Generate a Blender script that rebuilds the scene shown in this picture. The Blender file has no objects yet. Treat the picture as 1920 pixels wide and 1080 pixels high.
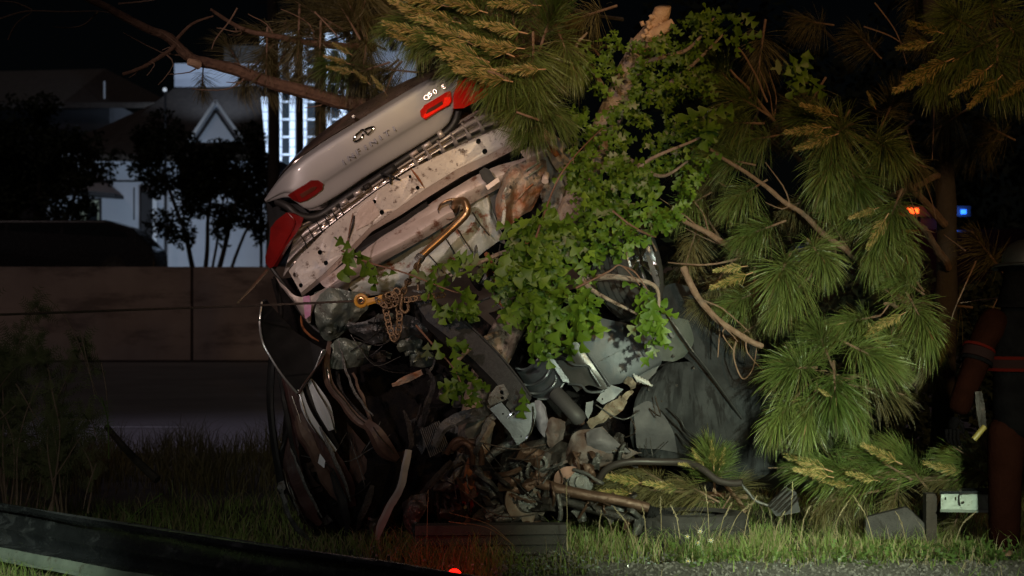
import bpy, bmesh, math, random
from mathutils import Vector, Matrix, Euler
random.seed(7)
R = math.radians
S = bpy.context.scene
COL = S.collection

# ------------------------------------------------------------------ camera
F = 3600.0            # focal length in pixels of the 1920 wide photograph
EYE = 1.55            # height of the camera
HZ = 560.0            # row of the horizon
cam_d = bpy.data.cameras.new('camera')
cam_d.sensor_width = 36
cam_d.lens = F / 1920 * 36
cam_d.shift_y = (HZ - 540) / 1920
cam_d.clip_start = .1
cam_d.clip_end = 3000
cam_d.dof.use_dof = True
cam_d.dof.focus_distance = 11.9
cam_d.dof.aperture_fstop = 3.6
cam = bpy.data.objects.new('camera', cam_d)
COL.objects.link(cam)
cam.location = (0, 0, EYE)
cam.rotation_euler = (R(90), 0, 0)
S.camera = cam

# ------------------------------------------------------------------ night sky and lights
SUN_EL, SUN_ROT = R(38), R(205)
W = bpy.data.worlds.new('World')
S.world = W
W.use_nodes = True
wn = W.node_tree
bg = wn.nodes['Background']
sky = wn.nodes.new('ShaderNodeTexSky')
sky.sky_type = 'NISHITA'
sky.sun_disc = False
sky.sun_elevation = SUN_EL
sky.sun_rotation = SUN_ROT
wn.links.new(sky.outputs[0], bg.inputs[0])
bg.inputs[1].default_value = 0.00018
S.view_settings.view_transform = 'Standard'
S.view_settings.look = 'None'
S.view_settings.gamma = 1
S.view_settings.use_curve_mapping = False
S.view_settings.exposure = 0

def lamp(name, kind, loc, energy, color, target=None, size=.1, spot=60, blend=1.0):
    d = bpy.data.lights.new(name, kind)
    d.energy = energy
    d.color = color
    if kind == 'SUN':
        d.angle = size
    else:
        d.shadow_soft_size = size
    if kind == 'SPOT':
        d.spot_size = R(spot)
        d.spot_blend = blend
    o = bpy.data.objects.new(name, d)
    COL.objects.link(o)
    o.location = loc
    if target is not None:
        o.rotation_euler = (Vector(target) - Vector(loc)).to_track_quat('-Z', 'Y').to_euler()
    return o

# the moonlit, street-lit night: one very weak sun lamp, warm
lamp('sun', 'SUN', (0, 0, 20), 0.125, (1.0, .80, .76),
     target=(0 + math.sin(R(25)), 20 * 0 + math.cos(R(25)), 20 - math.tan(SUN_EL)), size=R(6))
# the scene floodlight of the truck standing left of the camera and the work light low on the right, with added fill spots
lamp('scene_floodlight', 'SPOT', (-3.6, 1.0, 4.6), 2500, (1.0, .75, .67), target=(-.72, 12, 2.55), size=.16, spot=21)
lamp('scene_floodlight', 'SPOT', (3.2, .6, 4.9), 1650, (1.0, .58, .22), target=(1.7, 12, 2.8), size=.16, spot=36)
lamp('scene_floodlight', 'SPOT', (-1.0, .6, 4.9), 1500, (1.0, .76, .36), target=(-.1, 11.6, 3.25), size=.12, spot=13)
lamp('work_or_fill_light', 'SPOT', (2.3, 1.5, 2.1), 4900, (.86, 1.0, .74), target=(1.62, 11.6, .85), size=.10, spot=21)
lamp('work_or_fill_light', 'SPOT', (2.6, 3.2, 2.2), 700, (.86, 1.0, .66), target=(2.1, 11.2, -.1), size=.10, spot=26)  # added fill spot for the grass on the right
lamp('work_or_fill_light', 'SPOT', (1.5, 4.0, 1.9), 700, (.82, 1.0, .60), target=(1.2, 11.3, -.15), size=.10, spot=24)  # added fill spot for the grass before the wreck
lamp('work_or_fill_light', 'SPOT', (.6, 1.5, 1.7), 520, (.90, 1.0, .84), target=(.42, 11.6, 1.62), size=.22, spot=15)
lamp('wreck_fill', 'SPOT', (-1.2, 3.0, 1.5), 85, (.80, .86, 1.0), target=(-.92, 12, .95), size=.05, spot=17)  # added fill spot on the lower left panels of the wreck
lamp('verge_fill', 'SPOT', (-1.9, 4.0, 2.6), 150, (.90, 1.0, .74), target=(-2.5, 12.2, .5), size=.10, spot=28)  # added fill spot that brightens the weeds at left
lamp('verge_fill', 'SPOT', (-2.6, 5.5, 2.4), 1100, (.85, 1.0, .72), target=(-2.9, 10.6, -.15), size=.08, spot=19)  # added fill spot for the bright grass before the rail

# ------------------------------------------------------------------ helpers
def P(px, py, Y):
    """the point of the place seen at a pixel of the photograph, at distance Y"""
    return Vector(((px - 960) / F * Y, Y, EYE + (HZ - py) / F * Y))

OFF = {}

def mat(name, c1, c2=None, rough=.6, metal=0.0, scale=6.0, bump=0.0, c3=None, amt=.5, s3=3.0,
        emit=None, estr=0.0, bscale=None, r2=None, spec=.5, clear=0.0, streak=None):
    m = bpy.data.materials.new(name)
    m.use_nodes = True
    nt = m.node_tree
    b = nt.nodes['Principled BSDF']
    b.inputs['Roughness'].default_value = rough
    b.inputs['Metallic'].default_value = metal
    b.inputs['Specular IOR Level'].default_value = spec
    if clear:
        b.inputs['Coat Weight'].default_value = clear
        b.inputs['Coat Roughness'].default_value = .08
    tc = nt.nodes.new('ShaderNodeTexCoord')
    def noise(s, det=8, ro=.6):
        n = nt.nodes.new('ShaderNodeTexNoise')
        n.inputs['Scale'].default_value = s
        n.inputs['Detail'].default_value = det
        n.inputs['Roughness'].default_value = ro
        nt.links.new(tc.outputs['Object'], n.inputs['Vector'])
        return n
    b.inputs['Base Color'].default_value = (*c1, 1)
    src = None
    if c2:
        n = noise(scale)
        r = nt.nodes.new('ShaderNodeValToRGB')
        r.color_ramp.elements[0].position = .36
        r.color_ramp.elements[1].position = .64
        r.color_ramp.elements[0].color = (*c1, 1)
        r.color_ramp.elements[1].color = (*c2, 1)
        nt.links.new(n.outputs['Fac'], r.inputs[0])
        src = r.outputs[0]
        if c3:
            n3 = noise(s3, 10, .7)
            if streak:
                mp = nt.nodes.new('ShaderNodeMapping')
                mp.inputs['Scale'].default_value = streak[0]
                mp.inputs['Rotation'].default_value = streak[1]
                nt.links.new(tc.outputs['Object'], mp.inputs['Vector'])
                nt.links.new(mp.outputs[0], n3.inputs['Vector'])
            r3 = nt.nodes.new('ShaderNodeValToRGB')
            r3.color_ramp.elements[0].position = amt
            r3.color_ramp.elements[1].position = min(.99, amt + .09)
            r3.color_ramp.elements[0].color = (0, 0, 0, 1)
            r3.color_ramp.elements[1].color = (1, 1, 1, 1)
            nt.links.new(n3.outputs['Fac'], r3.inputs[0])
            mx = nt.nodes.new('ShaderNodeMix')
            mx.data_type = 'RGBA'
            nt.links.new(r3.outputs[0], mx.inputs['Factor'])
            nt.links.new(src, mx.inputs['A'])
            mx.inputs['B'].default_value = (*c3, 1)
            src = mx.outputs['Result']
            if metal:
                mm = nt.nodes.new('ShaderNodeMath')
                mm.operation = 'MULTIPLY_ADD'
                mm.inputs[1].default_value = -metal
                mm.inputs[2].default_value = metal
                nt.links.new(r3.outputs[0], mm.inputs[0])
                nt.links.new(mm.outputs[0], b.inputs['Metallic'])
        nt.links.new(src, b.inputs['Base Color'])
    nr = noise(scale * 3.1, 6)
    mr = nt.nodes.new('ShaderNodeMapRange')
    mr.inputs['To Min'].default_value = max(.03, rough - .14)
    mr.inputs['To Max'].default_value = min(1, rough + .14)
    nt.links.new(nr.outputs['Fac'], mr.inputs['Value'])
    nt.links.new(mr.outputs[0], b.inputs['Roughness'])
    if bump:
        nb = noise(bscale or scale * 5, 8)
        bp = nt.nodes.new('ShaderNodeBump')
        bp.inputs['Strength'].default_value = bump
        bp.inputs['Distance'].default_value = .02
        nt.links.new(nb.outputs['Fac'], bp.inputs['Height'])
        nt.links.new(bp.outputs[0], b.inputs['Normal'])
    if emit:
        b.inputs['Emission Color'].default_value = (*emit, 1)
        b.inputs['Emission Strength'].default_value = estr
    return m

def foliage_mat(name, c1, c2, rough=.45, trans=.3, spec=.5):
    """leaf or needle: base colour varied per piece by position, some light passing through"""
    m = bpy.data.materials.new(name)
    m.use_nodes = True
    nt = m.node_tree
    b = nt.nodes['Principled BSDF']
    b.inputs['Roughness'].default_value = rough
    b.inputs['Specular IOR Level'].default_value = spec
    oi = nt.nodes.new('ShaderNodeObjectInfo')
    tc = nt.nodes.new('ShaderNodeTexCoord')
    n = nt.nodes.new('ShaderNodeTexNoise')
    n.inputs['Scale'].default_value = 9
    n.inputs['Detail'].default_value = 3
    nt.links.new(tc.outputs['Object'], n.inputs['Vector'])
    ad = nt.nodes.new('ShaderNodeMath')
    ad.operation = 'MULTIPLY_ADD'
    ad.inputs[1].default_value = .55
    nt.links.new(oi.outputs['Random'], ad.inputs[0])
    nt.links.new(n.outputs['Fac'], ad.inputs[2])
    r = nt.nodes.new('ShaderNodeValToRGB')
    r.color_ramp.elements[0].position = .45
    r.color_ramp.elements[1].position = 1.0
    r.color_ramp.elements[0].color = (*c1, 1)
    r.color_ramp.elements[1].color = (*c2, 1)
    nt.links.new(ad.outputs[0], r.inputs[0])
    nt.links.new(r.outputs[0], b.inputs['Base Color'])
    if trans:
        tr = nt.nodes.new('ShaderNodeBsdfTranslucent')
        nt.links.new(r.outputs[0], tr.inputs[0])
        mx = nt.nodes.new('ShaderNodeMixShader')
        mx.inputs[0].default_value = trans
        nt.links.new(b.outputs[0], mx.inputs[1])
        nt.links.new(tr.outputs[0], mx.inputs[2])
        nt.links.new(mx.outputs[0], nt.nodes['Material Output'].inputs[0])
    return m

def tag(o, label=None, cat=None, group=None, kind=None):
    if label: o['label'] = label
    if cat: o['category'] = cat
    if group: o['group'] = group
    if kind: o['kind'] = kind
    return o

def empty(name, loc, label=None, cat=None, group=None):
    o = bpy.data.objects.new(name, None)
    o.empty_display_size = .1
    COL.objects.link(o)
    o.location = loc
    OFF[o.name] = Vector(loc)
    return tag(o, label, cat, group)

def off(o):
    return OFF.get(o.name, Vector((0, 0, 0))) if o else Vector((0, 0, 0))

def thicken(verts, faces, t):
    """front, back and a crisp rim with vertices of its own"""
    verts = [Vector(v) for v in verts]
    nr_ = [Vector((0, 0, 0)) for _ in verts]
    edges = {}
    for f in faces:
        n = Vector((0, 0, 0))
        p0 = verts[f[0]]
        for i in range(1, len(f) - 1):
            n += (verts[f[i]] - p0).cross(verts[f[i + 1]] - p0)
        for i in f: nr_[i] += n
        for i in range(len(f)):
            a, b = f[i], f[(i + 1) % len(f)]
            k = (a, b) if a < b else (b, a)
            edges.setdefault(k, []).append((a, b))
    n = len(verts)
    h = t / 2
    d = [q.normalized() * h if q.length > 1e-12 else Vector((0, -h, 0)) for q in nr_]
    V = [verts[i] + d[i] for i in range(n)] + [verts[i] - d[i] for i in range(n)]
    Fc = [tuple(f) for f in faces] + [tuple(i + n for i in reversed(f)) for f in faces]
    rim = {}
    def rv(i, s):
        if (i, s) not in rim:
            rim[(i, s)] = len(V); V.append(verts[i] + d[i] * s)
        return rim[(i, s)]
    for k, l in edges.items():
        if len(l) == 1:
            a, b = l[0]
            Fc.append((rv(b, 1), rv(a, 1), rv(a, -1), rv(b, -1)))
    return V, Fc

def build(name, verts, faces, m, parent=None, smooth=True, angle=38, mats=None, fmat=None, solid=0, kind=None, loc=None):
    """verts are given in the place's own coordinates; the mesh is stored relative to its thing"""
    o_ = Vector(loc) if loc is not None else off(parent)
    if solid: verts, faces = thicken(verts, faces, solid)
    me = bpy.data.meshes.new(name)
    me.from_pydata([tuple(Vector(v) - o_) for v in verts], [], faces)
    if mats:
        for k in mats: me.materials.append(k)
        if fmat:
            me.polygons.foreach_set('material_index', fmat)
    else:
        me.materials.append(m)
    if smooth:
        me.shade_smooth()
        if angle < 180:
            me.set_sharp_from_angle(angle=R(angle))
    o = bpy.data.objects.new(name, me)
    COL.objects.link(o)
    if parent:
        o.parent = parent
        OFF[o.name] = off(parent)
    elif loc is not None:
        o.location = loc
        OFF[o.name] = o_
    if kind: o['kind'] = kind
    return o

def cr(a, b, c, d, t):
    return .5 * ((2 * b) + (-a + c) * t + (2 * a - 5 * b + 4 * c - d) * t * t + (-a + 3 * b - 3 * c + d) * t * t * t)

def spline(pts, n=6):
    out = []
    L = len(pts)
    for i in range(L - 1):
        a, b, c, d = pts[max(i - 1, 0)], pts[i], pts[i + 1], pts[min(i + 2, L - 1)]
        for k in range(n):
            out.append(cr(a, b, c, d, k / n))
    out.append(pts[-1])
    return out

from mathutils import noise as mn
def vnoise(p, s, seed=0):
    return mn.noise_vector(Vector(p) * s + Vector((seed * 3.1, seed * 1.7, seed)))

def crease(v, amp, cs, seed=0):
    """sharp folded facets, as in torn sheet metal"""
    o = Vector((seed * 1.3, 0, seed * .7))
    w = v + vnoise(v, cs * .7, seed) * (.25 / cs)
    d, _ = mn.voronoi(Vector((w.x * 1.0, w.y, w.z * .8)) * cs * 1.15 + o)
    d2, _ = mn.voronoi(Vector((w.x * .8, w.y, w.z * 1.3)) * cs * 2.9 + o)
    v = v + vnoise(v, cs * .8, seed) * amp * .55
    v.y += amp * (1.25 * d[0] - .55) + amp * .34 * d2[0]
    v.x += amp * .35 * (d[1] - d[0])
    return v

def patch(name, rows, m, parent, sub=5, crumple=0.0, cs=5.0, solid=.004, seed=0, linear=False, angle=None, ripple=None):
    """a pressed or crumpled sheet through a grid of control points (px, py, Y)"""
    g = [[P(*p) if not isinstance(p, Vector) else p for p in r] for r in rows]
    if angle is None: angle = 24 if crumple > .006 else 38
    if crumple > .006: sub = int(sub * 1.6)
    if linear:
        def dense(l):
            o = []
            for i in range(len(l) - 1):
                for k in range(sub): o.append(l[i].lerp(l[i + 1], k / sub))
            return o + [l[-1]]
    else:
        dense = lambda l: spline(l, sub)
    g = [dense(r) for r in g]
    cols = [dense([r[j] for r in g]) for j in range(len(g[0]))]
    nr, nc = len(cols[0]), len(cols)
    vs = []
    for i in range(nr):
        for j in range(nc):
            v = cols[j][i].copy()
            if crumple: v = crease(v, crumple, cs, seed)
            if ripple:
                v.y += ripple(i / (nr - 1), j / (nc - 1))
            vs.append(v)
    fs = [(i * nc + j, i * nc + j + 1, (i + 1) * nc + j + 1, (i + 1) * nc + j) for i in range(nr - 1) for j in range(nc - 1)]
    return build(name, vs, fs, m, parent, solid=solid, angle=angle)

def plate(name, pts, m, parent, solid=.005, holes=(), crumple=0.0, cs=5.0, seed=0, cuts=0, angle=30):
    """a cut sheet with an outline (px, py, Y) and round or outlined holes (px, py, Y, radius px) / [pts]"""
    bm = bmesh.new()
    loops = [[P(*p) if not isinstance(p, Vector) else p for p in pts]]
    for h in holes:
        if isinstance(h, list):
            loops.append([P(*p) for p in h])
        else:
            x, y, Y, r = h
            loops.append([P(x + r * math.cos(a * math.pi / 5), y + r * 1.1 * math.sin(a * math.pi / 5), Y) for a in range(10)])
    edges = []
    for lp in loops:
        v = [bm.verts.new(p) for p in lp]
        for i in range(len(v)): edges.append(bm.edges.new((v[i], v[(i + 1) % len(v)])))
    bmesh.ops.triangle_fill(bm, edges=edges, use_beauty=True, use_dissolve=False)
    if cuts:
        bmesh.ops.subdivide_edges(bm, edges=bm.edges[:], cuts=cuts, use_grid_fill=True)
    if crumple:
        for v in bm.verts:
            v.co = crease(v.co, crumple, cs, seed)
    bm.normal_update()
    vs = [v.co.copy() for v in bm.verts]
    bm.verts.index_update()
    fs = [[v.index for v in f.verts] for f in bm.faces]
    bm.free()
    return build(name, vs, fs, m, parent, solid=solid, angle=angle)

def tube_data(pts, radii, seg=8, caps=True, flat=1.0, up=None):
    vs, fs = [], []
    n = len(pts)
    up = up or Vector((0.12, .3, 1))
    for i in range(n):
        t = (pts[min(i + 1, n - 1)] - pts[max(i - 1, 0)]).normalized()
        a = t.cross(up)
        if a.length < .05: a = t.cross(Vector((1, 0, 0)))
        a.normalize()
        b = t.cross(a).normalized()
        r = radii[i]
        for k in range(seg):
            th = 2 * math.pi * k / seg
            vs.append(pts[i] + a * (math.cos(th) * r) + b * (math.sin(th) * r * flat))
    for i in range(n - 1):
        for k in range(seg):
            k2 = (k + 1) % seg
            fs.append((i * seg + k, i * seg + k2, (i + 1) * seg + k2, (i + 1) * seg + k))
    if caps:
        fs.append(tuple(range(seg))[::-1])
        fs.append(tuple((n - 1) * seg + k for k in range(seg)))
    return vs, fs

def tube(name, pts, r, m, parent, seg=8, n=5, r1=None, flat=1.0, wob=0.0, ws=6, kind=None):
    p = [P(*q) if not isinstance(q, Vector) else q for q in pts]
    p = spline(p, n)
    L = len(p)
    if wob: p = [q + vnoise(q, ws, 3) * wob for q in p]
    if callable(r): rr = [r(i / (L - 1)) for i in range(L)]
    else: rr = [r + ((r1 if r1 is not None else r) - r) * i / (L - 1) for i in range(L)]
    vs, fs = tube_data(p, rr, seg, flat=flat)
    return build(name, vs, fs, m, parent, kind=kind)

def box_data(x0, x1, y0, y1, z0, z1):
    v = [(x0, y0, z0), (x1, y0, z0), (x1, y1, z0), (x0, y1, z0), (x0, y0, z1), (x1, y0, z1), (x1, y1, z1), (x0, y1, z1)]
    f = [(0, 3, 2, 1), (4, 5, 6, 7), (0, 1, 5, 4), (1, 2, 6, 5), (2, 3, 7, 6), (3, 0, 4, 7)]
    return v, f

def box(name, x0, x1, y0, y1, z0, z1, m, parent=None, bevel=0, kind=None, loc=None):
    v, f = box_data(min(x0, x1), max(x0, x1), min(y0, y1), max(y0, y1), min(z0, z1), max(z0, z1))
    o = build(name, v, f, m, parent, smooth=False, kind=kind, loc=loc)
    if bevel:
        md = o.modifiers.new('bevel', 'BEVEL'); md.width = bevel; md.segments = 2
    return o

def pbox(name, px0, py0, px1, py1, Y, d, m, parent=None, bevel=0, kind=None):
    a, b = P(px0, py0, Y), P(px1, py1, Y)
    return box(name, a.x, b.x, Y, Y + d, a.z, b.z, m, parent, bevel, kind)

def merge(parts):
    V, Fc = [], []
    for v, f in parts:
        k = len(V); V += list(v); Fc += [tuple(i + k for i in q) for q in f]
    return V, Fc

def obar(c, axis, up, l, w, t):
    """an oriented box: centre, long axis, width axis hint, sizes"""
    a = axis.normalized(); n = a.cross(up).normalized(); b = n.cross(a).normalized()
    vs = []
    for sa in (-1, 1):
        for sb in (-1, 1):
            for sc in (-1, 1):
                vs.append(c + a * (sa * l / 2) + b * (sb * w / 2) + n * (sc * t / 2))
    fs = [(0, 1, 3, 2), (4, 6, 7, 5), (0, 4, 5, 1), (2, 3, 7, 6), (0, 2, 6, 4), (1, 5, 7, 3)]
    return vs, fs
# ------------------------------------------------------------------ materials of the setting
M = {}
M['soil'] = mat('soil', (.035, .028, .018), (.06, .052, .03), rough=.95, scale=5, bump=.6, bscale=30)
M['gravel'] = mat('gravel', (.12, .115, .105), (.26, .245, .225), rough=.9, scale=40, bump=.8, bscale=90)
M['asphalt'] = mat('asphalt', (.20, .19, .185), (.27, .26, .25), rough=.75, scale=.5, bump=.15, bscale=60, c3=(.13, .125, .12), amt=.6, s3=.25)
M['paint_white'] = mat('road_paint', (.7, .7, .68), (.5, .5, .48), rough=.7, scale=9)
M['concrete'] = mat('concrete', (.30, .24, .22), (.42, .34, .31), rough=.9, scale=.6, bump=.2, c3=(.19, .15, .14), amt=.50, s3=.9, streak=((.35, 1, 1.6), (0, 0, 0)))
M['joint'] = mat('joint_dark', (.05, .04, .04), rough=.95)
M['lot'] = mat('lot_ground', (.05, .05, .05), (.07, .07, .06), rough=.95, scale=1)

# ground sheets
def sheet(name, x0, x1, y0, y1, z, m, nx=1, ny=1, amp=0.0, sc=1.0, kind='structure'):
    vs, fs = [], []
    for j in range(ny + 1):
        for i in range(nx + 1):
            x = x0 + (x1 - x0) * i / nx; y = y0 + (y1 - y0) * j / ny
            vs.append((x, y, z + (mn.noise(Vector((x * sc, y * sc, 0))) * amp if amp else 0)))
    for j in range(ny):
        for i in range(nx):
            a = j * (nx + 1) + i
            fs.append((a, a + 1, a + nx + 2, a + nx + 1))
    return build(name, vs, fs, m, None, kind=kind)
sheet('ground', -900, 900, -40, 2500, -.10, M['soil'])
sheet('grass_verge', -14, 14, 5.5, 19.2, 0.0, M['soil'], 120, 70, .035, 1.3)
sheet('road', -160, 160, 19.2, 46.6, .006, M['asphalt'])
for k in range(-6, 7):
    if k != -1:
        build('lane_marking' if k == -6 else 'lane_marking', [(k * 12.2 - 10.2, 22.95, .012), (k * 12.2 - 7.2, 22.95, .012), (k * 12.2 - 7.2, 23.10, .012), (k * 12.2 - 10.2, 23.10, .012)],
              [(0, 1, 2, 3)], M['paint_white'], None, smooth=False, kind='structure')
build('lane_marking', [(-5.0, 22.95, .012), (-3.9, 22.95, .012), (-3.9, 23.10, .012), (-5.0, 23.10, .012)], [(0, 1, 2, 3)], M['paint_white'], None, smooth=False, kind='structure')
# gravel shoulder at the near right edge with pebbles
vs = []
xs = [(-.3 + i * .1) for i in range(0, 60)]
near = [(x, 7.2, .052) for x in xs]
far = [(x, 10.95 + .28 * mn.noise(Vector((x * 1.7, 3, 0))) + .16 * mn.noise(Vector((x * 6, 9, 0))) + (-.6 if x < .45 else 0), .05) for x in xs]
n = len(xs)
build('gravel_shoulder', near + far, [(i, i + 1, n + i + 1, n + i) for i in range(n - 1)], M['gravel'], None, kind='structure')
PV, PF = [], []
for k in range(5200):
    x = random.uniform(-.1, 5.2); y = random.uniform(9.4, 11.35)
    s = random.choice((.004, .005, .007, .009, .012)) * random.uniform(.8, 1.6)
    c = Vector((x, y, .052 + s * .2))
    b = len(PV)
    ax = [Vector((random.uniform(.7, 1.3) * s, 0, 0)), Vector((0, random.uniform(.7, 1.3) * s, 0)), Vector((0, 0, s * .7))]
    rot = Matrix.Rotation(random.uniform(0, 6), 3, 'Z')
    for d in (ax[0], ax[1], -ax[0], -ax[1], ax[2], -ax[2]): PV.append(c + rot @ d)
    PF += [(b, b + 1, b + 4), (b + 1, b + 2, b + 4), (b + 2, b + 3, b + 4), (b + 3, b, b + 4), (b + 1, b, b + 5), (b + 2, b + 1, b + 5), (b + 3, b + 2, b + 5), (b, b + 3, b + 5)]
tag(build('gravel', PV, PF, M['gravel'], None, smooth=False), 'grey loose gravel at the near edge of the grass', 'gravel', kind='stuff')

# the raised lot behind the concrete wall
box('raised_lot', -160, 160, 47.35, 400, -.05, 1.95, M['lot'], kind='structure')
wall = empty('concrete_wall', (-8, 47, 0), 'long stained concrete retaining wall beyond the road', 'wall')
pw = 8.9
x0 = P(360, 0, 47).x
for k in range(-7, 13):
    a = x0 + (k - .0) * pw
    box('wall_panel', a + .03, a + pw - .03, 47, 47.3, 0, 2.33, M['concrete'], wall, bevel=.02)
box('footing', x0 - 7 * pw, x0 + 13 * pw, 47.06, 47.34, -.05, 2.30, M['joint'], wall)
box('base_course', x0 - 7 * pw, x0 + 13 * pw, 46.93, 47.0, 0, .05, M['joint'], wall)

# ------------------------------------------------------------------ houses beyond the lot
M['stucco'] = mat('stucco', (.55, .60, .70), (.63, .68, .77), rough=.9, scale=.7, bump=.1)
M['roofing'] = mat('shingle_roofing', (.055, .045, .04), (.085, .07, .06), rough=.9, scale=5, bump=.5)
M['roofing2'] = mat('grey_roofing', (.10, .095, .085), (.14, .13, .12), rough=.9, scale=5, bump=.5)
M['trim'] = mat('white_trim', (.7, .74, .8), rough=.6)
M['dark'] = mat('dark_recess', (.008, .008, .010), rough=.7)
M['darkbeam'] = mat('dark_timber', (.03, .03, .035), rough=.8)
M['glass_dark'] = mat('night_glass', (.02, .025, .03), rough=.12)
M['lit_glass'] = mat('lit_window', (.3, .35, .3), rough=.3, emit=(.62, .72, .55), estr=.10)
HY = 75.0
house = empty('white_house', (P(300, 0, HY).x, HY, 1.95), 'pale stucco house with a dark shingle roof behind the concrete wall', 'house')
a, b = P(88, 286, HY), P(500, 512, HY)
box('front_wall', a.x, b.x, HY, HY + 9, 1.95, a.z, M['stucco'], house)
# siding joints / beams
for (px0, py0, px1, py1) in ((80, 338, 292, 341), (262, 350, 266, 500), (136, 372, 139, 500), (250, 352, 252, 412)):
    pbox('timber', px0, py0, px1, py1, HY - .06, .055, M['darkbeam'], house)
pbox('fascia', 150, 287, 500, 300, HY - .35, .30, M['trim'], house)
pbox('post', 286, 372, 294, 500, HY - 1.3, .2, M['trim'], house)
pbox('pillar', 264, 358, 283, 500, HY - 1.0, .5, M['darkbeam'], house)
for (q) in ((146, 372, 190, 414),):
    w = pbox('window', q[0], q[1], q[2], q[3], HY - .09, .085, M['darkbeam'], house)
    pbox('pane', q[0] + 4, q[1] + 4, q[2] - 5, q[3], HY - .11, .018, M['lit_glass'], w)
    pbox('pane', q[0] + 17, q[1] + 15, q[2] - 7, q[3], HY - .13, .018, M['glass_dark'], w)
# sloping awning over the entrance
A = [P(80, 350, HY - 2.5), P(215, 362, HY - 2.5), P(232, 368, HY - .1), P(80, 358, HY - .1)]
build('awning', A + [p + Vector((0, 0, -.12)) for p in A], [(0, 1, 2, 3), (7, 6, 5, 4), (0, 4, 5, 1), (1, 5, 6, 2), (2, 6, 7, 3), (3, 7, 4, 0)], M['darkbeam'], house, smooth=False)
def slope(name, pts, m, parent, th=.25):
    n = len(pts)
    v = list(pts) + [p + Vector((0, .05, -th)) for p in pts]
    f = [tuple(range(n)), tuple(range(n, 2 * n))[::-1]] + [(i, n + i, n + (i + 1) % n, (i + 1) % n) for i in range(n)]
    return build(name, v, f, m, parent, smooth=False)
slope('roof', [P(165, 290, HY - .8), P(500, 290, HY - .8), P(487, 160, HY + 5), P(325, 166, HY + 5)], M['roofing'], house)
slope('roof', [P(165, 290, HY - .8), P(325, 166, HY + 5), P(330, 200, HY + 12), P(120, 260, HY + 12)], M['roofing'], house)
# gable dormer
d = slope('dormer', [P(405, 196, HY - 1.1), P(449, 262, HY - 1.1), P(361, 262, HY - 1.1)], M['stucco'], house, .1)
def bar(name, p, q, w, t, m, parent):
    vs, fs = obar((p + q) / 2, q - p, Vector((0, 1, 0)), (q - p).length, t, w)
    return build(name, vs, fs, m, parent, smooth=False)
bar('dormer_trim', P(405, 190, HY - 1.2), P(459, 268, HY - 1.2), .12, .3, M['trim'], house)
bar('dormer_trim', P(405, 190, HY - 1.2), P(353, 268, HY - 1.2), .12, .3, M['trim'], house)
bar('dormer_trim', P(405, 207, HY - 1.14), P(446, 266, HY - 1.14), .10, .26, M['darkbeam'], house)
bar('dormer_trim', P(405, 207, HY - 1.14), P(366, 266, HY - 1.14), .10, .26, M['darkbeam'], house)
# upper storey block
pbox('upper_storey', 327, 119, 500, 163, HY + 6, 4, M['stucco'], house)
pbox('upper_storey', 420, 85, 500, 119, HY + 6.5, 3, M['roofing2'], house)
LY = 90.0
lh = empty('grey_roofed_house', (P(60, 0, LY).x, LY, 1.95), 'dark house with a pale grey roof at the far left', 'house')
a, b = P(-330, 190, LY), P(205, 500, LY)
box('front_wall', a.x, b.x, LY, LY + 10, 1.95, a.z, M['darkbeam'], lh)
slope('roof', [P(-340, 195, LY - .8), P(118, 192, LY - .8), P(198, 129, LY + 5), P(-300, 140, LY + 5)], M['roofing2'], lh)
slope('roof', [P(118, 192, LY - .8), P(320, 192, LY - .8), P(198, 129, LY + 5)], M['roofing'], lh)
pbox('window', 194, 152, 197, 185, LY - .9, .05, M['trim'], lh)

# pale building with a lit grid of panels and windows
TY = 95.0
tw = empty('office_block', (P(570, 0, TY).x, TY, 1.95), 'tall pale office block with a brightly lit grid of windows', 'building')
a, b = P(486, 60, TY), P(652, 512, TY)
box('core', a.x, b.x, TY + .1, TY + 12, 1.95, a.z, M['darkbeam'], tw)
PM = {}
def cell(name, px0, py0, px1, py1, m, dy=0.0):
    w, h = round((px1 - px0)), round((py1 - py0))
    key = (name, w, h, m.name)
    c = P(px0, py1, TY)
    if key not in PM:
        s = TY / F
        v, f = box_data(0, w * s, 0, .1, 0, h * s)
        me = bpy.data.meshes.new(name); me.from_pydata(v, [], f); me.materials.append(m)
        PM[key] = me
    o = bpy.data.objects.new(name, PM[key]); COL.objects.link(o)
    o.parent = tw
    o.location = Vector((c.x, TY + dy, c.z)) - OFF[tw.name]
M['bright_panel'] = mat('pale_panel', (.62, .68, .78), (.74, .78, .85), rough=.7, scale=.8)
cols = [(488, 502, 'p'), (503, 512, 'p'), (521, 528, 'p'), (530, 542, 'w'), (543, 553, 'p'), (562, 575, 'p'), (577, 590, 'w'), (592, 597, 'p'), (610, 620, 'p'), (622, 634, 'w'), (635, 649, 'p')]
for (c0, c1, t) in cols:
    y = 62
    k = 0
    while y < 470:
        h = 15
        if t == 'p':
            cell('facade_panel', c0, y, c1, y + h, M['bright_panel'])
        elif k % 2 == 0:
            cell('window', c0, y, c1, y + 27, M['glass_dark'], .04)
            cell('sill', c0, y + 28, c1, y + 31, M['bright_panel'])
        y += 16.5
        k += 1
slope('roof', [P(520, 60, TY - .5), P(660, 60, TY - .5), P(640, 52, TY + 5), P(540, 52, TY + 5)], M['trim'], tw)
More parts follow.
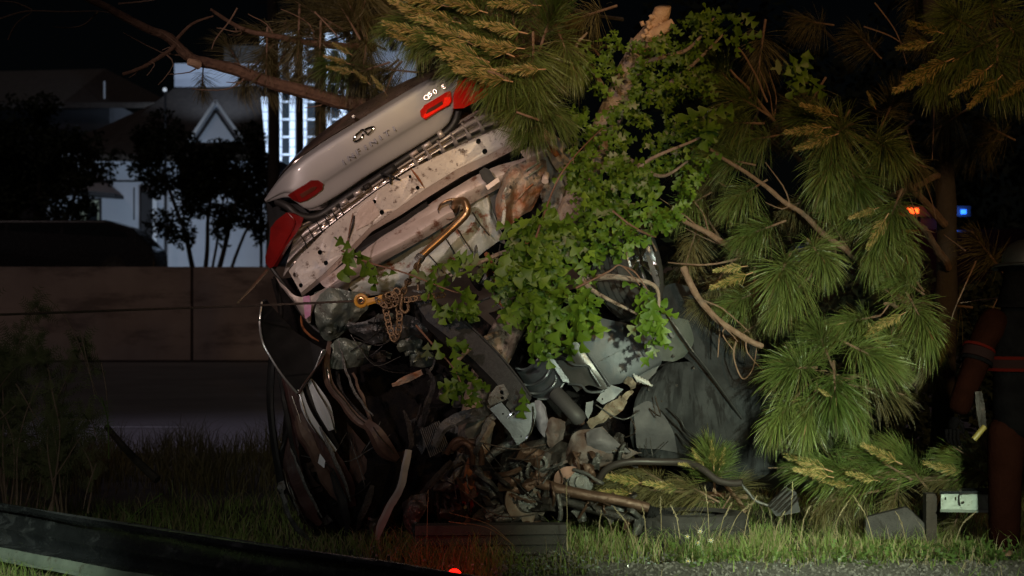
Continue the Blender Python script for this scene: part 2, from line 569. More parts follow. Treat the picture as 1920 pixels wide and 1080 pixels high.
# two lower blocks whose faint walls show between the trees
ob = empty('distant_house', (P(730, 0, 120).x, 120, 1.95), 'faint blue walled house far behind the pine branches', 'house')
a, b = P(668, 62, 120), P(780, 510, 120)
box('front_wall', a.x, b.x, 120, 128, 1.95, a.z, M['stucco'], ob)
slope('roof', [P(655, 62, 119), P(800, 62, 119), P(780, 40, 124), P(680, 40, 124)], M['roofing'], ob)
for q in ((690, 80, 705, 96), (730, 80, 745, 96), (690, 120, 705, 136)):
    pbox('window', *q, 119.9, .08, M['glass_dark'], ob)
# lamps on the buildings and an added road fill (they light the walls in the photograph)
bl = (.60, .76, 1.0)
lamp('facade_lamp', 'SPOT', (P(560, 0, 84).x + 2, 84, 6), 14000, (.64, .80, 1.0), target=P(560, 190, 95), size=.4, spot=100)
lamp('house_lamp', 'SPOT', (P(300, 0, 66).x, 66, 3.2), 820, (.70, .84, 1.0), target=P(270, 420, 75), size=.3, spot=110)
lamp('roof_lamp', 'SPOT', (P(420, 0, 70).x, 74, 10.5), 900, bl, target=P(400, 140, 81), size=.3, spot=80)
lamp('road_fill', 'SPOT', (-3.2, 20.5, 8.5), 300, (.72, .66, 1.0), target=(-3.0, 20.5, 0), size=.3, spot=80)  # added violet fill that tints the near road
lamp('far_lamp', 'SPOT', (P(730, 0, 110).x, 110, 6), 500, bl, target=P(730, 90, 120), size=.3, spot=80)

# small lamps seen as points
def point_lamp(name, px, py, Y, r, col, e, label, cat, base=1.95):
    c = P(px, py, Y)
    t = empty(name, (c.x, Y, base), label, cat)
    bm = bmesh.new(); bmesh.ops.create_uvsphere(bm, u_segments=10, v_segments=8, radius=r)
    vs = [v.co + c for v in bm.verts]; fs = [[v.index for v in f.verts] for f in bm.faces]; bm.free()
    build('bulb', vs, fs, mat('glowing_' + cat.replace(' ', '_') + str(px), col, rough=.3, emit=col, estr=e), t)
    tube('pole', [Vector((c.x, Y + .1, base)), Vector((c.x, Y + .1, (base + c.z) / 2)), Vector((c.x, Y + .1, c.z - r * .8))], .05, M['darkbeam'], t, seg=8)
    return t
point_lamp('street_lamp', 489, 340, 62, .05, (.85, .95, 1.0), 3.0, 'tiny white lamp on a thin pole between the dark tree trunks', 'lamp')
point_lamp('street_lamp', 309, 168, 73.5, .08, (.7, .78, .9), .5, 'small dim lamp globe beside the upper storey of the pale house', 'lamp')
point_lamp('street_lamp', 712, 133, 80, .07, (.03, .10, 1.0), 5.0, 'tiny blue lamp seen through the pine needles above the car', 'lamp')

# ------------------------------------------------------------------ dark parked car on the lot
M['car_black'] = mat('black_car_paint', (.02, .02, .024), rough=.25, clear=.5)
M['rubber'] = mat('rubber', (.022, .021, .020), (.034, .031, .030), rough=.85, scale=12, bump=.2)
M['steel_rim'] = mat('rim_alloy', (.55, .56, .60), (.45, .46, .5), rough=.22, metal=1)
SY = 52.0
def side_vehicle(name, prof, w, X, Yc, base, label, cat, wheels, wr, winrows, mats):
    t = empty(name, (X, Yc, base), label, cat)
    vs, fs = [], []
    n = len(prof)
    for sx, ins in ((-1, .0), (1, .0)):
        for (x, z) in prof:
            tuck = .12 if z > 1.0 else 0
            vs.append(Vector((X + x, Yc + sx * (w / 2 - tuck), base + z)))
    fs.append(tuple(range(n))); fs.append(tuple(range(n, 2 * n))[::-1])
    for i in range(n): fs.append((i, n + i, n + (i + 1) % n, (i + 1) % n))
    o = build('body', vs, fs, mats[0], t, smooth=False)
    md = o.modifiers.new('bevel', 'BEVEL'); md.width = .06; md.segments = 3
    for q in winrows:
        for s in (-1, 1):
            y = Yc + s * (w / 2 - .115)
            v = [Vector((X + x, y + s * dy, base + z)) for dy in (0, .02) for (x, z) in q]
            m_ = len(q)
            f = [tuple(range(m_)), tuple(range(m_, 2 * m_))[::-1]] + [(i, m_ + i, m_ + (i + 1) % m_, (i + 1) % m_) for i in range(m_)]
            build('window', v, f, mats[1], t, smooth=False)
    for wx in wheels:
        for s in (-1, 1):
            c = Vector((X + wx, Yc + s * (w / 2 - .1), base + wr))
            vs, fs = tube_data([c + Vector((0, d, 0)) for d in (-.11, -.09, .09, .11)], [wr * .93, wr, wr, wr * .93], 20)
            wh = build('wheel', vs, fs, M['rubber'], t)
            vs, fs = tube_data([c + Vector((0, d, 0)) for d in (-.115, .115)], [wr * .62, wr * .62], 16)
            build('rim', vs, fs, M['steel_rim'], wh)
    return t
sx_ = P(75, 0, SY).x
side_vehicle('parked_car', [(-2.4, .35), (-2.4, 1.0), (-2.15, 1.62), (-1.8, 1.74), (1.75, 1.74), (2.5, 1.50), (2.98, 1.02), (3.1, .85), (3.12, .35)], 1.95, sx_, SY + 1, 1.95,
             'dark parked car, only its roof and windows above the concrete wall', 'car', (-1.6, 2.0), .37,
             [[(-2.1, 1.1), (-1.95, 1.58), (-1.0, 1.62), (-1.0, 1.1)], [(-.9, 1.1), (-.9, 1.62), (.5, 1.62), (.5, 1.1)], [(.6, 1.1), (.6, 1.62), (1.7, 1.6), (2.3, 1.4), (2.45, 1.1)]],
             (M['car_black'], M['glass_dark']))
# emergency truck far behind the pine on the right
M['truck_red'] = mat('truck_paint', (.015, .003, .003), rough=.3, clear=.5)
TX = P(1760, 0, 41).x
tr = side_vehicle('fire_truck', [(-3.6, .45), (-3.6, 1.4), (-3.3, 2.75), (-1.4, 2.8), (-1.3, 3.0), (3.9, 3.0), (3.9, .45)], 2.4, TX + .3, 41, 0.0,
                  'dark fire truck far behind the pine with amber and blue lights', 'truck', (-2.5, 2.4), .5,
                  [[(-3.3, 1.5), (-3.1, 2.5), (-2.4, 2.55), (-2.4, 1.5)], [(-2.2, 1.5), (-2.2, 2.55), (-1.5, 2.55), (-1.5, 1.5)]], (M['truck_red'], M['glass_dark']))
c = P(1711, 395, 39.8)
M['amber'] = mat('amber_lens', (1.0, .12, .02), rough=.3, emit=(1.0, .10, .015), estr=3.2)
M['bluelens'] = mat('blue_lens', (.02, .15, 1.0), rough=.3, emit=(.02, .16, 1.0), estr=2.6)
M['housing'] = mat('lamp_housing', (.02, .02, .02), rough=.5)
hb = box('beacon_bar', c.x - .25, P(1812, 0, 39.8).x + .1, 39.85, 40.25, c.z - .12, c.z + .1, M['housing'], tr)
for k in range(5):
    box('amber_lens', c.x - .12 + k * .052, c.x - .08 + k * .052, 39.80, 39.85, c.z - .055, c.z + .05, M['amber'], hb)
c2 = P(1807, 397, 39.8)
lamp('beacon_glow', 'POINT', (c.x + .05, 39.5, c.z), 7, (1.0, .16, .03), size=.08)
lamp('beacon_glow', 'POINT', (c2.x, 39.5, c2.z), 6, (.05, .2, 1.0), size=.08)
box('blue_lens', c2.x - .055, c2.x + .055, 39.80, 39.85, c2.z - .045, c2.z + .045, M['bluelens'], hb)
box('beacon_stand', c.x + .2, c.x + .9, 39.95, 40.15, 2.95, c.z - .1, M['housing'], tr)

# ------------------------------------------------------------------ dark background trees
M['bark_dark'] = mat('night_bark', (.03, .024, .02), (.045, .036, .03), rough=.95, scale=9, bump=.5)
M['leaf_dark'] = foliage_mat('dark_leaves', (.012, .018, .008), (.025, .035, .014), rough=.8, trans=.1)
def leaf_cloud(blobs, n, s, shape='tri', seed=1, rnd=None):
    rr = random.Random(seed)
    vs, fs = [], []
    tot = sum(b[3] ** 2 for b in blobs)
    for (x, y, z, r, *e) in blobs:
        sq = e[0] if e else 1.0
        for k in range(int(n * r * r / tot)):
            d = Vector((rr.gauss(0, 1), rr.gauss(0, 1), rr.gauss(0, 1))).normalized() * (r * rr.random() ** .45)
            if mn.noise((Vector((x, y, z)) + d) * 1.4) < -.16: continue
            c = Vector((x + d.x, y + d.y, z + d.z * sq))
            a = Vector((rr.gauss(0, 1), rr.gauss(0, 1), rr.gauss(0, .7))).normalized()
            b = a.cross(Vector((rr.gauss(0, 1), rr.gauss(0, 1), rr.gauss(0, 1)))).normalized()
            ss = s * rr.uniform(.6, 1.3)
            i = len(vs)
            vs += [c - a * ss, c + b * ss * .45, c + a * ss, c - b * ss * .45]
            fs.append((i, i + 1, i + 2, i + 3))
    return vs, fs
def dark_tree(name, px, Y, base, trunks, blobs, n, s, label, group=None, seed=1):
    x = P(px, 0, Y).x
    t = empty(name, (x, Y, base), label, 'tree', group)
    for (dx, top, lean, r) in trunks:
        p = [Vector((x + dx, Y, base)), Vector((x + dx + lean * .4, Y + .1, base + (top - base) * .5)), Vector((x + dx + lean, Y, top))]
        tube('trunk', p, r, M['bark_dark'], t, r1=r * .45, seg=9, wob=.08, ws=1.2)
    if blobs:
        bl_ = [(P(a, b, Y).x, Y + random.uniform(-.5, .5), P(a, b, Y).z, rp / F * Y) for (a, b, rp) in blobs]
        v, f = leaf_cloud(bl_, n, s, seed=seed)
        build('crown', v, f, M['leaf_dark'], t, smooth=False)
    return t
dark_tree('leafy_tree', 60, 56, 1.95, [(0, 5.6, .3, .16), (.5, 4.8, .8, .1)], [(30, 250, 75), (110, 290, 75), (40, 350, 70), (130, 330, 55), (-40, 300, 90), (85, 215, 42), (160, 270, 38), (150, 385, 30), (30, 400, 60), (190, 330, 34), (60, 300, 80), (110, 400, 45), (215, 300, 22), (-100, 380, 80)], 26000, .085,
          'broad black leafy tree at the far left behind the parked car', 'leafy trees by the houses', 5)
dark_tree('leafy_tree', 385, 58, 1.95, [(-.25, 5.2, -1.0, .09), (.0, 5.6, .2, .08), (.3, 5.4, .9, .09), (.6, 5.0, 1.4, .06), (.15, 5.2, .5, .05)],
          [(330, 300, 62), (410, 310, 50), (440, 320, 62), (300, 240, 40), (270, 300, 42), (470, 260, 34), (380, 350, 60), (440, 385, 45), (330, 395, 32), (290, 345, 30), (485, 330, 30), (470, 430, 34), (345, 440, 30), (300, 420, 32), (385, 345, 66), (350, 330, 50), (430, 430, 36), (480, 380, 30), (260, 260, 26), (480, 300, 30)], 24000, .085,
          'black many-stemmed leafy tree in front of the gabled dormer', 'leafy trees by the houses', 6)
for (px, wpx, Y, lab, top) in ((510, 13, 50, 'leftmost dark pine trunk beside the lit office block, lowest lamp beside it', 11.5), (559, 8, 53, 'thin dark pine trunk in the middle of the lit office block', 12), (598, 13, 51, 'dark pine trunk right of the lit office block windows, just left of the silver car', 12)):
    x = P(px, 0, Y).x
    t = empty('bare_pine_tree', (x, Y, 1.95), lab, 'tree', 'tall bare pine trunks before the office block')
    r = wpx / F * Y
    tube('trunk', [Vector((x, Y, 1.95)), Vector((x + .05, Y, 6)), Vector((x - .03, Y, top))], r, M['bark_dark'], t, r1=r * .7, seg=10)
    for k in range(5):
        z = random.uniform(8.5, top - .3); a = random.choice((-1, 1))
        tube('branch', [Vector((x, Y, z)), Vector((x + a * .8, Y + .2, z + .15)), Vector((x + a * 1.7, Y + .3, z + .05))], .04, M['bark_dark'], t, r1=.01, seg=5, n=3)
# ------------------------------------------------------------------ the wrecked car, standing on its nose against the oak
M['paint'] = mat('silver_paint', (.27, .27, .28), (.30, .295, .30), rough=.42, metal=.08, scale=3, clear=.2)
M['paint_dirty'] = mat('dirty_silver_sheet', (.50, .45, .43), (.60, .55, .52), rough=.36, metal=.30, scale=14, bump=.10, c3=(.09, .055, .04), amt=.555, s3=24)
M['panel'] = mat('rear_panel_metal', (.40, .36, .35), (.48, .44, .42), rough=.36, metal=.45, scale=9, bump=.1, c3=(.10, .05, .035), amt=.60, s3=9)
M['tan_metal'] = mat('primer_metal', (.48, .40, .37), (.56, .48, .45), rough=.5, metal=.3, scale=8, bump=.2, c3=(.13, .05, .028), amt=.55, s3=7)
M['floor'] = mat('greenish_floor_metal', (.33, .38, .36), (.42, .43, .39), rough=.55, metal=.15, scale=7, bump=.35, c3=(.16, .055, .025), amt=.53, s3=11)
M['burnt'] = mat('rusty_torn_metal', (.30, .12, .055), (.38, .36, .31), rough=.5, metal=.35, scale=9, bump=.6, c3=(.025, .022, .022), amt=.54, s3=9)
M['green_torn'] = mat('greenish_torn_metal', (.15, .19, .165), (.27, .30, .26), rough=.35, metal=.5, scale=12, bump=.5, c3=(.05, .035, .03), amt=.56, s3=8)
M['badge'] = mat('badge_chrome', (.26, .22, .19), rough=.25, metal=.9)
M['black_plastic'] = mat('black_plastic', (.010, .010, .011), (.016, .016, .017), rough=.55, spec=.3, scale=10, bump=.06)
M['seal'] = mat('rubber_seal', (.012, .011, .011), rough=.55)
M['foam'] = mat('black_foam', (.028, .028, .030), (.045, .045, .047), rough=.8, scale=60, bump=.4, bscale=200)
M['dark_metal'] = mat('dark_greasy_metal', (.016, .014, .013), (.045, .038, .035), rough=.5, metal=.5, scale=16, bump=.5, c3=(.10, .04, .02), amt=.60, s3=13)
M['dull_metal'] = mat('dull_grey_metal', (.08, .08, .08), (.17, .17, .165), rough=.42, metal=.6, scale=14, bump=.5, c3=(.05, .03, .02), amt=.56, s3=14)
M['shield'] = mat('heat_shield_metal', (.07, .077, .082), (.11, .12, .13), rough=.36, metal=.35, scale=7, bump=.10, c3=(.07, .07, .07), amt=.62, s3=9)
M['underfloor'] = mat('grey_underfloor', (.065, .072, .08), (.10, .108, .115), rough=.5, metal=.1, scale=7, bump=.12, c3=(.07, .07, .08), amt=.58, s3=9)
M['dark_sheet'] = mat('dusty_dark_undertray', (.010, .0105, .012), (.030, .032, .035), rough=.8, scale=4, bump=.3, c3=(.008, .008, .009), amt=.50, s3=4, spec=.25, streak=((3.4, 3.4, .5), (0, .25, 0)))
M['chrome'] = mat('chrome', (.75, .72, .68), rough=.08, metal=1)
M['letter'] = mat('badge_dark_chrome', (.02, .014, .014), rough=.35)
M['red_lens'] = mat('red_lens', (.14, .008, .008), (.20, .010, .009), rough=.22, scale=8, clear=.6)
M['red_lens_lit'] = mat('red_lens_lit', (.5, .01, .005), rough=.25, emit=(1.0, .02, .006), estr=.55)
M['red_lens_dim'] = mat('red_lens_dim', (.4, .01, .006), rough=.25, emit=(1.0, .02, .006), estr=.10)
M['clear_lens'] = mat('clear_lens', (.16, .045, .03), rough=.15, metal=.3)
M['darkred'] = mat('dark_red_cloth_panel', (.035, .014, .013), (.06, .024, .022), rough=.55, scale=8, bump=.3)
M['brown_panel'] = mat('brown_trim_panel', (.07, .042, .035), (.12, .075, .06), rough=.42, scale=6, bump=.2, c3=(.04, .03, .03), amt=.58, s3=5)
M['white_trimp'] = mat('glossy_pale_strip', (.75, .80, .84), (.66, .70, .75), rough=.2, metal=.2, scale=2)
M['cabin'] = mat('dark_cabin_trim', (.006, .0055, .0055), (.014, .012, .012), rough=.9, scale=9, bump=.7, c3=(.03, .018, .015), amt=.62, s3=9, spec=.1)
M['copper'] = mat('bronzed_pipe', (.40, .24, .12), (.30, .19, .11), rough=.32, metal=.85, scale=6, bump=.03)
M['rust'] = mat('orange_rust', (.30, .10, .03), (.20, .065, .025), rough=.7, scale=14, bump=.5)
M['magenta'] = mat('plum_paint_transfer', (.22, .05, .13), (.26, .15, .20), rough=.35, metal=.3, scale=20)

CAR = empty('wrecked_car', (-.15, 12.2, 0), 'crumpled silver sedan standing on its nose with rear end up against the oak', 'car')

# depth of the rear face: the left end sits nearer, both corners wrap away
def RY(px, py, d=0.0):
    t = (px - 500) / 380.0
    y = 11.82 + .22 * t + (py - 300) * .0004
    if px < 560: y += ((560 - px) / 60.0) ** 2 * .16
    if px > 850: y += ((px - 850) / 60.0) ** 2 * .05
    return y + d
def L2(a, b, v): return (a[0] + (b[0] - a[0]) * v, a[1] + (b[1] - a[1]) * v)

lid_cols = [((496, 375), (500, 379)), ((519, 342), (542, 370)), ((547, 311), (578, 392)), ((600, 272), (625, 371)),
            ((663, 233), (692, 327)), ((733, 190), (762, 285)), ((797, 153), (829, 242)), ((838, 137), (847, 217)), ((862, 132), (852, 186))]
prof = [(0, .07), (.05, .022), (.12, .0), (.45, -.016), (.60, -.014), (.70, .0), (.95, .008), (1.0, .028)]
rows = []
for (v, dy) in prof:
    r = []
    for k, (a, b) in enumerate(lid_cols):
        x, y = L2(a, b, v)
        r.append((x, y, RY(x, y, dy)))
    rows.append(r)
LID = patch('trunk_lid', rows, M['paint'], CAR, sub=5, solid=.006)
def lidY(px, py, d=0.0):
    """surface depth of the lid under a pixel (for what is stuck on it)"""
    best = None
    for k in range(len(lid_cols) - 1):
        (a0, b0), (a1, b1) = lid_cols[k], lid_cols[k + 1]
        for i in range(6):
            u = i / 6
            a = L2(a0, a1, u); b = L2(b0, b1, u)
            vx, vy = b[0] - a[0], b[1] - a[1]
            L = vx * vx + vy * vy + 1e-6
            v = ((px - a[0]) * vx + (py - a[1]) * vy) / L
            dx = px - (a[0] + vx * v); dy_ = py - (a[1] + vy * v)
            dd = dx * dx + dy_ * dy_
            if best is None or dd < best[0]: best = (dd, v)
    v = min(1, max(0, best[1]))
    for i in range(len(prof) - 1):
        if prof[i][0] <= v <= prof[i + 1][0]:
            t = (v - prof[i][0]) / (prof[i + 1][0] - prof[i][0])
            return RY(px, py, prof[i][1] + (prof[i + 1][1] - prof[i][1]) * t) + d
    return RY(px, py, d)

# top deck of the lid, going away from the camera to the glass and roof
dark_top = mat('dark_lid_reflection', (.14, .10, .085), (.22, .16, .14), rough=.3, metal=.5, scale=12, bump=.2, clear=.5)  # dark reflection on the lid top, put into its colour
low = [(520, 341), (547, 311), (600, 272), (663, 233), (733, 190), (797, 153), (838, 137), (862, 132)]
hi = [(524, 330), (552, 296), (592, 258), (645, 218), (710, 178), (775, 146), (825, 128), (862, 118)]
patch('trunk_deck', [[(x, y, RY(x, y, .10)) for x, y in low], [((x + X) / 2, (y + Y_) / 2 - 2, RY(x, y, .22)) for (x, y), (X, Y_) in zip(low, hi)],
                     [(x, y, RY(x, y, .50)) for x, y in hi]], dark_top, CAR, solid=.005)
tube('lid_edge_trim', [(x - 1, y - 1, RY(x, y, .11)) for x, y in low[:4]], .006, M['chrome'], CAR, n=6)
bm_c = P(663, 219, RY(663, 219, .05))
vs, fs = tube_data([bm_c + Vector((0, -.03, 0)), bm_c + Vector((0, .05, 0))], [.010, .013], 12)
build('rear_camera', vs, fs, M['chrome'], CAR)
hi2 = [(540, 330), (575, 290), (620, 262), (680, 225), (740, 190), (800, 165), (850, 150), (880, 142)]
patch('rear_window', [[(x, y, RY(x, y, .52)) for x, y in hi], [(x, y, RY(x, y, 1.1)) for x, y in hi2]], M['glass_dark'], CAR, solid=.005)
patch('roof', [[(x, y, RY(x, y, 1.11)) for x, y in hi2], [(x + 10, y + 120, RY(x, y, 1.8)) for x, y in hi2], [(x + 20, y + 330, RY(x, y, 1.75)) for x, y in hi2]], M['paint_dirty'], CAR, solid=.005, crumple=.05, cs=3)

# lamps in the lid and the corner lamps
def lens(name, pts, m, parent, d, yf=lidY, solid=.012):
    return plate(name, [(x, y, yf(x, y, d)) for x, y in pts], m, parent, solid=solid, cuts=1)
tl = lens('tail_lamp', [(540, 366), (551, 358), (567, 349), (583, 338), (597, 338), (606, 344), (604, 355), (590, 366), (575, 375), (562, 379), (550, 374)], M['red_lens'], CAR, -.014)
lens('reflector', [(562, 365), (585, 351), (594, 350), (590, 356), (566, 371)], M['clear_lens'], tl, -.024, solid=.006)
tr_ = lens('tail_lamp', [(790, 219), (788, 208), (796, 197), (815, 186), (835, 174), (845, 171), (847, 189), (842, 197), (820, 209), (797, 224)], M['red_lens_dim'], CAR, -.014)
lens('lit_segment', [(794, 221), (796, 214), (820, 200), (833, 191), (833, 183), (844, 182), (845, 190), (841, 196), (820, 207), (800, 220)], M['red_lens_lit'], tr_, -.022, solid=.005)
lens('reflector', [(798, 214), (802, 205), (818, 196), (829, 189), (831, 195), (816, 205)], M['clear_lens'], tr_, -.026, solid=.006)
cl = [(539, 398), (553, 401), (569, 408), (565, 423), (552, 444), (536, 466), (524, 486), (516, 500), (509, 503), (502, 494), (501, 481), (505, 468), (509, 453), (510, 427), (520, 413)]
c1 = lens('corner_lamp', cl, M['red_lens'], CAR, -.03, yf=RY, solid=.03)
tube('lamp_ridge', [(541, 400, RY(541, 400, -.05)), (552, 418, RY(552, 418, -.05)), (536, 452, RY(536, 452, -.05)), (518, 484, RY(518, 484, -.05)), (509, 500, RY(509, 500, -.05))], .006, M['red_lens'], c1)
c2_ = lens('corner_lamp', [(850, 176), (858, 152), (875, 146), (905, 148), (915, 158), (912, 178), (893, 190), (868, 203), (851, 204)], M['red_lens_dim'], CAR, -.01, yf=RY, solid=.03)

# emblem: two mirrored open loops; letters; model badge
def stroke(name, pts, w, m, parent, d=-.012, yf=lidY, seg=6, n=4):
    return tube(name, [(x, y, yf(x, y, d)) for x, y in pts], w, m, parent, seg=seg, n=n)
em = stroke('emblem', [(681, 251), (678, 259), (669, 265), (664, 264), (666, 256), (675, 248), (681, 244), (689, 252), (694, 249), (701, 241), (700, 239), (693, 240), (684, 244)], .0085, M['chrome'], LID, n=5)
def text_mesh(ch, size, depth):
    cu = bpy.data.curves.new('tmp', 'FONT')
    cu.body = ch; cu.size = size; cu.extrude = depth; cu.align_x = 'CENTER'; cu.align_y = 'CENTER'
    o = bpy.data.objects.new('tmp', cu); COL.objects.link(o)
    dg = bpy.context.evaluated_depsgraph_get()
    me = bpy.data.meshes.new_from_object(o.evaluated_get(dg))
    bpy.data.objects.remove(o)
    return me
def glyph(ch, px, py, size, ang, m, d, sx=1.25, name='letter'):
    me = text_mesh(ch, size, .004)
    me.materials.clear(); me.materials.append(m)
    o = bpy.data.objects.new(name, me); COL.objects.link(o)
    o.parent = LID
    c = P(px, py, lidY(px, py, d)) - OFF[LID.name]
    o.matrix_basis = Matrix.Translation(c) @ Matrix.Rotation(R(-8), 4, 'Z') @ Matrix.Rotation(R(90), 4, 'X') @ Matrix.Rotation(R(ang), 4, 'Z') @ Matrix.Scale(sx, 4, (1, 0, 0))
    OFF[o.name] = OFF[LID.name]
for k, ch in enumerate('INFINITI'):
    pos = [(645, 304), (659, 294), (672, 284), (686, 276), (700, 267), (714, 258), (726, 250), (740, 241)][k]
    glyph(ch, *pos, .044, 32, M['letter'], -.020, sx=1.5)
for ch, px, py in (('Q', 800, 183), ('5', 807, 177), ('0', 816, 172), ('S', 832, 163)):
    glyph(ch, px, py, .040, 32, M['badge'], -.020, sx=1.3)

# black seal hanging under the lid and the dark gap behind it
seal_pts = [(519, 378), (540, 388), (556, 402), (578, 408), (600, 404), (625, 388), (655, 367), (690, 345), (730, 318), (770, 291), (810, 266), (838, 247), (853, 228), (860, 205), (868, 190)]
tube('weather_seal', [(x, y, RY(x, y, .05)) for x, y in seal_pts], .026, M['seal'], CAR, n=5, seg=10)
plate('lamp_recess', [(x, y, RY(x, y, .16)) for x, y in [(500, 378), (545, 374), (580, 395), (620, 392), (575, 425), (545, 465), (515, 505), (500, 490), (506, 430)]], M['black_plastic'], CAR, solid=.01)
tube('side_seam', [(509, 502, 12.0), (522, 520, 12.0), (540, 545, 12.02), (560, 580, 12.05), (590, 615, 12.05), (618, 634, 12.05)], .013, M['seal'], CAR, n=5)

# rear panel between lid and bumper beam: stepped pressing
top = [(556, 430), (590, 412), (630, 388), (670, 360), (715, 330), (765, 296), (815, 264), (855, 236), (905, 208), (950, 200)]
bot = [(530, 520), (560, 482), (605, 442), (655, 402), (708, 362), (765, 325), (822, 292), (880, 262), (930, 244), (975, 234)]
rp = []
for v, dy in ((0, .10), (.12, .09), (.18, .04), (.34, .035), (.40, .085), (.55, .085), (.60, .03), (.72, .02), (.80, .07), (1.0, .08)):
    rp.append([(L2(a, b, v)[0], L2(a, b, v)[1], RY(*L2(a, b, v), dy)) for a, b in zip(top, bot)])
RP = patch('rear_panel', rp, M['panel'], CAR, sub=4, solid=.004, crumple=.004, cs=14)
# ribs stamped across the panel: bright raised bars between dark slots
def along(pts, n):
    d = [0]
    for a, b in zip(pts, pts[1:]): d.append(d[-1] + math.hypot(b[0] - a[0], b[1] - a[1]))
    o = []
    for k in range(n):
        s = d[-1] * k / (n - 1)
        for i in range(len(pts) - 1):
            if d[i] <= s <= d[i + 1] + 1e-6:
                t = (s - d[i]) / (d[i + 1] - d[i]); o.append((L2(pts[i], pts[i + 1], t), math.atan2(pts[i + 1][1] - pts[i][1], pts[i + 1][0] - pts[i][0]))); break
    return o
def pressed_bar(name, cx, cy, ang, l, w, m, parent, Y, t=.014):
    """a small pillow pressing l x w pixels"""
    s = Y / F
    c = P(cx, cy, Y)
    ax = Vector((math.cos(ang), 0, -math.sin(ang)))
    vs, fs = [], []
    up_ = Vector((-ax.z, 0, ax.x))
    prof_ = ((-.5, 0), (-.42, .7), (-.2, 1), (.2, 1), (.42, .7), (.5, 0))
    for (u, h) in prof_:
        for (v, g) in prof_:
            vs.append(c + ax * (u * l * s) + up_ * (v * w * s) + Vector((0, -t * min(h, g), 0)))
    for i in range(5):
        for j in range(5):
            a = i * 6 + j; fs.append((a, a + 1, a + 7, a + 6))
    return build(name, vs, fs, m, parent, angle=80)
ribmat = mat('bright_rib_metal', (.55, .46, .40), (.62, .54, .48), rough=.26, metal=.7, scale=20, bump=.05)
line1 = [(562, 470), (600, 432), (635, 405), (668, 385), (705, 355), (745, 328), (790, 300)]
for k, ((x, y), a) in enumerate(along(line1, 15)):
    if k in (7, 11): continue
    pressed_bar('rib', x, y - 2, a, 14 if k < 9 else 18, 6, ribmat, RP, RY(x, y, .035), t=.009)
for k, ((x, y), a) in enumerate(along([(553, 492), (590, 456), (625, 425), (652, 404)], 11)):
    pressed_bar('rib', x, y, a, 10, 4, ribmat, RP, RY(x, y, .045), t=.008)
for k, ((x, y), a) in enumerate(along([(548, 498), (580, 460), (612, 430)], 8)):
    pressed_bar('rib', x - 5, y - 11, a, 10, 3.5, M['panel'], RP, RY(x, y, .04), t=.008)
for k, ((x, y), a) in enumerate(along([(778, 304), (815, 283), (850, 264), (890, 242), (925, 224)], 7)):
    tube('fold', [(x - 9, y - 20, RY(x, y, .06)), (x - 3, y - 8, RY(x, y, .02)), (x + 3, y + 4, RY(x, y, .015)), (x + 6, y + 12, RY(x, y, .06))], .018, M['panel'], RP, seg=8, flat=.45)
for k, (x, y) in enumerate([(583, 440), (599, 428), (613, 418), (640, 398), (570, 455), (628, 408)]):
    tube('slot', [(x - 7, y - 15, RY(x, y, .035)), (x + 2, y, RY(x, y, .012)), (x + 8, y + 16, RY(x, y, .03))], .006, M['seal'], RP, seg=6, flat=.6)
# latch, clips and brackets under the lid
for (x, y, l, w, m) in ((729, 322, 34, 14, 'black_plastic'), (688, 350, 16, 11, 'dark_metal'), (671, 362, 18, 10, 'panel'), (645, 380, 18, 10, 'panel'), (627, 392, 10, 7, 'panel'),
                         (800, 273, 20, 10, 'panel'), (776, 288, 18, 8, 'tan_metal'), (826, 252, 12, 14, 'panel'), (615, 404, 8, 6, 'chrome')):
    pressed_bar('bracket', x, y, R(-33), l, w, M[m], RP, RY(x, y, .035), t=.03)
tube('latch', [(716, 327, RY(716, 327, 0)), (730, 330, RY(716, 327, -.03)), (733, 345, RY(716, 327, -.02))], .008, M['black_plastic'], RP)
tube('latch', [(728, 326, RY(716, 327, 0)), (740, 333, RY(716, 327, -.03)), (750, 337, RY(716, 327, -.01))], .006, M['black_plastic'], RP)
tube('panel_lip', [(x, y - 3, RY(x, y, .05)) for x, y in top], .008, ribmat, RP, n=4)

# bumper beam: face with holes, folded lower lip, ends
face_top = [(541, 508), (560, 484), (582, 461), (612, 430), (655, 396), (712, 354), (772, 317), (832, 287), (895, 257), (958, 231)]
face_bot = [(978, 257), (915, 290), (858, 316), (800, 352), (745, 391), (692, 427), (650, 470), (608, 512), (564, 549)]
BY = lambda x, y, d=0: 11.80 + .22 * (x - 500) / 380 + (y - 300) * .0004 + d
BEAM = plate('bumper_beam', [(x, y, BY(x, y)) for x, y in face_top + face_bot], M['paint_dirty'], CAR, solid=.008,
             holes=[(x, y, BY(x, y), r) for x, y, r in ((553, 515, 4.2), (564, 535, 4), (600, 473, 4.4), (611, 493, 4.2), (702, 378, 3.6), (716, 398, 4.6), (769, 331, 3), (783, 352, 3.8), (897, 265, 5), (909, 284, 5))])
fb = face_bot[::-1]
lip = [(566, 556), (612, 520), (655, 478), (697, 434), (751, 403), (806, 367), (864, 331), (918, 304), (981, 272)]
patch('beam_lip', [[(x, y, BY(x, y)) for x, y in fb], [(x, y, BY(x, y, .03)) for x, y in lip]], M['tan_metal'], BEAM, sub=3, linear=True)
patch('beam_underside', [[(x, y, BY(x, y, .03)) for x, y in lip], [(x + 14, y + 6, BY(x, y, .16)) for x, y in lip]], M['dark_metal'], BEAM, sub=3, linear=True)
patch('beam_back', [[(x + 2, y, BY(x, y, .05)) for x, y in face_top[1:]], [(x, y - 2, BY(x, y, .06)) for x, y in fb]], M['seal'], BEAM, sub=2, linear=True)
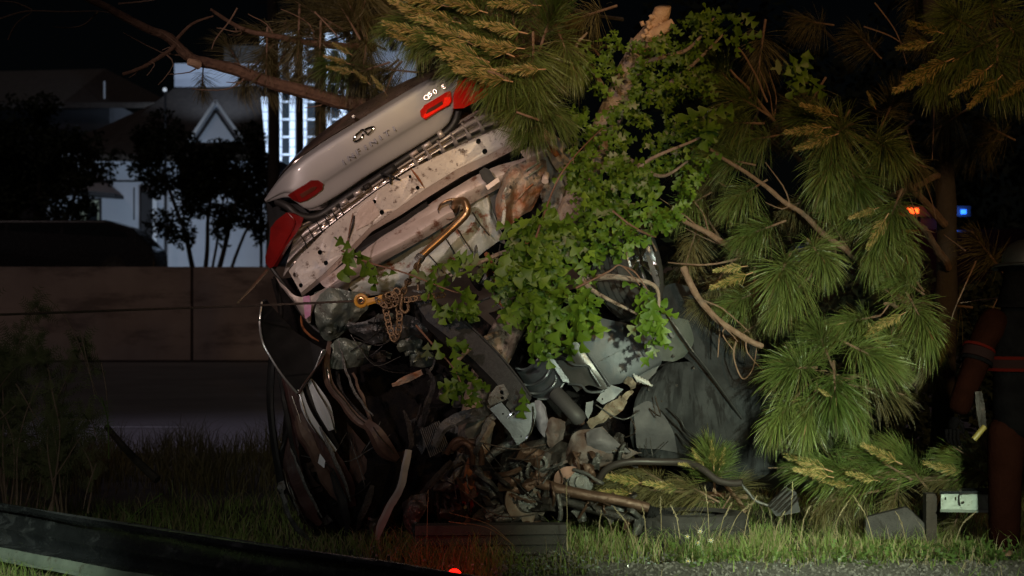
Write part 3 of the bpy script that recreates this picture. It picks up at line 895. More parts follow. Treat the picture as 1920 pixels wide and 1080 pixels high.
plate('pressing', [(x, y, BY(x, y, -.008)) for x, y in ((676, 388), (697, 372), (712, 402), (693, 419), (668, 432), (664, 410))], M['tan_metal'], BEAM, solid=.008)
tube('crease', [(664, 404, BY(664, 404, -.012)), (661, 424, BY(661, 424, -.018)), (654, 446, BY(654, 446, -.012)), (651, 461, BY(650, 460, -.006))], .007, M['dark_metal'], BEAM, flat=.5)
tube('crease', [(770, 316, BY(770, 316, -.006)), (784, 334, BY(784, 334, -.016)), (796, 353, BY(796, 353, -.01))], lambda t: .003 + .008 * math.sin(math.pi * min(1, t * 1.1)), M['rust'], BEAM, flat=.5)
plate('beam_end', [(x, y, BY(x, y, .02)) for x, y in ((958, 231), (972, 226), (990, 250), (990, 268), (981, 272), (978, 257))], M['paint_dirty'], BEAM)

# ---------------- strips and floor under the beam
def UY(px, py, d=0.0):
    """the underside recedes behind the beam then comes forward lower down"""
    return 12.02 + (px - 600) * .0002 + d
patch('crossmember', [[(600, 528, 11.98), (690, 462, 12.02), (780, 400, 12.05), (860, 348, 12.08), (920, 316, 12.1), (1000, 292, 12.12)],
                      [(612, 540, 11.93), (700, 476, 11.96), (800, 408, 11.99), (862, 366, 12.01), (925, 335, 12.02), (1010, 300, 12.05)],
                      [(640, 535, 12.0), (720, 490, 12.03), (820, 420, 12.06), (880, 384, 12.08), (930, 355, 12.1), (1012, 312, 12.12)]], M['tan_metal'], CAR, crumple=.008, cs=12)
patch('gap_strip', [[(660, 462, 11.99), (740, 418, 12.0), (800, 378, 12.03)], [(668, 472, 12.02), (745, 426, 12.03), (806, 386, 12.05)], [(676, 486, 11.98), (760, 436, 12.0), (835, 390, 12.03)]], M['black_plastic'], CAR, sub=4)
patch('side_rail', [[(670, 478, 11.96), (752, 432, 11.98), (830, 388, 12.0), (842, 386, 12.0)], [(680, 490, 11.90), (765, 447, 11.92), (836, 402, 11.95), (850, 398, 11.95)],
                    [(694, 502, 11.96), (780, 456, 11.98), (838, 420, 12.0), (856, 410, 12.0)]], M['tan_metal'], CAR, crumple=.004, cs=12)
FL = patch('boot_floor', [[(640, 520, 12.15), (720, 488, 12.15), (800, 440, 12.15), (870, 392, 12.16), (905, 352, 12.18), (918, 352, 12.2)],
                     [(650, 530, 12.10), (730, 505, 12.07), (810, 465, 12.06), (880, 415, 12.08), (908, 382, 12.1), (922, 385, 12.14)],
                     [(660, 545, 12.10), (745, 522, 12.05), (820, 490, 12.04), (885, 445, 12.05), (915, 420, 12.08), (932, 420, 12.12)],
                     [(670, 560, 12.14), (760, 540, 12.1), (830, 518, 12.1), (890, 485, 12.1), (930, 455, 12.12), (945, 445, 12.15)]], M['floor'], CAR, sub=7, crumple=.022, cs=9,
           ripple=lambda u, v: .012 * math.sin(v * 34))
for (a, b, c) in (((795, 470), (815, 490), (832, 512)), ((858, 430), (872, 452), (888, 476)), ((886, 398), (900, 420), (918, 442)), ((836, 448), (850, 470), (862, 494))):
    tube('floor_seam', [(x, y, 12.02) for x, y in (a, b, c)], .006, M['dark_metal'], FL, seg=6, flat=.6)
# tow eye opening and bent pipe
RG = tube('hanger_ring', [(822, 393, 11.97), (828, 382, 11.95), (844, 374, 11.94), (862, 373, 11.94)], .008, M['copper'], CAR)
vs, fs = [], []
c = P(842, 394, 12.0)
for k in range(18):
    a = 2 * math.pi * k / 18
    for (rr_, dy) in ((.062, -.03), (.056, -.04), (.05, .10), (.0, .11)):
        vs.append(c + Vector((math.cos(a) * rr_ * 1.15, dy, math.sin(a) * rr_)))
for k in range(18):
    a, b = k * 4, ((k + 1) % 18) * 4
    for j in range(3): fs.append((a + j, b + j, b + j + 1, a + j + 1))
build('socket', vs, fs, M['burnt'], CAR)
PIPE = tube('bent_pipe', [(852, 393, 12.0), (857, 379, 11.9), (870, 377, 11.86), (876, 390, 11.84), (872, 404, 11.84), (852, 424, 11.83), (826, 448, 11.8), (800, 471, 11.77), (785, 486, 11.75)], .024, M['copper'], CAR, seg=14, n=8)
tube('pipe_tip', [(790, 480, 11.75), (786, 486, 11.74), (782, 490, 11.74)], .030, M['dull_metal'], PIPE, seg=12)
# folded rusty corner
patch('folded_corner', [[(934, 352, 12.05), (945, 328, 12.0), (968, 308, 12.0), (1000, 296, 12.05), (1022, 300, 12.1)],
                        [(932, 372, 11.98), (950, 345, 11.92), (972, 330, 11.96), (1000, 318, 11.99), (1025, 325, 12.05)],
                        [(930, 395, 11.95), (945, 375, 11.88), (966, 362, 11.97), (990, 350, 11.96), (1018, 352, 12.04)],
                        [(932, 412, 11.96), (945, 400, 11.90), (960, 392, 12.0), (985, 378, 11.98), (1008, 372, 12.06)],
                        [(938, 432, 12.0), (945, 428, 11.96), (960, 420, 12.03), (975, 405, 12.02), (996, 392, 12.08)]], M['burnt'], CAR, sub=7, crumple=.022, cs=11)
for k, (p) in enumerate(((((986, 322), (1000, 312), (1012, 304)), 'green_torn'), (((992, 330), (1008, 320), (1018, 310)), 'green_torn'), (((950, 352), (944, 372), (946, 395), (942, 425)), 'floor'), (((1000, 345), (985, 358), (972, 372)), 'burnt'))):
    tube('torn_or_highlight_edge', [(x, y, 11.9) for x, y in p[0]], .012, M[p[1]], CAR, flat=.5, wob=.004, ws=20)
plate('black_gap', [(x, y, 12.16) for x, y in ((905, 352), (930, 340), (940, 352), (930, 400), (938, 432), (950, 460), (930, 450), (915, 400))], M['seal'], CAR)
BR = plate('bracket_box', [(x, y, 11.97) for x, y in ((898, 322), (908, 314), (918, 318), (928, 334), (914, 346), (904, 336))], M['black_plastic'], CAR, solid=.03)
plate('bracket_tab', [(x, y, 11.93) for x, y in ((910, 349), (934, 332), (937, 340), (915, 356))], M['tan_metal'], BR, solid=.01)
tube('buffer', [(1024, 328, 12.03), (1023, 334, 11.93), (1022, 340, 11.90)], .022, mat('pale_buffer', (.6, .5, .46), rough=.5), CAR, seg=12)
patch('corner_arm', [[(975, 285, 12.06), (1000, 272, 12.05), (1028, 265, 12.06), (1048, 280, 12.1), (1072, 305, 12.15), (1090, 328, 12.2)],
                     [(985, 300, 12.0), (1005, 288, 11.98), (1030, 280, 11.98), (1044, 296, 12.02), (1064, 318, 12.08), (1082, 345, 12.12)],
                     [(990, 306, 12.06), (1010, 300, 12.05), (1026, 292, 12.05), (1036, 308, 12.08), (1056, 336, 12.15), (1072, 362, 12.2)]], M['tan_metal'], CAR, sub=5, crumple=.012, cs=12)
tube('corner_bolt', [(1030, 278, 11.98), (1038, 284, 11.94), (1044, 290, 11.96)], .018, M['rust'], CAR)
patch('quarter_inner', [[(985, 225, 12.2), (1020, 240, 12.2), (1060, 270, 12.25)], [(1000, 300, 12.3), (1060, 330, 12.3), (1110, 360, 12.35)], [(1020, 400, 12.4), (1090, 420, 12.4), (1150, 430, 12.45)]], M['tan_metal'], CAR, crumple=.03, cs=6)

# ---------------- lower left: crumpled side of the car
plate('dark_shell_backing', [(x, y, 12.5) for x, y in ((512, 520), (640, 520), (760, 560), (900, 600), (980, 660), (990, 760), (960, 880), (900, 985), (760, 1000), (640, 1005), (560, 980), (530, 900), (545, 760), (520, 640))],
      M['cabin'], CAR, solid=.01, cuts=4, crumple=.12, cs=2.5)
plate('dark_shell_backing', [(x, y, 12.6) for x, y in ((950, 560), (1080, 540), (1240, 560), (1330, 600), (1420, 690), (1440, 800), (1400, 900), (1200, 960), (980, 985), (930, 800))], M['cabin'], CAR, solid=.01, cuts=3, crumple=.06, cs=2.5)  # dark sheet added behind the underbody as the shade in its gaps
patch('dark_shell_backing', [[(540, 560, 12.3), (640, 600, 12.3), (800, 640, 12.3)], [(570, 760, 12.7), (680, 780, 12.8), (860, 800, 12.7)], [(560, 960, 12.4), (700, 990, 12.5), (880, 985, 12.4)]], M['cabin'], CAR, crumple=.08, cs=3)
patch('pink_quarter', [[(516, 520, 11.95), (560, 556, 11.93), (600, 545, 11.9), (652, 520, 11.93)], [(530, 540, 11.97), (572, 580, 11.92), (600, 560, 11.93), (660, 528, 11.98)],
                       [(548, 560, 12.0), (578, 605, 11.97), (592, 580, 12.0), (650, 545, 12.05)]], M['tan_metal'], CAR, crumple=.014, cs=14)
plate('paint_smear', [(x, y, 11.90) for x, y in ((568, 556), (580, 554), (584, 572), (582, 592), (572, 598), (570, 575))], M['magenta'], CAR, solid=.004)
patch('torn_side', [[(590, 548, 11.95), (615, 540, 11.9), (650, 545, 11.93), (688, 552, 12.0)], [(592, 575, 11.9), (622, 572, 11.84), (655, 570, 11.9), (690, 575, 11.98)],
                    [(590, 600, 11.94), (615, 610, 11.88), (640, 600, 11.94), (672, 596, 12.0)], [(600, 625, 12.0), (618, 640, 11.98), (640, 625, 12.02), (660, 610, 12.05)]], M['green_torn'], CAR, sub=7, crumple=.020, cs=18)
patch('torn_side', [[(618, 648, 11.9), (640, 634, 11.86), (668, 640, 11.88), (696, 648, 11.95)], [(622, 660, 11.88), (650, 652, 11.82), (675, 660, 11.85), (690, 668, 11.95)],
                    [(612, 690, 11.93), (640, 692, 11.9), (665, 688, 11.92), (688, 680, 12.0)]], M['green_torn'], CAR, sub=7, crumple=.016, cs=18)
patch('torn_side', [[(640, 600, 12.0), (680, 600, 11.95), (730, 590, 12.0), (780, 600, 12.05)], [(660, 625, 12.0), (700, 615, 11.93), (745, 612, 11.97), (795, 610, 12.05)], [(690, 645, 12.05), (720, 640, 12.0), (760, 630, 12.02), (790, 625, 12.1)]], M['dull_metal'], CAR, sub=6, crumple=.035, cs=14)
BC = plate('bumper_cover', [(x, y, Y) for x, y, Y in ((492, 564, 11.62), (500, 562, 11.62), (512, 578, 11.7), (532, 600, 11.8), (552, 622, 11.85), (580, 640, 11.85), (605, 655, 11.8), (612, 658, 11.78), (604, 680, 11.75), (588, 700, 11.72),
                      (574, 722, 11.7), (560, 742, 11.68), (556, 735, 11.66), (530, 705, 11.62), (506, 668, 11.6), (492, 640, 11.6), (487, 605, 11.6))], M['black_plastic'], CAR, solid=.01, cuts=2, crumple=.012, cs=6)
tube('cover_edge', [(491, 566, 11.60), (487, 605, 11.58), (492, 640, 11.58), (506, 668, 11.58), (530, 705, 11.6), (557, 737, 11.65)], .007, mat('lit_edge', (.42, .42, .42), rough=.3, metal=.6), BC, n=6)  # light along the cover edge, laid on as a pale tube
tube('cover_edge', [(560, 738, 11.66), (574, 715, 11.66), (592, 690, 11.7), (606, 668, 11.74), (612, 658, 11.74)], .012, M['brown_panel'], BC, n=6, flat=.5)
patch('cover_highlight', [[(592, 688, 11.64), (604, 658, 11.62), (612, 656, 11.66)], [(588, 694, 11.68), (600, 672, 11.66), (609, 664, 11.7)]], M['white_trimp'], BC, sub=4)  # pale highlight on the black cover, modelled as a small strip
tube('spear', [(446, 567, 11.3), (470, 542, 11.5), (500, 508, 11.8)], .008, mat('thin_brass_rod', (.35, .28, .2), rough=.35, metal=.8), CAR, r1=.013, seg=8)
tube('hanging_strap', [(514, 520, 12.05), (526, 560, 12.0), (528, 600, 11.95)], .02, M['seal'], CAR, flat=.4)
tube('orange_strip', [(564, 592, 11.9), (568, 614, 11.87), (582, 630, 11.86), (598, 640, 11.86)], lambda t: .016 * math.sin(math.pi * (.12 + .8 * t)), M['rust'], CAR, flat=.5)
def ribbon(name, pts, w, m, parent=CAR, solid=.006, n=6, twist=0.0, crumple=0.0):
    """a bent strip: centre line (px, py, Y) and width in pixels (list)"""
    c = spline([P(*p) for p in pts], n)
    ww = spline([Vector((q, 0, 0)) for q in (w if isinstance(w, (list, tuple)) else [w] * len(pts))], n)
    rows_ = [[], [], []]
    for i, p in enumerate(c):
        t = (c[min(i + 1, len(c) - 1)] - c[max(i - 1, 0)]).normalized()
        s = t.cross(Vector((0, 1, 0))).normalized()
        a = twist * i / len(c)
        s = s * math.cos(a) + Vector((0, 1, 0)) * math.sin(a)
        hw = ww[i].x * p.y / F / 2
        for k, u in enumerate((-1, 0, 1)):
            q = p + s * hw * u + Vector((0, (0, -.30, .22)[k] * hw, 0))
            if k == 1: q = q - s * hw * .45
            if crumple: q += vnoise(q, 12, 2) * crumple + vnoise(q, 34, 5) * crumple * .5
            rows_[k].append(q)
    nc = len(c)
    vs = rows_[0] + rows_[1] + rows_[2]
    fs = [(r * nc + j, r * nc + j + 1, (r + 1) * nc + j + 1, (r + 1) * nc + j) for r in range(2) for j in range(nc - 1)]
    return build(name, vs, fs, m, parent, solid=solid, angle=26)
ribbon('pale_moulding', [(578, 708, 11.75), (594, 738, 11.72), (608, 768, 11.72), (622, 806, 11.75)], [8, 20, 26, 12], M['white_trimp'], twist=.3)
ribbon('pale_moulding', [(562, 724, 11.70), (572, 765, 11.7), (592, 800, 11.72), (620, 836, 11.78), (630, 845, 11.8)], [6, 13, 13, 10, 4], M['white_trimp'], twist=.2)
ribbon('trim_gap', [(570, 716, 11.73), (590, 762, 11.72), (612, 800, 11.74), (634, 838, 11.8)], [6, 7, 8, 6], M['seal'])
ribbon('side_moulding', [(534, 692, 11.85), (548, 740, 11.8), (572, 810, 11.78), (612, 862, 11.8), (642, 905, 11.85), (658, 950, 11.95)], [10, 30, 34, 44, 40, 18], M['darkred'], crumple=.01)
ribbon('side_moulding', [(556, 760, 11.8), (566, 800, 11.76), (590, 850, 11.76), (610, 900, 11.8), (640, 945, 11.85)], [10, 22, 20, 18, 8], M['brown_panel'], crumple=.01)
ribbon('side_moulding', [(548, 800, 11.9), (545, 850, 11.86), (552, 900, 11.86), (575, 950, 11.9), (600, 985, 11.95)], [12, 30, 34, 26, 10], M['darkred'], crumple=.012)
ribbon('side_moulding', [(590, 830, 12.0), (620, 880, 11.95), (650, 930, 11.95), (660, 980, 12.0)], [30, 50, 50, 20], M['cabin'], crumple=.03)
plate('glass_shard', [(x, y, 11.72) for x, y in ((600, 850), (610, 864), (608, 878), (596, 868))], M['white_trimp'], CAR, solid=.004)
ribbon('door_pillar', [(618, 640, 11.95), (612, 680, 11.9), (618, 720, 11.88), (640, 750, 11.86), (665, 782, 11.84), (692, 800, 11.82)], [8, 12, 16, 14, 16, 18], M['brown_panel'], crumple=.006)
ribbon('door_pillar', [(632, 695, 12.0), (640, 735, 11.98), (668, 770, 11.95), (690, 790, 11.93)], [7, 7, 7, 5], M['dark_metal'])
ribbon('pillar_trim', [(686, 792, 11.78), (704, 812, 11.74), (722, 842, 11.76), (745, 862, 11.85)], [16, 28, 34, 14], M['brown_panel'], twist=-.25)
ribbon('door_shell', [(700, 830, 11.95), (720, 880, 11.9), (690, 940, 11.95), (665, 985, 12.0)], [50, 66, 55, 22], M['cabin'], crumple=.04)
patch('door_shell', [[(650, 790, 12.15), (700, 850, 12.0), (760, 845, 12.1)], [(655, 870, 12.1), (710, 900, 11.97), (755, 900, 12.05)], [(650, 950, 12.1), (690, 975, 12.0), (720, 980, 12.1)]], M['brown_panel'], CAR, crumple=.03, cs=5)
SS = ribbon('silver_strip', [(766, 844, 11.6), (760, 875, 11.58), (750, 915, 11.56), (730, 952, 11.58), (712, 990, 11.62), (708, 1012, 11.66)], [11, 13, 13, 15, 13, 5], mat('dull_silver_strip', (.52, .50, .48), (.42, .40, .38), rough=.4, metal=.3, scale=9), crumple=.005)
ribbon('strip_back', [(761, 850, 11.63), (752, 890, 11.61), (742, 922, 11.6), (720, 962, 11.62), (706, 1000, 11.66)], [6, 6, 6, 6, 3], M['seal'])
tube('black_loop', [(514, 640, 11.9), (508, 700, 11.85), (507, 760, 11.82), (514, 830, 11.8), (524, 890, 11.8), (530, 925, 11.82)], .028, M['black_plastic'], CAR, flat=.7, n=6)
tube('black_loop', [(560, 745, 11.95), (545, 790, 11.9), (530, 840, 11.85), (520, 890, 11.82)], .02, M['black_plastic'], CAR, flat=.7, n=6)
ribbon('cloth_scrap', [(528, 920, 11.75), (536, 950, 11.75), (556, 990, 11.8), (580, 1012, 11.85)], [5, 9, 9, 6], M['dull_metal'], crumple=.02)
plate('cloth_scrap', [(x, y, 11.75) for x, y in ((522, 905), (533, 900), (536, 915), (526, 925), (519, 916))], M['dull_metal'], CAR, crumple=.01, solid=.01)

# ---------------- black foam beam and the metal round it
bm_pts = [(776, 562, 11.62), (800, 560, 11.62), (830, 576, 11.62), (880, 612, 11.64), (930, 660, 11.66), (968, 705, 11.68), (996, 745, 11.7), (990, 758, 11.7), (968, 770, 11.7), (930, 716, 11.68), (890, 675, 11.66), (840, 630, 11.64), (800, 600, 11.62)]
FB = plate('foam_beam', bm_pts, M['foam'], CAR, solid=.09, cuts=1)
patch('beam_flank', [[(776, 566, 11.60), (830, 612, 11.60), (886, 660, 11.62), (930, 712, 11.64), (960, 760, 11.66)], [(770, 584, 11.66), (820, 632, 11.66), (876, 680, 11.68), (918, 730, 11.7), (946, 776, 11.72)]], M['seal'], FB, solid=.01)
tube('beam_rim', [(800, 560, 11.565), (830, 574, 11.565), (880, 610, 11.585), (930, 658, 11.605), (968, 703, 11.625), (996, 743, 11.645)], .006, M['foam'], FB, seg=6)
patch('gusset', [[(760, 590, 11.9), (790, 600, 11.85), (800, 615, 11.85)], [(730, 620, 11.9), (765, 615, 11.84), (802, 622, 11.86)], [(740, 640, 11.95), (770, 628, 11.9), (790, 628, 11.92)]], M['dull_metal'], CAR, crumple=.01, cs=14)
# end bracket of the foam beam
EB = plate('end_bracket', [(x, y, 11.62) for x, y in ((918, 766), (940, 754), (962, 780), (985, 760), (1002, 754), (1006, 775), (1000, 800), (990, 822), (970, 835), (955, 810))], M['shield'], CAR, solid=.008,
           holes=[(943, 776, 11.62, 1.8), (977, 818, 11.62, 1.4)])
tube('bracket_edge', [(999, 762, 11.61), (1000, 785, 11.61), (996, 808, 11.61), (986, 823, 11.61)], .007, M['chrome'], EB, n=6)
tube('bracket_edge', [(951, 784, 11.61), (957, 778, 11.61), (961, 773, 11.61)], .007, M['chrome'], EB)
plate('end_bracket', [(x, y, 11.6) for x, y in ((916, 742), (930, 724), (944, 720), (955, 738), (948, 750), (930, 758), (918, 762), (914, 752))], M['dull_metal'], CAR, solid=.012, holes=[(940, 735, 11.6, 4), (941, 746, 11.6, 3)], crumple=.008, cs=20)
plate('socket_cover', [(x, y, 11.66) for x, y in ((952, 752), (968, 764), (974, 772), (966, 776), (960, 772), (948, 760))], M['seal'], CAR, solid=.01)

# ---------------- underside right: shields and floor
HS = []
r0 = [(966, 690), (985, 690), (1004, 678), (1014, 662), (1020, 650), (1026, 648)]
r4 = [(1000, 745), (1015, 748), (1034, 744), (1050, 730), (1057, 716), (1066, 712)]
for v in (0, .18, .2, .36, .55, .57, .75, .94, 1.0):
    row = []
    for i, (a, b) in enumerate(zip(r0, r4)):
        x, y = L2(a, b, v)
        u = i / 5
        row.append((x, y, 12.10 - .14 * math.sin(math.pi * (u * .8 + .1)) * 0 - .16 * u + .10 * (1 - u) ** 2 - (.014 if v in (.2, .36, .57, .75) else 0)))
    HS.append(row)
H = patch('heat_shield', HS, M['shield'], CAR, sub=4, solid=.003)
for e in ([(966, 690), (985, 692), (1003, 680), (1015, 662), (1020, 650)], [(975, 719), (995, 722), (1018, 712), (1029, 696), (1030, 678), (1037, 671)], [(984, 735), (1008, 738), (1030, 730), (1042, 714), (1043, 700), (1056, 696)], [(1008, 748), (1030, 747), (1048, 732), (1057, 718)]):
    tube('pressed_bead', [(x, y, 11.99 if i > 1 else 12.06) for i, (x, y) in enumerate(e)], .008, M['shield'], H, n=6, seg=8)
plate('shield_tab', [(x, y, 11.92) for x, y in ((1022, 648), (1034, 666), (1066, 712), (1068, 718), (1056, 716), (1040, 690), (1018, 660))], M['shield'], H, solid=.005, holes=[(1026, 657, 11.92, 2)])
TN = patch('tunnel_shield', [[(1022, 645, 12.05), (1035, 622, 11.98), (1052, 622, 11.95), (1070, 622, 11.93)],
                        [(1040, 675, 12.04), (1058, 655, 11.96), (1076, 655, 11.92), (1096, 655, 11.92)],
                        [(1062, 710, 12.03), (1082, 692, 11.95), (1104, 696, 11.91), (1122, 692, 11.91)],
                        [(1082, 735, 12.02), (1104, 722, 11.96), (1130, 730, 11.93), (1142, 724, 11.92)]], mat('warm_grey_shield', (.09, .088, .085), (.13, .128, .125), rough=.36, metal=.45, scale=7, bump=.12), CAR, sub=6, solid=.004)
for e in ([(1044, 672, 12.0), (1060, 673, 11.94), (1076, 684, 11.9), (1102, 686, 11.88), (1110, 700, 11.87), (1126, 724, 11.88)], [(1066, 720, 11.99), (1088, 722, 11.93), (1102, 734, 11.9), (1122, 735, 11.89), (1134, 731, 11.89)]):
    tube('pressed_bead', e, .008, M['shield'], TN, n=6, seg=8)
tube('tunnel_flange', [(1072, 620, 11.9), (1096, 654, 11.89), (1122, 692, 11.88), (1144, 724, 11.88)], .011, M['underfloor'], TN, n=4, flat=.6)
patch('spot_bracket', [[(1048, 608, 11.96), (1062, 604, 11.92), (1074, 614, 11.93)], [(1050, 622, 11.93), (1064, 622, 11.88), (1076, 624, 11.9)]], M['chrome'], CAR, crumple=.012, cs=25)
UP = patch('floor_pan', [[(1072, 614, 11.95), (1110, 596, 11.97), (1150, 602, 11.98), (1195, 612, 12.0), (1216, 628, 12.03)],
                    [(1085, 640, 11.93), (1120, 625, 11.92), (1160, 626, 11.92), (1196, 630, 11.94), (1228, 650, 12.0)],
                    [(1106, 676, 11.92), (1140, 668, 11.9), (1175, 664, 11.9), (1206, 662, 11.92), (1240, 674, 12.0)],
                    [(1126, 706, 11.92), (1160, 704, 11.9), (1190, 696, 11.91), (1218, 686, 11.93), (1240, 678, 12.0)],
                    [(1142, 722, 11.93), (1165, 718, 11.92), (1192, 706, 11.93), (1216, 694, 11.95), (1238, 684, 12.02)]], M['underfloor'], CAR, sub=6, solid=.004, crumple=.004, cs=8)
tube('floor_crease', [(1180, 632, 11.91), (1200, 656, 11.90), (1218, 688, 11.92)], .010, M['shield'], UP, flat=.35)
tube('scratch', [(1124, 678, 11.885), (1150, 664, 11.88), (1176, 652, 11.89)], .003, M['chrome'], UP, seg=5, flat=.4)
patch('floor_edge', [[(1195, 600, 12.05), (1240, 590, 12.1), (1290, 600, 12.15)], [(1225, 640, 12.05), (1262, 650, 12.08), (1300, 640, 12.15)], [(1236, 676, 12.05), (1262, 678, 12.06), (1282, 668, 12.12)]],
      mat('pale_green_sill', (.03, .036, .033), (.055, .063, .055), rough=.7, scale=6, bump=.2), CAR, sub=5, crumple=.012, cs=10)
patch('sill_panel', [[(1240, 540, 12.3), (1272, 530, 12.3), (1330, 560, 12.4)], [(1250, 600, 12.2), (1310, 610, 12.25), (1410, 640, 12.4)], [(1270, 660, 12.12), (1340, 710, 12.2), (1455, 760, 12.4)]], M['dark_sheet'], CAR, sub=5, crumple=.02, cs=6)
tube('sill_line', [(1240, 566, 12.1), (1262, 606, 12.05), (1284, 640, 12.05), (1330, 700, 12.1), (1390, 785, 12.2)], .011, M['seal'], CAR, flat=.6)
tube('sill_line', [(1252, 590, 12.06), (1276, 625, 12.03), (1300, 660, 12.04)], .005, M['dull_metal'], CAR)
plate('sill_hole', [(x, y, 12.03) for x, y in ((1250, 612), (1258, 620), (1262, 630), (1268, 624), (1262, 634), (1256, 630))], M['seal'], CAR)
US = patch('under_tray', [[(1236, 694, 12.08), (1262, 680, 12.1), (1320, 680, 12.2), (1430, 700, 12.35)],
                     [(1200, 730, 12.0), (1250, 730, 12.02), (1320, 750, 12.12), (1455, 775, 12.3)],
                     [(1186, 770, 11.97), (1240, 780, 11.99), (1320, 810, 12.08), (1455, 845, 12.3)],
                     [(1180, 810, 12.0), (1230, 830, 12.0), (1300, 850, 12.1), (1440, 890, 12.3)],
                     [(1190, 850, 12.1), (1240, 870, 12.1), (1300, 880, 12.15), (1380, 910, 12.3)]], M['dark_sheet'], CAR, sub=7, crumple=.022, cs=4, ripple=lambda u, v: .012 * math.sin(v * 40 + u * 6))
patch('under_tray', [[(1186, 765, 11.95), (1215, 752, 11.96), (1238, 768, 11.98)], [(1190, 800, 11.93), (1225, 800, 11.94), (1262, 810, 11.98)], [(1195, 840, 11.97), (1235, 842, 12.0), (1270, 848, 12.05)]], mat('plum_grey_tray', (.028, .028, .032), (.048, .046, .05), rough=.7, scale=8, bump=.2), CAR, sub=5, crumple=.01, cs=7)
for s in ([(1238, 768), (1262, 792), (1285, 815), (1318, 845)], [(1250, 765), (1274, 786), (1284, 804), (1310, 826)], [(1268, 812), (1284, 830), (1300, 842)]):
    tube('tray_slot', [(x, y, 11.96) for x, y in s], .010, M['seal'], US, flat=.5)
plate('frame_gap', [(x, y, 12.06) for x, y in ((1195, 706), (1238, 682), (1228, 700), (1210, 718), (1190, 722))], M['seal'], CAR)
for k in range(6):
    tube('vent_fin', [(1188 + k * 5.2, 702 + k * 2.6, 11.9), (1192 + k * 5.2, 708 + k * 2.6, 11.88), (1196 + k * 5.2, 715 + k * 1.6, 11.9)], .008, mat('pale_plastic', (.5, .5, .48), rough=.5) if k == 0 else bpy.data.materials['pale_plastic'], CAR, seg=6)
# cream connectors and torn cream tissue
M['cream'] = mat('cream_plastic', (.17, .13, .09), (.25, .22, .17), rough=.45, scale=20, bump=.4, c3=(.12, .06, .03), amt=.56, s3=20)
for (a, b, w0, w1) in (((1108, 795), (1150, 765), 12, 20), ((1138, 778), (1168, 748), 18, 14), ((1160, 762), (1185, 732), 6, 5), ((1176, 712), (1186, 726), 12, 8)):
    ribbon('connector', [(*a, 11.9), ((a[0] + b[0]) / 2 + 2, (a[1] + b[1]) / 2 - 2, 11.85), (*b, 11.9)], [w0, (w0 + w1) / 2 + 3, w1], M['cream'], solid=.02, crumple=.02)
M['tissue'] = mat('pinkish_airbag_cloth', (.08, .045, .034), (.13, .11, .105), rough=.8, scale=8, bump=.5, c3=(.10, .05, .04), amt=.58, s3=12)
patch('airbag_cloth', [[(1058, 850, 11.95), (1070, 820, 11.9), (1090, 805, 11.92), (1130, 800, 12.0)], [(1062, 868, 11.9), (1090, 845, 11.82), (1115, 830, 11.85), (1150, 820, 11.95)],
                       [(1075, 880, 11.92), (1110, 868, 11.85), (1150, 850, 11.88), (1185, 848, 12.0)], [(1085, 885, 12.0), (1120, 882, 11.95), (1160, 866, 11.95), (1200, 852, 12.05)]], M['tissue'], CAR, sub=6, crumple=.035, cs=9)
patch('airbag_cloth', [[(1100, 812, 11.85), (1125, 802, 11.82), (1140, 812, 11.84)], [(1102, 834, 11.82), (1128, 826, 11.76), (1160, 832, 11.84)], [(1105, 842, 11.86), (1140, 848, 11.84), (1185, 848, 11.92)]], mat('grey_airbag_cloth', (.09, .085, .09), (.13, .12, .13), rough=.7, scale=7, bump=.3), CAR, sub=5, crumple=.014, cs=12)
patch('white_scrap', [[(1003, 752, 11.8), (1014, 752, 11.78), (1022, 766, 11.82)], [(1004, 775, 11.78), (1016, 778, 11.75), (1026, 790, 11.82)], [(1006, 800, 11.82), (1014, 812, 11.8), (1022, 820, 11.85)]], mat('white_cloth', (.30, .29, .35), (.2, .19, .23), rough=.8, scale=9, bump=.4), CAR, sub=5, crumple=.015, cs=20)
patch('grey_scrap', [[(1018, 800, 11.85), (1035, 784, 11.8), (1060, 790, 11.9)], [(1022, 818, 11.82), (1040, 806, 11.78), (1058, 806, 11.88)], [(1030, 838, 11.86), (1044, 832, 11.84), (1054, 822, 11.9)]], M['tissue'], CAR, sub=5, crumple=.02, cs=18)
plate('pale_flap', [(x, y, 11.85) for x, y in ((1098, 755), (1112, 752), (1110, 770), (1102, 786), (1096, 775))], M['underfloor'], CAR, crumple=.01)
plate('underfloor_tab', [(x, y, 11.9) for x, y in ((1126, 738), (1145, 722), (1170, 730), (1150, 748), (1130, 758), (1118, 750))], M['underfloor'], CAR, crumple=.01, cs=14, cuts=1, holes=[(1122 + 8, 748, 11.9, 1.5)])
tube('damper', [(1042, 738, 11.98), (1060, 757, 11.92), (1080, 778, 11.88), (1086, 785, 11.9)], lambda t: .05 if t < .93 else .035, mat('damper_black', (.045, .043, .045), rough=.6), CAR, seg=16)
tube('damper_rod', [(1084, 782, 11.9), (1092, 794, 11.92)], .02, M['dark_metal'], CAR)
tube('black_hose', [(1040, 612, 11.95), (1022, 632, 11.9), (1012, 650, 11.92), (1002, 668, 11.98)], .014, M['black_plastic'], CAR, seg=10)

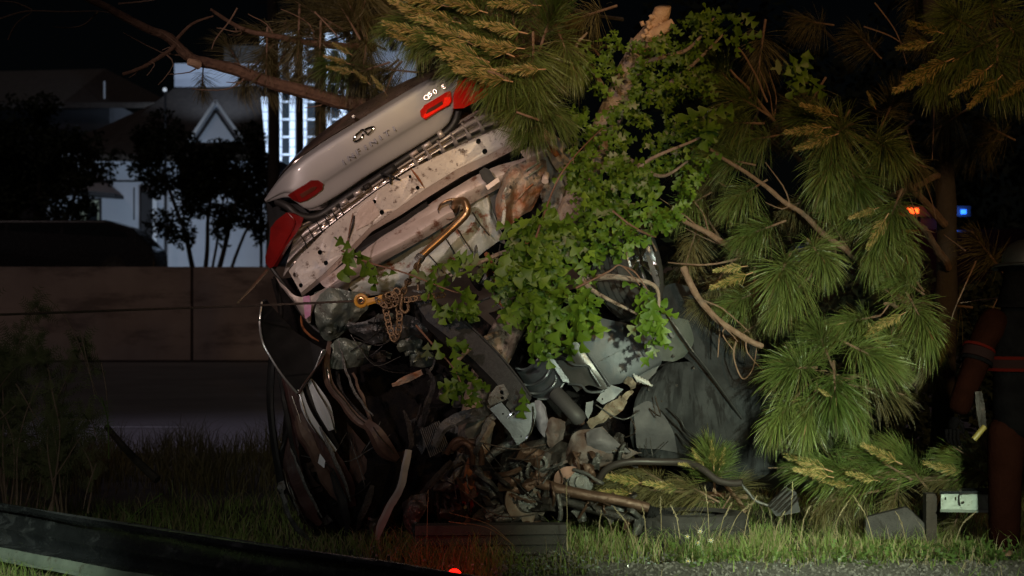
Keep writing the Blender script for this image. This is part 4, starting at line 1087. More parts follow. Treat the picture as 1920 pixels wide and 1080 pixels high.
# ---------------- rear wheel at upper right, seen from tread and rim side
WH = empty('wheel', (0, 0, 0)); WH.parent = CAR; OFF[WH.name] = OFF[CAR.name]
WH.location = (0, 0, 0)
ax = Vector((.86, -.42, .22)).normalized()
fc = P(1206, 487, 11.92)
tw_ = .235
def ring(prof_, seg, m, name, parent, pattern=None):
    e1 = ax.cross(Vector((0, 0, 1))).normalized(); e2 = ax.cross(e1).normalized()
    vs, fs = [], []
    n = len(prof_)
    for k in range(seg):
        a = 2 * math.pi * k / seg
        for j, (r, d) in enumerate(prof_):
            rr = r + (pattern(k, j) if pattern else 0)
            vs.append(fc + ax * (-d) + (e1 * math.cos(a) + e2 * math.sin(a)) * rr)
    for k in range(seg):
        for j in range(n - 1):
            a, b = k * n + j, ((k + 1) % seg) * n + j
            fs.append((a, a + 1, b + 1, b))
    return build(name, vs, fs, m, parent, angle=50)
tp = [(.235, .01), (.27, -.006), (.305, .0), (.322, .018)]
d = .024
grooves = 5
for g in range(grooves):
    w = (tw_ - .05) / grooves
    tp += [(.330, d), (.332, d + w - .010), (.320, d + w - .008), (.320, d + w - .002)]
    d += w
tp += [(.330, d), (.322, tw_ - .018), (.30, tw_), (.235, tw_ - .01)]
TY_ = ring(tp, 72, M['rubber'], 'tyre', WH)
ring([(.238, .012), (.232, .004), (.222, .006), (.214, .03), (.205, .12), (.2, .2)], 48, M['steel_rim'], 'rim', WH)
e1 = ax.cross(Vector((0, 0, 1))).normalized(); e2 = ax.cross(e1).normalized()
for k in range(5):
    for s in (-.14, .14):
        a = 2 * math.pi * k / 5 + s + .25
        dr = e1 * math.cos(a) + e2 * math.sin(a)
        p = [fc - ax * .03 + dr * .03, fc - ax * .012 + dr * .12, fc - ax * .008 + dr * .222]
        tube('spoke', p, .013, M['steel_rim'], WH, seg=8, r1=.017, flat=1.3)
vs, fs = tube_data([fc - ax * .05, fc - ax * .012, fc - ax * .008], [.045, .04, .02], 16)
build('hub', vs, fs, M['steel_rim'], WH)
vs, fs = tube_data([fc - ax * .11, fc - ax * .09], [.15, .15], 24)
build('brake_disc', vs, fs, M['dull_metal'], WH)
vs, fs = tube_data([fc - ax * .21, fc - ax * .13], [.19, .2], 24)
build('wheel_well', vs, fs, M['seal'], WH)
# wheel arch bits
ribbon('arch_trim', [(1166, 400, 11.9), (1178, 420, 11.86), (1190, 440, 11.9), (1196, 470, 11.95)], [6, 9, 8, 4], M['chrome'], solid=.004)
ribbon('arch_trim', [(1214, 478, 11.78), (1222, 500, 11.76), (1231, 525, 11.78), (1233, 540, 11.8)], [5, 9, 10, 5], mat('bright_alloy', (.8, .74, .78), rough=.16, metal=.9), WH, solid=.006)
ribbon('arch_trim', [(1221, 493, 11.78), (1230, 514, 11.77), (1238, 532, 11.8)], [2, 3, 2], M['chrome'], WH, solid=.004)

# ---------------- front end crushed on the ground
ribbon('wishbone', [(815, 835, 11.75), (830, 805, 11.72), (850, 788, 11.7), (885, 778, 11.68), (912, 766, 11.66)], [10, 14, 18, 20, 22], M['dull_metal'], solid=.03, crumple=.012)
tube('control_arm', [(905, 850, 11.75), (892, 868, 11.72), (902, 890, 11.7), (915, 915, 11.7), (925, 930, 11.72)], .030, M['dull_metal'], CAR, seg=10, flat=.6, wob=.008, ws=15)
ribbon('rust_plate', [(885, 858, 11.78), (882, 885, 11.76), (878, 905, 11.78)], [14, 20, 22], M['rust'], solid=.012, crumple=.01)
ribbon('rust_plate', [(872, 905, 11.72), (880, 922, 11.7), (878, 932, 11.72)], [24, 26, 12], M['rust'], solid=.012, crumple=.01)
ribbon('bracket_arm', [(940, 768, 11.7), (920, 790, 11.64), (906, 815, 11.62), (895, 838, 11.64), (880, 858, 11.7)], [6, 12, 14, 10, 6], M['dull_metal'], solid=.02, crumple=.015)
ribbon('pale_pipe', [(925, 790, 11.6), (916, 806, 11.58), (906, 828, 11.6)], [5, 9, 6], M['cream'], solid=.015, crumple=.012)
patch('torn_bracket', [[(875, 790, 11.8), (895, 776, 11.78), (912, 778, 11.78)], [(872, 812, 11.78), (892, 800, 11.74), (906, 795, 11.76)], [(882, 826, 11.8), (895, 815, 11.78), (902, 808, 11.8)]], mat('olive_bracket', (.16, .16, .13), (.22, .22, .19), rough=.5, metal=.4, scale=14, bump=.3), CAR, crumple=.008, cs=14)
patch('torn_bracket', [[(815, 900, 11.8), (840, 880, 11.76), (862, 850, 11.8)], [(812, 918, 11.76), (842, 905, 11.7), (870, 868, 11.76)], [(815, 922, 11.8), (845, 918, 11.76), (860, 900, 11.8)]], M['dull_metal'], CAR, crumple=.025, cs=12)
patch('crumpled_foil', [[(756, 945, 11.7), (770, 930, 11.66), (792, 925, 11.68), (800, 918, 11.7)], [(752, 965, 11.66), (772, 952, 11.6), (790, 955, 11.62), (795, 950, 11.66)], [(758, 990, 11.68), (772, 982, 11.63), (785, 985, 11.64), (782, 975, 11.68)], [(765, 1000, 11.7), (772, 1005, 11.66), (778, 1012, 11.67), (780, 1000, 11.7)]],
      M['dull_metal'], CAR, sub=6, crumple=.035, cs=16)
ribbon('arm_strut', [(790, 925, 11.7), (810, 905, 11.68), (830, 880, 11.7), (845, 862, 11.74)], [7, 10, 9, 6], M['dark_metal'], solid=.02, crumple=.012)
# spring
sp = []
c0, c1_ = P(815, 950, 11.85), P(900, 955, 11.9)
for k in range(0, 6 * 16 + 1):
    t = k / 96
    a = 2 * math.pi * 6 * t
    sp.append(c0.lerp(c1_, t) + Vector((0, math.cos(a) * .09, math.sin(a) * .09)))
vs, fs = tube_data(sp, [.011] * len(sp), 6)
SPR = build('coil_spring', vs, fs, mat('spring_steel', (.05, .045, .045), rough=.3, metal=.6), CAR)
tube('strut_body', [(895, 948, 11.9), (930, 945, 11.88), (960, 948, 11.86)], .055, M['dark_metal'], CAR, seg=14)
tube('knuckle', [(905, 962, 11.75), (930, 960, 11.7), (950, 962, 11.72)], .03, M['dull_metal'], CAR, seg=10, wob=.01, ws=15)
tube('lower_arm', [(880, 978, 11.72), (910, 976, 11.68), (945, 970, 11.66), (970, 966, 11.7)], .022, M['dull_metal'], CAR, seg=10, wob=.01, ws=12, r1=.032)
# engine subframe
patch('subframe', [[(940, 850, 11.95), (985, 830, 11.9), (1040, 825, 11.92), (1080, 840, 12.0)], [(935, 880, 11.9), (985, 870, 11.82), (1035, 868, 11.85), (1075, 870, 11.95)], [(945, 920, 11.95), (990, 905, 11.88), (1030, 905, 11.9), (1060, 895, 12.0)]], M['dark_metal'], CAR, sub=7, crumple=.045, cs=9)
def gaiter(name, a, b, r, n, m, parent=CAR):
    p = [P(*a).lerp(P(*b), k / (n * 2)) for k in range(n * 2 + 1)]
    rr = [r if k % 2 else r * .8 for k in range(n * 2 + 1)]
    vs, fs = tube_data(p, rr, 14)
    return build(name, vs, fs, m, parent, angle=80)
gaiter('gaiter', (950, 905, 11.75), (1000, 915, 11.75), .055, 11, M['black_plastic'])
gaiter('gaiter', (1215, 958, 11.6), (1262, 972, 11.62), .040, 11, M['black_plastic'])
ringc = P(1013, 868, 11.76)
vs, fs = [], []
for (rr_, dd) in ((.05, 0), (.05, -.02), (.03, -.03), (.028, .0), (.028, .04), (.0, .04)):
    for k in range(16):
        a = 2 * math.pi * k / 16
        vs.append(ringc + Vector((math.cos(a) * rr_, dd, math.sin(a) * rr_)))
for j in range(5):
    for k in range(16): fs.append((j * 16 + k, j * 16 + (k + 1) % 16, (j + 1) * 16 + (k + 1) % 16, (j + 1) * 16 + k))
build('bushing', vs, fs, M['dull_metal'], CAR)
M['axle'] = mat('rusty_axle_metal', (.07, .038, .025), (.12, .07, .05), rough=.45, metal=.4, scale=14, bump=.3)
tube('steering_rack', [(1000, 900, 11.7), (1040, 915, 11.66), (1100, 928, 11.62), (1160, 938, 11.6), (1216, 952, 11.6)], .036, M['axle'], CAR, seg=14, r1=.03)
tube('rack_tube', [(1010, 922, 11.75), (1080, 945, 11.7), (1150, 965, 11.68), (1200, 975, 11.68)], .03, M['dark_metal'], CAR, seg=12)
tube('sway_bar', [(1120, 905, 11.8), (1140, 878, 11.75), (1180, 866, 11.72), (1240, 866, 11.7), (1290, 868, 11.66), (1318, 880, 11.6), (1345, 900, 11.55), (1372, 906, 11.52), (1392, 905, 11.5)], .022, mat('sway_bar_black', (.03, .024, .022), rough=.4), CAR, seg=10)
tube('cable', [(1388, 905, 11.5), (1402, 922, 11.5), (1416, 938, 11.5), (1440, 948, 11.5)], .009, M['dull_metal'], CAR)
tube('cable', [(1075, 880, 11.7), (1100, 888, 11.65), (1118, 900, 11.62), (1132, 907, 11.6)], .010, M['dull_metal'], CAR)
ribbon('brake_shroud', [(1045, 915, 11.8), (1050, 895, 11.74), (1065, 885, 11.72), (1085, 882, 11.76)], [10, 20, 20, 10], mat('pinkish_shroud', (.34, .20, .16), rough=.5, metal=.3), solid=.008, twist=.3)
# crumpled debris that belongs to the smashed front: shards and broken pipes
rr = random.Random(21)
debris_regions = [((830, 880), (1000, 990), 46, 11.72, ('dark_metal', 'dull_metal', 'cabin', 'axle')), ((980, 850), (1120, 910), 22, 11.78, ('dark_metal', 'dull_metal', 'tissue', 'axle')),
                  ((780, 660), (880, 860), 26, 12.1, ('dark_metal', 'cabin', 'dull_metal')), ((700, 600), (800, 680), 14, 12.0, ('dull_metal', 'green_torn', 'dark_metal')),
                  ((1140, 820), (1215, 865), 8, 11.85, ('dull_metal', 'dark_metal')), ((900, 930), (1200, 990), 30, 11.66, ('dark_metal', 'dull_metal', 'axle')),
                  ((880, 440), (1010, 600), 26, 12.15, ('dark_metal', 'cabin', 'dull_metal', 'rust')), ((560, 860), (760, 1000), 20, 12.1, ('cabin', 'dark_metal', 'brown_panel'))]
for (a, b, n, Y, ms) in debris_regions:
    for k in range(n):
        x, y = rr.uniform(a[0], b[0]), rr.uniform(a[1], b[1])
        yy = Y + rr.uniform(-.08, .12)
        s = rr.uniform(8, 24)
        ang = rr.uniform(0, math.pi)
        m = M[rr.choice(ms)]
        if rr.random() < .42:
            dx, dy = math.cos(ang) * s * 1.2, math.sin(ang) * s * 1.2
            tube('broken_rod', [(x - dx, y - dy, yy), (x + rr.uniform(-6, 6), y + rr.uniform(-6, 6), yy - .04), (x + dx, y + dy, yy + rr.uniform(-.08, .08))], rr.uniform(.006, .018), m, CAR, seg=6, n=4, wob=.008, ws=14)
        else:
            g = []
            for i in range(3):
                g.append([(x + (math.cos(ang) * (j - 1) - math.sin(ang) * (i - 1) * .6) * s * rr.uniform(.7, 1.2), y + (math.sin(ang) * (j - 1) + math.cos(ang) * (i - 1) * .6) * s * rr.uniform(.7, 1.2), yy + rr.uniform(-.06, .06)) for j in range(3)])
            patch('crumpled_shard', g, m, CAR, sub=3, crumple=.02, cs=18, solid=.005, linear=rr.random() < .5, seed=k)

# ------------------------------------------------------------------ winch cable, hook and chains
M['chain'] = mat('rusty_chain_steel', (.20, .13, .07), (.13, .085, .055), rough=.45, metal=.6, scale=30, bump=.3)
M['yellow'] = mat('worn_yellow_paint', (.55, .28, .03), (.42, .20, .03), rough=.4, scale=30, bump=.2, c3=(.10, .06, .03), amt=.60, s3=30)
M['wire'] = mat('wire_rope', (.10, .075, .06), (.06, .045, .04), rough=.5, metal=.6, scale=60, bump=.4)
cb = tube('winch_cable', [(-260, 597, 9.6), (0, 590, 10.3), (300, 579, 11.0), (500, 572, 11.35), (676, 564, 11.5)], .0075, M['wire'], None, seg=6, n=8)
tag(cb, 'thin taut wire rope running in from the left to the yellow hook', 'cable')
hk = empty('winch_hook', P(700, 565, 11.48), 'yellow painted winch hook with pulley ring at the cable end', 'hook')
def torus_part(name, c, axis, R_, r, m, parent, a0=0, a1=2 * math.pi, seg=18, ex=1.0):
    axis = axis.normalized()
    e1 = axis.cross(Vector((.1, .2, 1))).normalized(); e2 = axis.cross(e1).normalized()
    pts = [c + e1 * (math.cos(a0 + (a1 - a0) * k / seg) * R_ * ex) + e2 * (math.sin(a0 + (a1 - a0) * k / seg) * R_) for k in range(seg + 1)]
    vs, fs = tube_data(pts, [r] * len(pts), 7, up=axis)
    return build(name, vs, fs, m, parent)
c = P(677, 564, 11.48)
torus_part('pulley_ring', c, Vector((0.1, 1, .1)), .034, .011, M['yellow'], hk)
torus_part('thimble', c, Vector((0.1, 1, .1)), .017, .008, M['copper'], hk)
ribbon('hook_body', [(688, 566, 11.48), (702, 563, 11.47), (716, 560, 11.47), (724, 559, 11.48)], [12, 9, 13, 9], M['yellow'], hk, solid=.02)
plate('hook_slot', [(x, y, 11.452) for x, y in ((702, 557), (708, 556), (709, 562), (703, 563))], M['seal'], hk, solid=.004)
def chain(label, pts, group='steel chains tangled on the winch hook', s=.020, r=.0048, n=10):
    pp = spline([P(*p) for p in pts], n)
    # resample at link pitch
    d = [0]
    for a, b in zip(pp, pp[1:]): d.append(d[-1] + (b - a).length)
    pitch = s * 1.55
    t = empty('chain', pp[0], label, 'chain', group)
    k = 0; i = 0; sdist = 0
    while sdist < d[-1] - .001:
        while d[i + 1] < sdist and i < len(d) - 2: i += 1
        u = (sdist - d[i]) / max(1e-6, d[i + 1] - d[i])
        c = pp[i].lerp(pp[i + 1], u)
        ta = (pp[i + 1] - pp[i]).normalized()
        side = ta.cross(Vector((0, 1, 0)) if k % 2 else Vector((.3, .2, .9))).normalized()
        b2 = ta.cross(side).normalized()
        ptsl = []
        for q in range(13):
            a = 2 * math.pi * q / 12
            ptsl.append(c + ta * math.cos(a) * s * 1.15 + (side if k % 2 else b2) * math.sin(a) * s * .62)
        vs, fs = tube_data(ptsl, [r] * 13, 6, up=(b2 if k % 2 else side))
        build('link', vs, fs, M['chain'], t)
        sdist += pitch; k += 1
    return t
chain('rusty chain running from the hook to the right under the leaves', [(728, 560, 11.47), (760, 562, 11.46), (790, 558, 11.48), (830, 553, 11.55)], s=.024, r=.0055)
chain('rusty chain slanting up from the hook to the bent pipe tip', [(752, 556, 11.5), (762, 535, 11.55), (775, 510, 11.65), (788, 490, 11.72)], s=.026, r=.0065)
chain('rusty chain hanging as a long loop below the hook', [(722, 572, 11.46), (726, 595, 11.44), (732, 620, 11.43), (740, 636, 11.42), (747, 620, 11.43), (749, 595, 11.44), (747, 572, 11.46)], s=.026, r=.0065)
chain('short bunched chain wound round the yellow hook end', [(712, 566, 11.44), (726, 574, 11.42), (744, 566, 11.43), (738, 552, 11.45), (722, 556, 11.44), (730, 566, 11.41)], s=.022, r=.006)
th = empty('grab_hook', P(758, 575, 11.43), 'rusty grab hook hanging just right of the chain loop', 'hook')
tube('hook_bend', [(754, 552, 11.45), (752, 570, 11.43), (752, 580, 11.42), (759, 586, 11.42), (766, 580, 11.42), (764, 570, 11.43)], .010, M['chain'], th, seg=8, n=6)
torus_part('eye', P(744, 547, 11.45), Vector((.2, 1, 0)), .02, .008, M['chain'], th)
tg = empty('t_hook', P(784, 540, 11.6), 'grey steel T shaped hook hanging from the bent pipe tip', 'hook')
tube('shank', [(782, 495, 11.7), (784, 515, 11.65), (784, 545, 11.62)], .010, M['chain'], tg, seg=8)
tube('crossbar', [(774, 545, 11.62), (784, 547, 11.60), (794, 547, 11.61), (799, 540, 11.63)], .009, M['dull_metal'], tg, seg=8)

# ------------------------------------------------------------------ fallen guard rail in the left foreground
M['galv'] = mat('dirty_galvanised_steel', (.10, .11, .13), (.16, .17, .20), rough=.26, metal=.85, scale=4, bump=.05, c3=(.05, .05, .055), amt=.55, s3=3)
M['galv_pale'] = mat('bright_galvanised_steel', (.19, .23, .21), (.27, .32, .29), rough=.42, metal=.3, scale=9, bump=.15, c3=(.10, .10, .085), amt=.57, s3=14)
M['roll'] = mat('edge_highlight', (.5, .52, .6), rough=.3, metal=.9, scale=4)  # highlight of the rail top, put into a bright bluish colour
rail = empty('guard_rail', (-3.1, 11.7, 0), 'long fallen guard rail beam lying across the lower left foreground', 'guard rail')
A0, A1 = Vector((-4.5, 12.755, 0)), Vector((.4, 7.71, 0))
dirv = (A1 - A0).normalized()
nrm = Vector((dirv.y, -dirv.x, 0)).normalized()
if nrm.y > 0: nrm = -nrm
wprof = [(.302, .012), (.300, -.008), (.286, -.018), (.262, .016), (.254, .055), (.230, .062), (.190, .060), (.170, .030), (.160, .018), (.140, .030), (.115, .055), (.090, .060), (.078, .040), (.070, -.045), (.060, -.055), (.022, -.062), (.014, -.058), (.010, -.070), (.0, -.070)]
vs, fs = [], []
NS = 60
for k in range(NS + 1):
    t = k / NS
    c = A0.lerp(A1, t)
    sag = .040 + .02 * math.sin(t * 9) * .3
    lean = .10
    for (z, o) in wprof:
        vs.append(c + Vector((0, 0, z + sag)) + nrm * (-o + lean * -(z)) + vnoise(c + Vector((0, 0, z)), 2.5) * .012)
np_ = len(wprof)
split = 13
f1, f2 = [], []
for k in range(NS):
    for j in range(np_ - 1):
        q = (k * np_ + j, k * np_ + j + 1, (k + 1) * np_ + j + 1, (k + 1) * np_ + j)
        (f2 if j >= split else f1).append(q)
build('beam', vs, f1, M['galv'], rail, solid=.004, angle=50)
build('flange', vs, f2, M['galv_pale'], rail, solid=.004, angle=50)  # paler steel than the beam: light on this lip is in the colour
tube('top_highlight', [A0 + Vector((0, 0, .343)) - nrm * .03, A0.lerp(A1, .5) + Vector((0, 0, .343)) - nrm * .03, A1 + Vector((0, 0, .343)) - nrm * .03], .007, M['roll'], rail, n=12)  # thin tube added for the highlight along the top
for px in (222,):
    c = A0.lerp(A1, .36) + nrm * -.07 + Vector((0, 0, .10)) - nrm * -.0
    pressed_bar('splice_plate', 222, 1008, R(6), 20, 22, M['galv_pale'], rail, 10.93, t=.01)
for t in ():
    c = A0.lerp(A1, t) + Vector((0, 0, .15)) - nrm * .0
    o = build('bolt', *tube_data([c + Vector((0, 0, .03)) + nrm * -.05, c + Vector((0, 0, .03)) + nrm * .02, c + Vector((0, 0, .03)) + nrm * .03], [.009, .009, .006], 8), M['galv_pale'], rail)
# red warning puck lying on the rail end
RB = P(852, 1077, 8.72)
wl = empty('warning_light', RB - Vector((0, 0, .03)), 'small glowing red warning light on the end of the fallen rail', 'light')
M['redglow'] = mat('glowing_red', (1, .02, .01), rough=.3, emit=(1.0, .004, .002), estr=9)
vs, fs = tube_data([RB + Vector((0, 0, z)) for z in (-.05, -.042, -.018)], [.03, .034, .034], 16)
build('base', vs, fs, M['black_plastic'], wl)
bm = bmesh.new(); bmesh.ops.create_uvsphere(bm, u_segments=14, v_segments=8, radius=.033)
vs = [v.co * 1.0 + RB + Vector((0, 0, -.008)) for v in bm.verts]; fs = [[v.index for v in f.verts] for f in bm.faces]; bm.free()
build('lens', vs, fs, M['redglow'], wl)
lamp('warning_glow', 'SPOT', RB + Vector((0, .05, .06)), 38.0, (1.0, .02, .004), target=P(838, 1060, 10.3), size=.03, spot=24)

# pieces lying in the grass
M['weathered'] = mat('weathered_grey_timber', (.032, .030, .030), (.055, .052, .050), rough=.85, scale=5, bump=.4, c3=(.05, .045, .04), amt=.56, s3=10)
bd = empty('timber_post', P(920, 1010, 11.35), 'weathered grey timber post lying under the crushed front end', 'post')
for (y0, y1, dy) in ((984, 1002, 0), (1003, 1021, -.004), (1022, 1040, -.008)):
    a, b, c_, d_ = P(778, y0 + 2, 11.4 + dy), P(1062, y0, 11.4 + dy), P(1062, y1, 11.36 + dy), P(778, y1 + 2, 11.36 + dy)
    v = [a, b, c_, d_] + [q + Vector((0, .14, 0)) for q in (a, b, c_, d_)]
    build('board', v, [(0, 1, 2, 3), (7, 6, 5, 4), (0, 4, 5, 1), (1, 5, 6, 2), (2, 6, 7, 3), (3, 7, 4, 0)], M['weathered'], bd, smooth=False)
# loose tyre lying on its side
lt = empty('loose_tyre', P(1300, 1000, 11.65), 'worn tyre lying on its side in the grass under the pine', 'tyre')
cT = Vector((P(1300, 0, 11.75).x, 11.75, .02))
vs, fs = [], []
tprof = [(.20, .0), (.29, -.005), (.325, .02), (.332, .045), (.332, .078), (.322, .082), (.322, .088), (.333, .092), (.333, .135), (.323, .139), (.323, .145), (.332, .149), (.330, .19), (.30, .222), (.25, .23), (.20, .21)]
sg = 80
for k in range(sg):
    a = 2 * math.pi * k / sg
    for j, (r, z) in enumerate(tprof):
        cut = -.008 if (k % 4 == 0 and 3 <= j <= 12) else 0
        vs.append(cT + Vector((math.cos(a) * (r + cut) * 1.02, math.sin(a) * (r + cut) * .9, z)))
n_ = len(tprof)
for k in range(sg):
    for j in range(n_ - 1): fs.append((k * n_ + j, k * n_ + j + 1, ((k + 1) % sg) * n_ + j + 1, ((k + 1) % sg) * n_ + j))
build('tread', vs, fs, M['rubber'], lt, angle=30)
# broken grey block and slatted piece
sl = empty('broken_grille', P(1470, 935, 11.9), 'dark slatted plastic piece leaning in the grass beside the tyre', 'debris')
plate('backing', [(x, y, 11.95) for x, y in ((1438, 945), (1472, 912), (1492, 922), (1500, 960), (1455, 968))], M['black_plastic'], sl, solid=.02)
for k in range(5):
    tube('slat', [(1440 + k * 7, 948 + k * 4, 11.9), (1456 + k * 7, 932 + k * 4, 11.88), (1474 + k * 6, 914 + k * 5, 11.9)], .012, M['dark_metal'], sl, seg=6, flat=.5)
M['chunk'] = mat('dirty_concrete_chunk', (.045, .043, .043), (.07, .067, .066), rough=.95, scale=9, bump=.6, spec=.15)
cbk = empty('concrete_chunk', P(1680, 990, 11.75), 'broken grey concrete chunk lying in the grass near the firefighter', 'rubble')
v = [P(x, y, Y) for x, y, Y in ((1622, 970, 11.7), (1700, 950, 11.7), (1738, 985, 11.68), (1742, 1012, 11.65), (1622, 1012, 11.65))]
v += [q + Vector((.05, .25, -.02)) for q in v]
o = build('block', v, [(0, 1, 2, 3, 4), (9, 8, 7, 6, 5), (0, 5, 6, 1), (1, 6, 7, 2), (2, 7, 8, 3), (3, 8, 9, 4), (4, 9, 5, 0)], M['chunk'], cbk, smooth=False)
md = o.modifiers.new('bevel', 'BEVEL'); md.width = .015; md.segments = 2
# standing rail end at the right
gr = empty('guard_rail_end', P(1820, 940, 11.5), 'short pale galvanised rail end with two slots beside the firefighter', 'guard rail')
gY = 11.5
plate('face', [(x, y, gY) for x, y in ((1764, 922), (1870, 920), (1872, 940), (1874, 960), (1764, 958))], M['galv_pale'], gr, solid=.006,
      holes=[[(1771, 932, gY), (1774, 932, gY), (1774, 938, gY), (1771, 938, gY)], [(1790, 932, gY), (1793, 932, gY), (1793, 938, gY), (1790, 938, gY)]])
tube('plate_gap', [(1800, 948, gY - .02), (1798, 934, gY - .02), (1806, 926, gY - .02), (1868, 925, gY - .02)], .005, M['seal'], gr, n=4)
plate('overlap_plate', [(x, y, gY - .012) for x, y in ((1799, 934), (1806, 927), (1869, 926), (1872, 955), (1806, 956), (1799, 947))], M['galv_pale'], gr, solid=.006)
patch('top_flange', [[(1762, 917, gY + .10), (1872, 915, gY + .10)], [(1762, 922, gY - .02), (1872, 921, gY - .02)], [(1762, 926, gY - .012), (1872, 925, gY - .014)]], M['galv'], gr, sub=2, linear=True)
patch('bottom_flange', [[(1763, 955, gY - .008), (1874, 957, gY - .008)], [(1763, 960, gY - .02), (1876, 962, gY - .02)]], M['galv_pale'], gr, sub=2, linear=True)
for (x, y) in ((1803, 941), (1798, 919)):
    c = P(x, y, gY)
    build('bolt', *tube_data([c + Vector((0, -.035, 0)), c + Vector((0, .0, 0))], [.009, .012], 8), M['chrome'], gr)
box('rail_post', P(1745, 0, gY).x, P(1765, 0, gY).x, gY + .12, gY + .22, 0, P(0, 930, gY).z, M['bark_dark'], gr)
# long torn slivers along the crushed left side
for k, (pts, w, m) in enumerate((
    ([(520, 700, 11.8), (534, 760, 11.76), (548, 830, 11.74), (570, 900, 11.76)], [3, 8, 8, 2], 'black_plastic'),
    ([(600, 800, 11.7), (622, 850, 11.68), (644, 900, 11.7), (656, 940, 11.74)], [3, 7, 6, 2], 'dull_metal'),
    ([(546, 840, 11.7), (560, 880, 11.68), (580, 925, 11.7), (604, 970, 11.74)], [2, 5, 5, 2], 'dull_metal'),
    ([(660, 700, 11.9), (680, 745, 11.88), (692, 780, 11.86), (700, 795, 11.86)], [3, 6, 5, 2], 'brown_panel'),
    ([(636, 640, 11.85), (650, 700, 11.82), (676, 752, 11.8), (700, 780, 11.8)], [2, 4, 4, 2], 'dull_metal'),
    ([(620, 880, 11.8), (636, 925, 11.78), (650, 970, 11.8), (648, 1005, 11.84)], [8, 16, 14, 4], 'black_plastic'),
    ([(700, 900, 11.9), (690, 940, 11.86), (676, 975, 11.86), (668, 1000, 11.9)], [6, 12, 10, 3], 'dark_metal'),
    ([(755, 770, 11.9), (768, 800, 11.86), (770, 835, 11.86), (762, 850, 11.88)], [4, 8, 8, 3], 'dark_metal'),
    ([(790, 700, 11.9), (760, 712, 11.85), (735, 722, 11.82)], [10, 12, 5], 'burnt'),
    ([(800, 690, 11.85), (812, 720, 11.8), (800, 760, 11.8), (792, 800, 11.84)], [6, 9, 10, 5], 'dark_metal'),
    ([(540, 905, 11.74), (552, 935, 11.72), (560, 965, 11.74)], [2, 4, 2], 'dull_metal'))):
    ribbon('torn_sliver', pts, w, M[m], crumple=.008)
# seams, bolts and stiffening ribs on the under tray
for s in ([(1262, 700), (1300, 745), (1340, 800), (1372, 850)], [(1300, 700), (1340, 750), (1380, 810)], [(1230, 740), (1262, 770), (1300, 800)], [(1205, 770), (1190, 810), (1200, 845)]):
    tube('tray_seam', [(x, y, 12.0 + (x - 1200) * .0016) for x, y in s], .005, M['dark_metal'], US, seg=6)
for (x, y) in ((1240, 752), (1296, 800), (1216, 730), (1330, 770), (1268, 722), (1290, 848), (1262, 668), (1300, 690)):
    c = P(x, y, 11.97 + max(0, (x - 1200)) * .0014)
    build('bolt', *tube_data([c + Vector((0, -.03, 0)), c + Vector((0, .06, 0))], [.008, .012], 8), M['dark_metal'], US)
# loose wires and hoses hanging through the wreck
rw = random.Random(77)
for (x0_, y0_, x1_, y1_, Y, n) in ((620, 560, 800, 700, 11.85, 7), (830, 820, 1080, 960, 11.66, 12), (900, 440, 1010, 560, 11.95, 5), (560, 700, 740, 960, 11.9, 7), (1100, 740, 1260, 860, 11.86, 5)):
    for k in range(n):
        a = (rw.uniform(x0_, x1_), rw.uniform(y0_, y1_)); b = (rw.uniform(x0_, x1_), rw.uniform(y0_, y1_))
        m = ((a[0] + b[0]) / 2 + rw.uniform(-15, 15), (a[1] + b[1]) / 2 + rw.uniform(5, 40))
        tube('loose_wire', [(*a, Y + rw.uniform(-.05, .1)), (*m, Y - .05), (*b, Y + rw.uniform(-.05, .1))], rw.uniform(.0022, .005), M[rw.choice(('seal', 'dark_metal', 'dull_metal', 'wire'))], CAR, seg=5, n=6, wob=.012, ws=5)
# recognisable hardware in the crushed front: brake disc, exhaust pipes, cooler fins, alternator
dc = P(985, 942, 11.70); da = Vector((.35, -.9, .25)).normalized()
vs, fs = tube_data([dc - da * .012, dc + da * .012], [.135, .135], 40)
BD = build('brake_disc', vs, fs, mat('worn_disc', (.14, .10, .08), (.20, .17, .15), rough=.4, metal=.7, scale=14, c3=(.12, .045, .02), amt=.55, s3=16), CAR)
vs, fs = tube_data([dc, dc + da * .05, dc + da * .06], [.07, .066, .05], 24)
build('hub', vs, fs, M['dull_metal'], BD)
for k in range(5):
    a = 2 * math.pi * k / 5
    e1 = da.cross(Vector((0, 0, 1))).normalized(); e2 = da.cross(e1).normalized()
    c = dc + (e1 * math.cos(a) + e2 * math.sin(a)) * .045 + da * .05
    build('wheel_stud', *tube_data([c, c + da * .04], [.007, .007], 7), M['dull_metal'], BD)
for k, pts in enumerate(([(850, 842, 11.7), (868, 830, 11.66), (884, 842, 11.66), (886, 872, 11.7)], [(862, 846, 11.72), (880, 828, 11.68), (900, 840, 11.68), (903, 870, 11.72)], [(838, 850, 11.74), (852, 828, 11.7), (868, 826, 11.7), (878, 850, 11.74)])):
    tube('exhaust_runner', pts, .019, M['axle'], CAR, seg=10)
tube('exhaust_pipe', [(985, 800, 11.86), (960, 830, 11.82), (925, 850, 11.8), (880, 900, 11.8), (840, 915, 11.82)], .028, M['dull_metal'], CAR, seg=12, n=7, wob=.006, ws=8)
fn = plate('cooler_core', [(x, y, 11.86) for x, y in ((788, 806), (822, 790), (842, 840), (806, 858))], M['dark_metal'], CAR, solid=.03, crumple=.008, cs=8, cuts=1)
for k in range(11):
    t = k / 10
    tube('cooler_fin', [(789 + 33 * t, 806 - 16 * t, 11.83), (798 + 34 * t, 832 - 17 * t, 11.82), (807 + 35 * t, 857 - 17 * t, 11.83)], .0035, M['dull_metal'], fn, seg=5, n=3, wob=.004, ws=20)
al = P(1090, 905, 11.72)
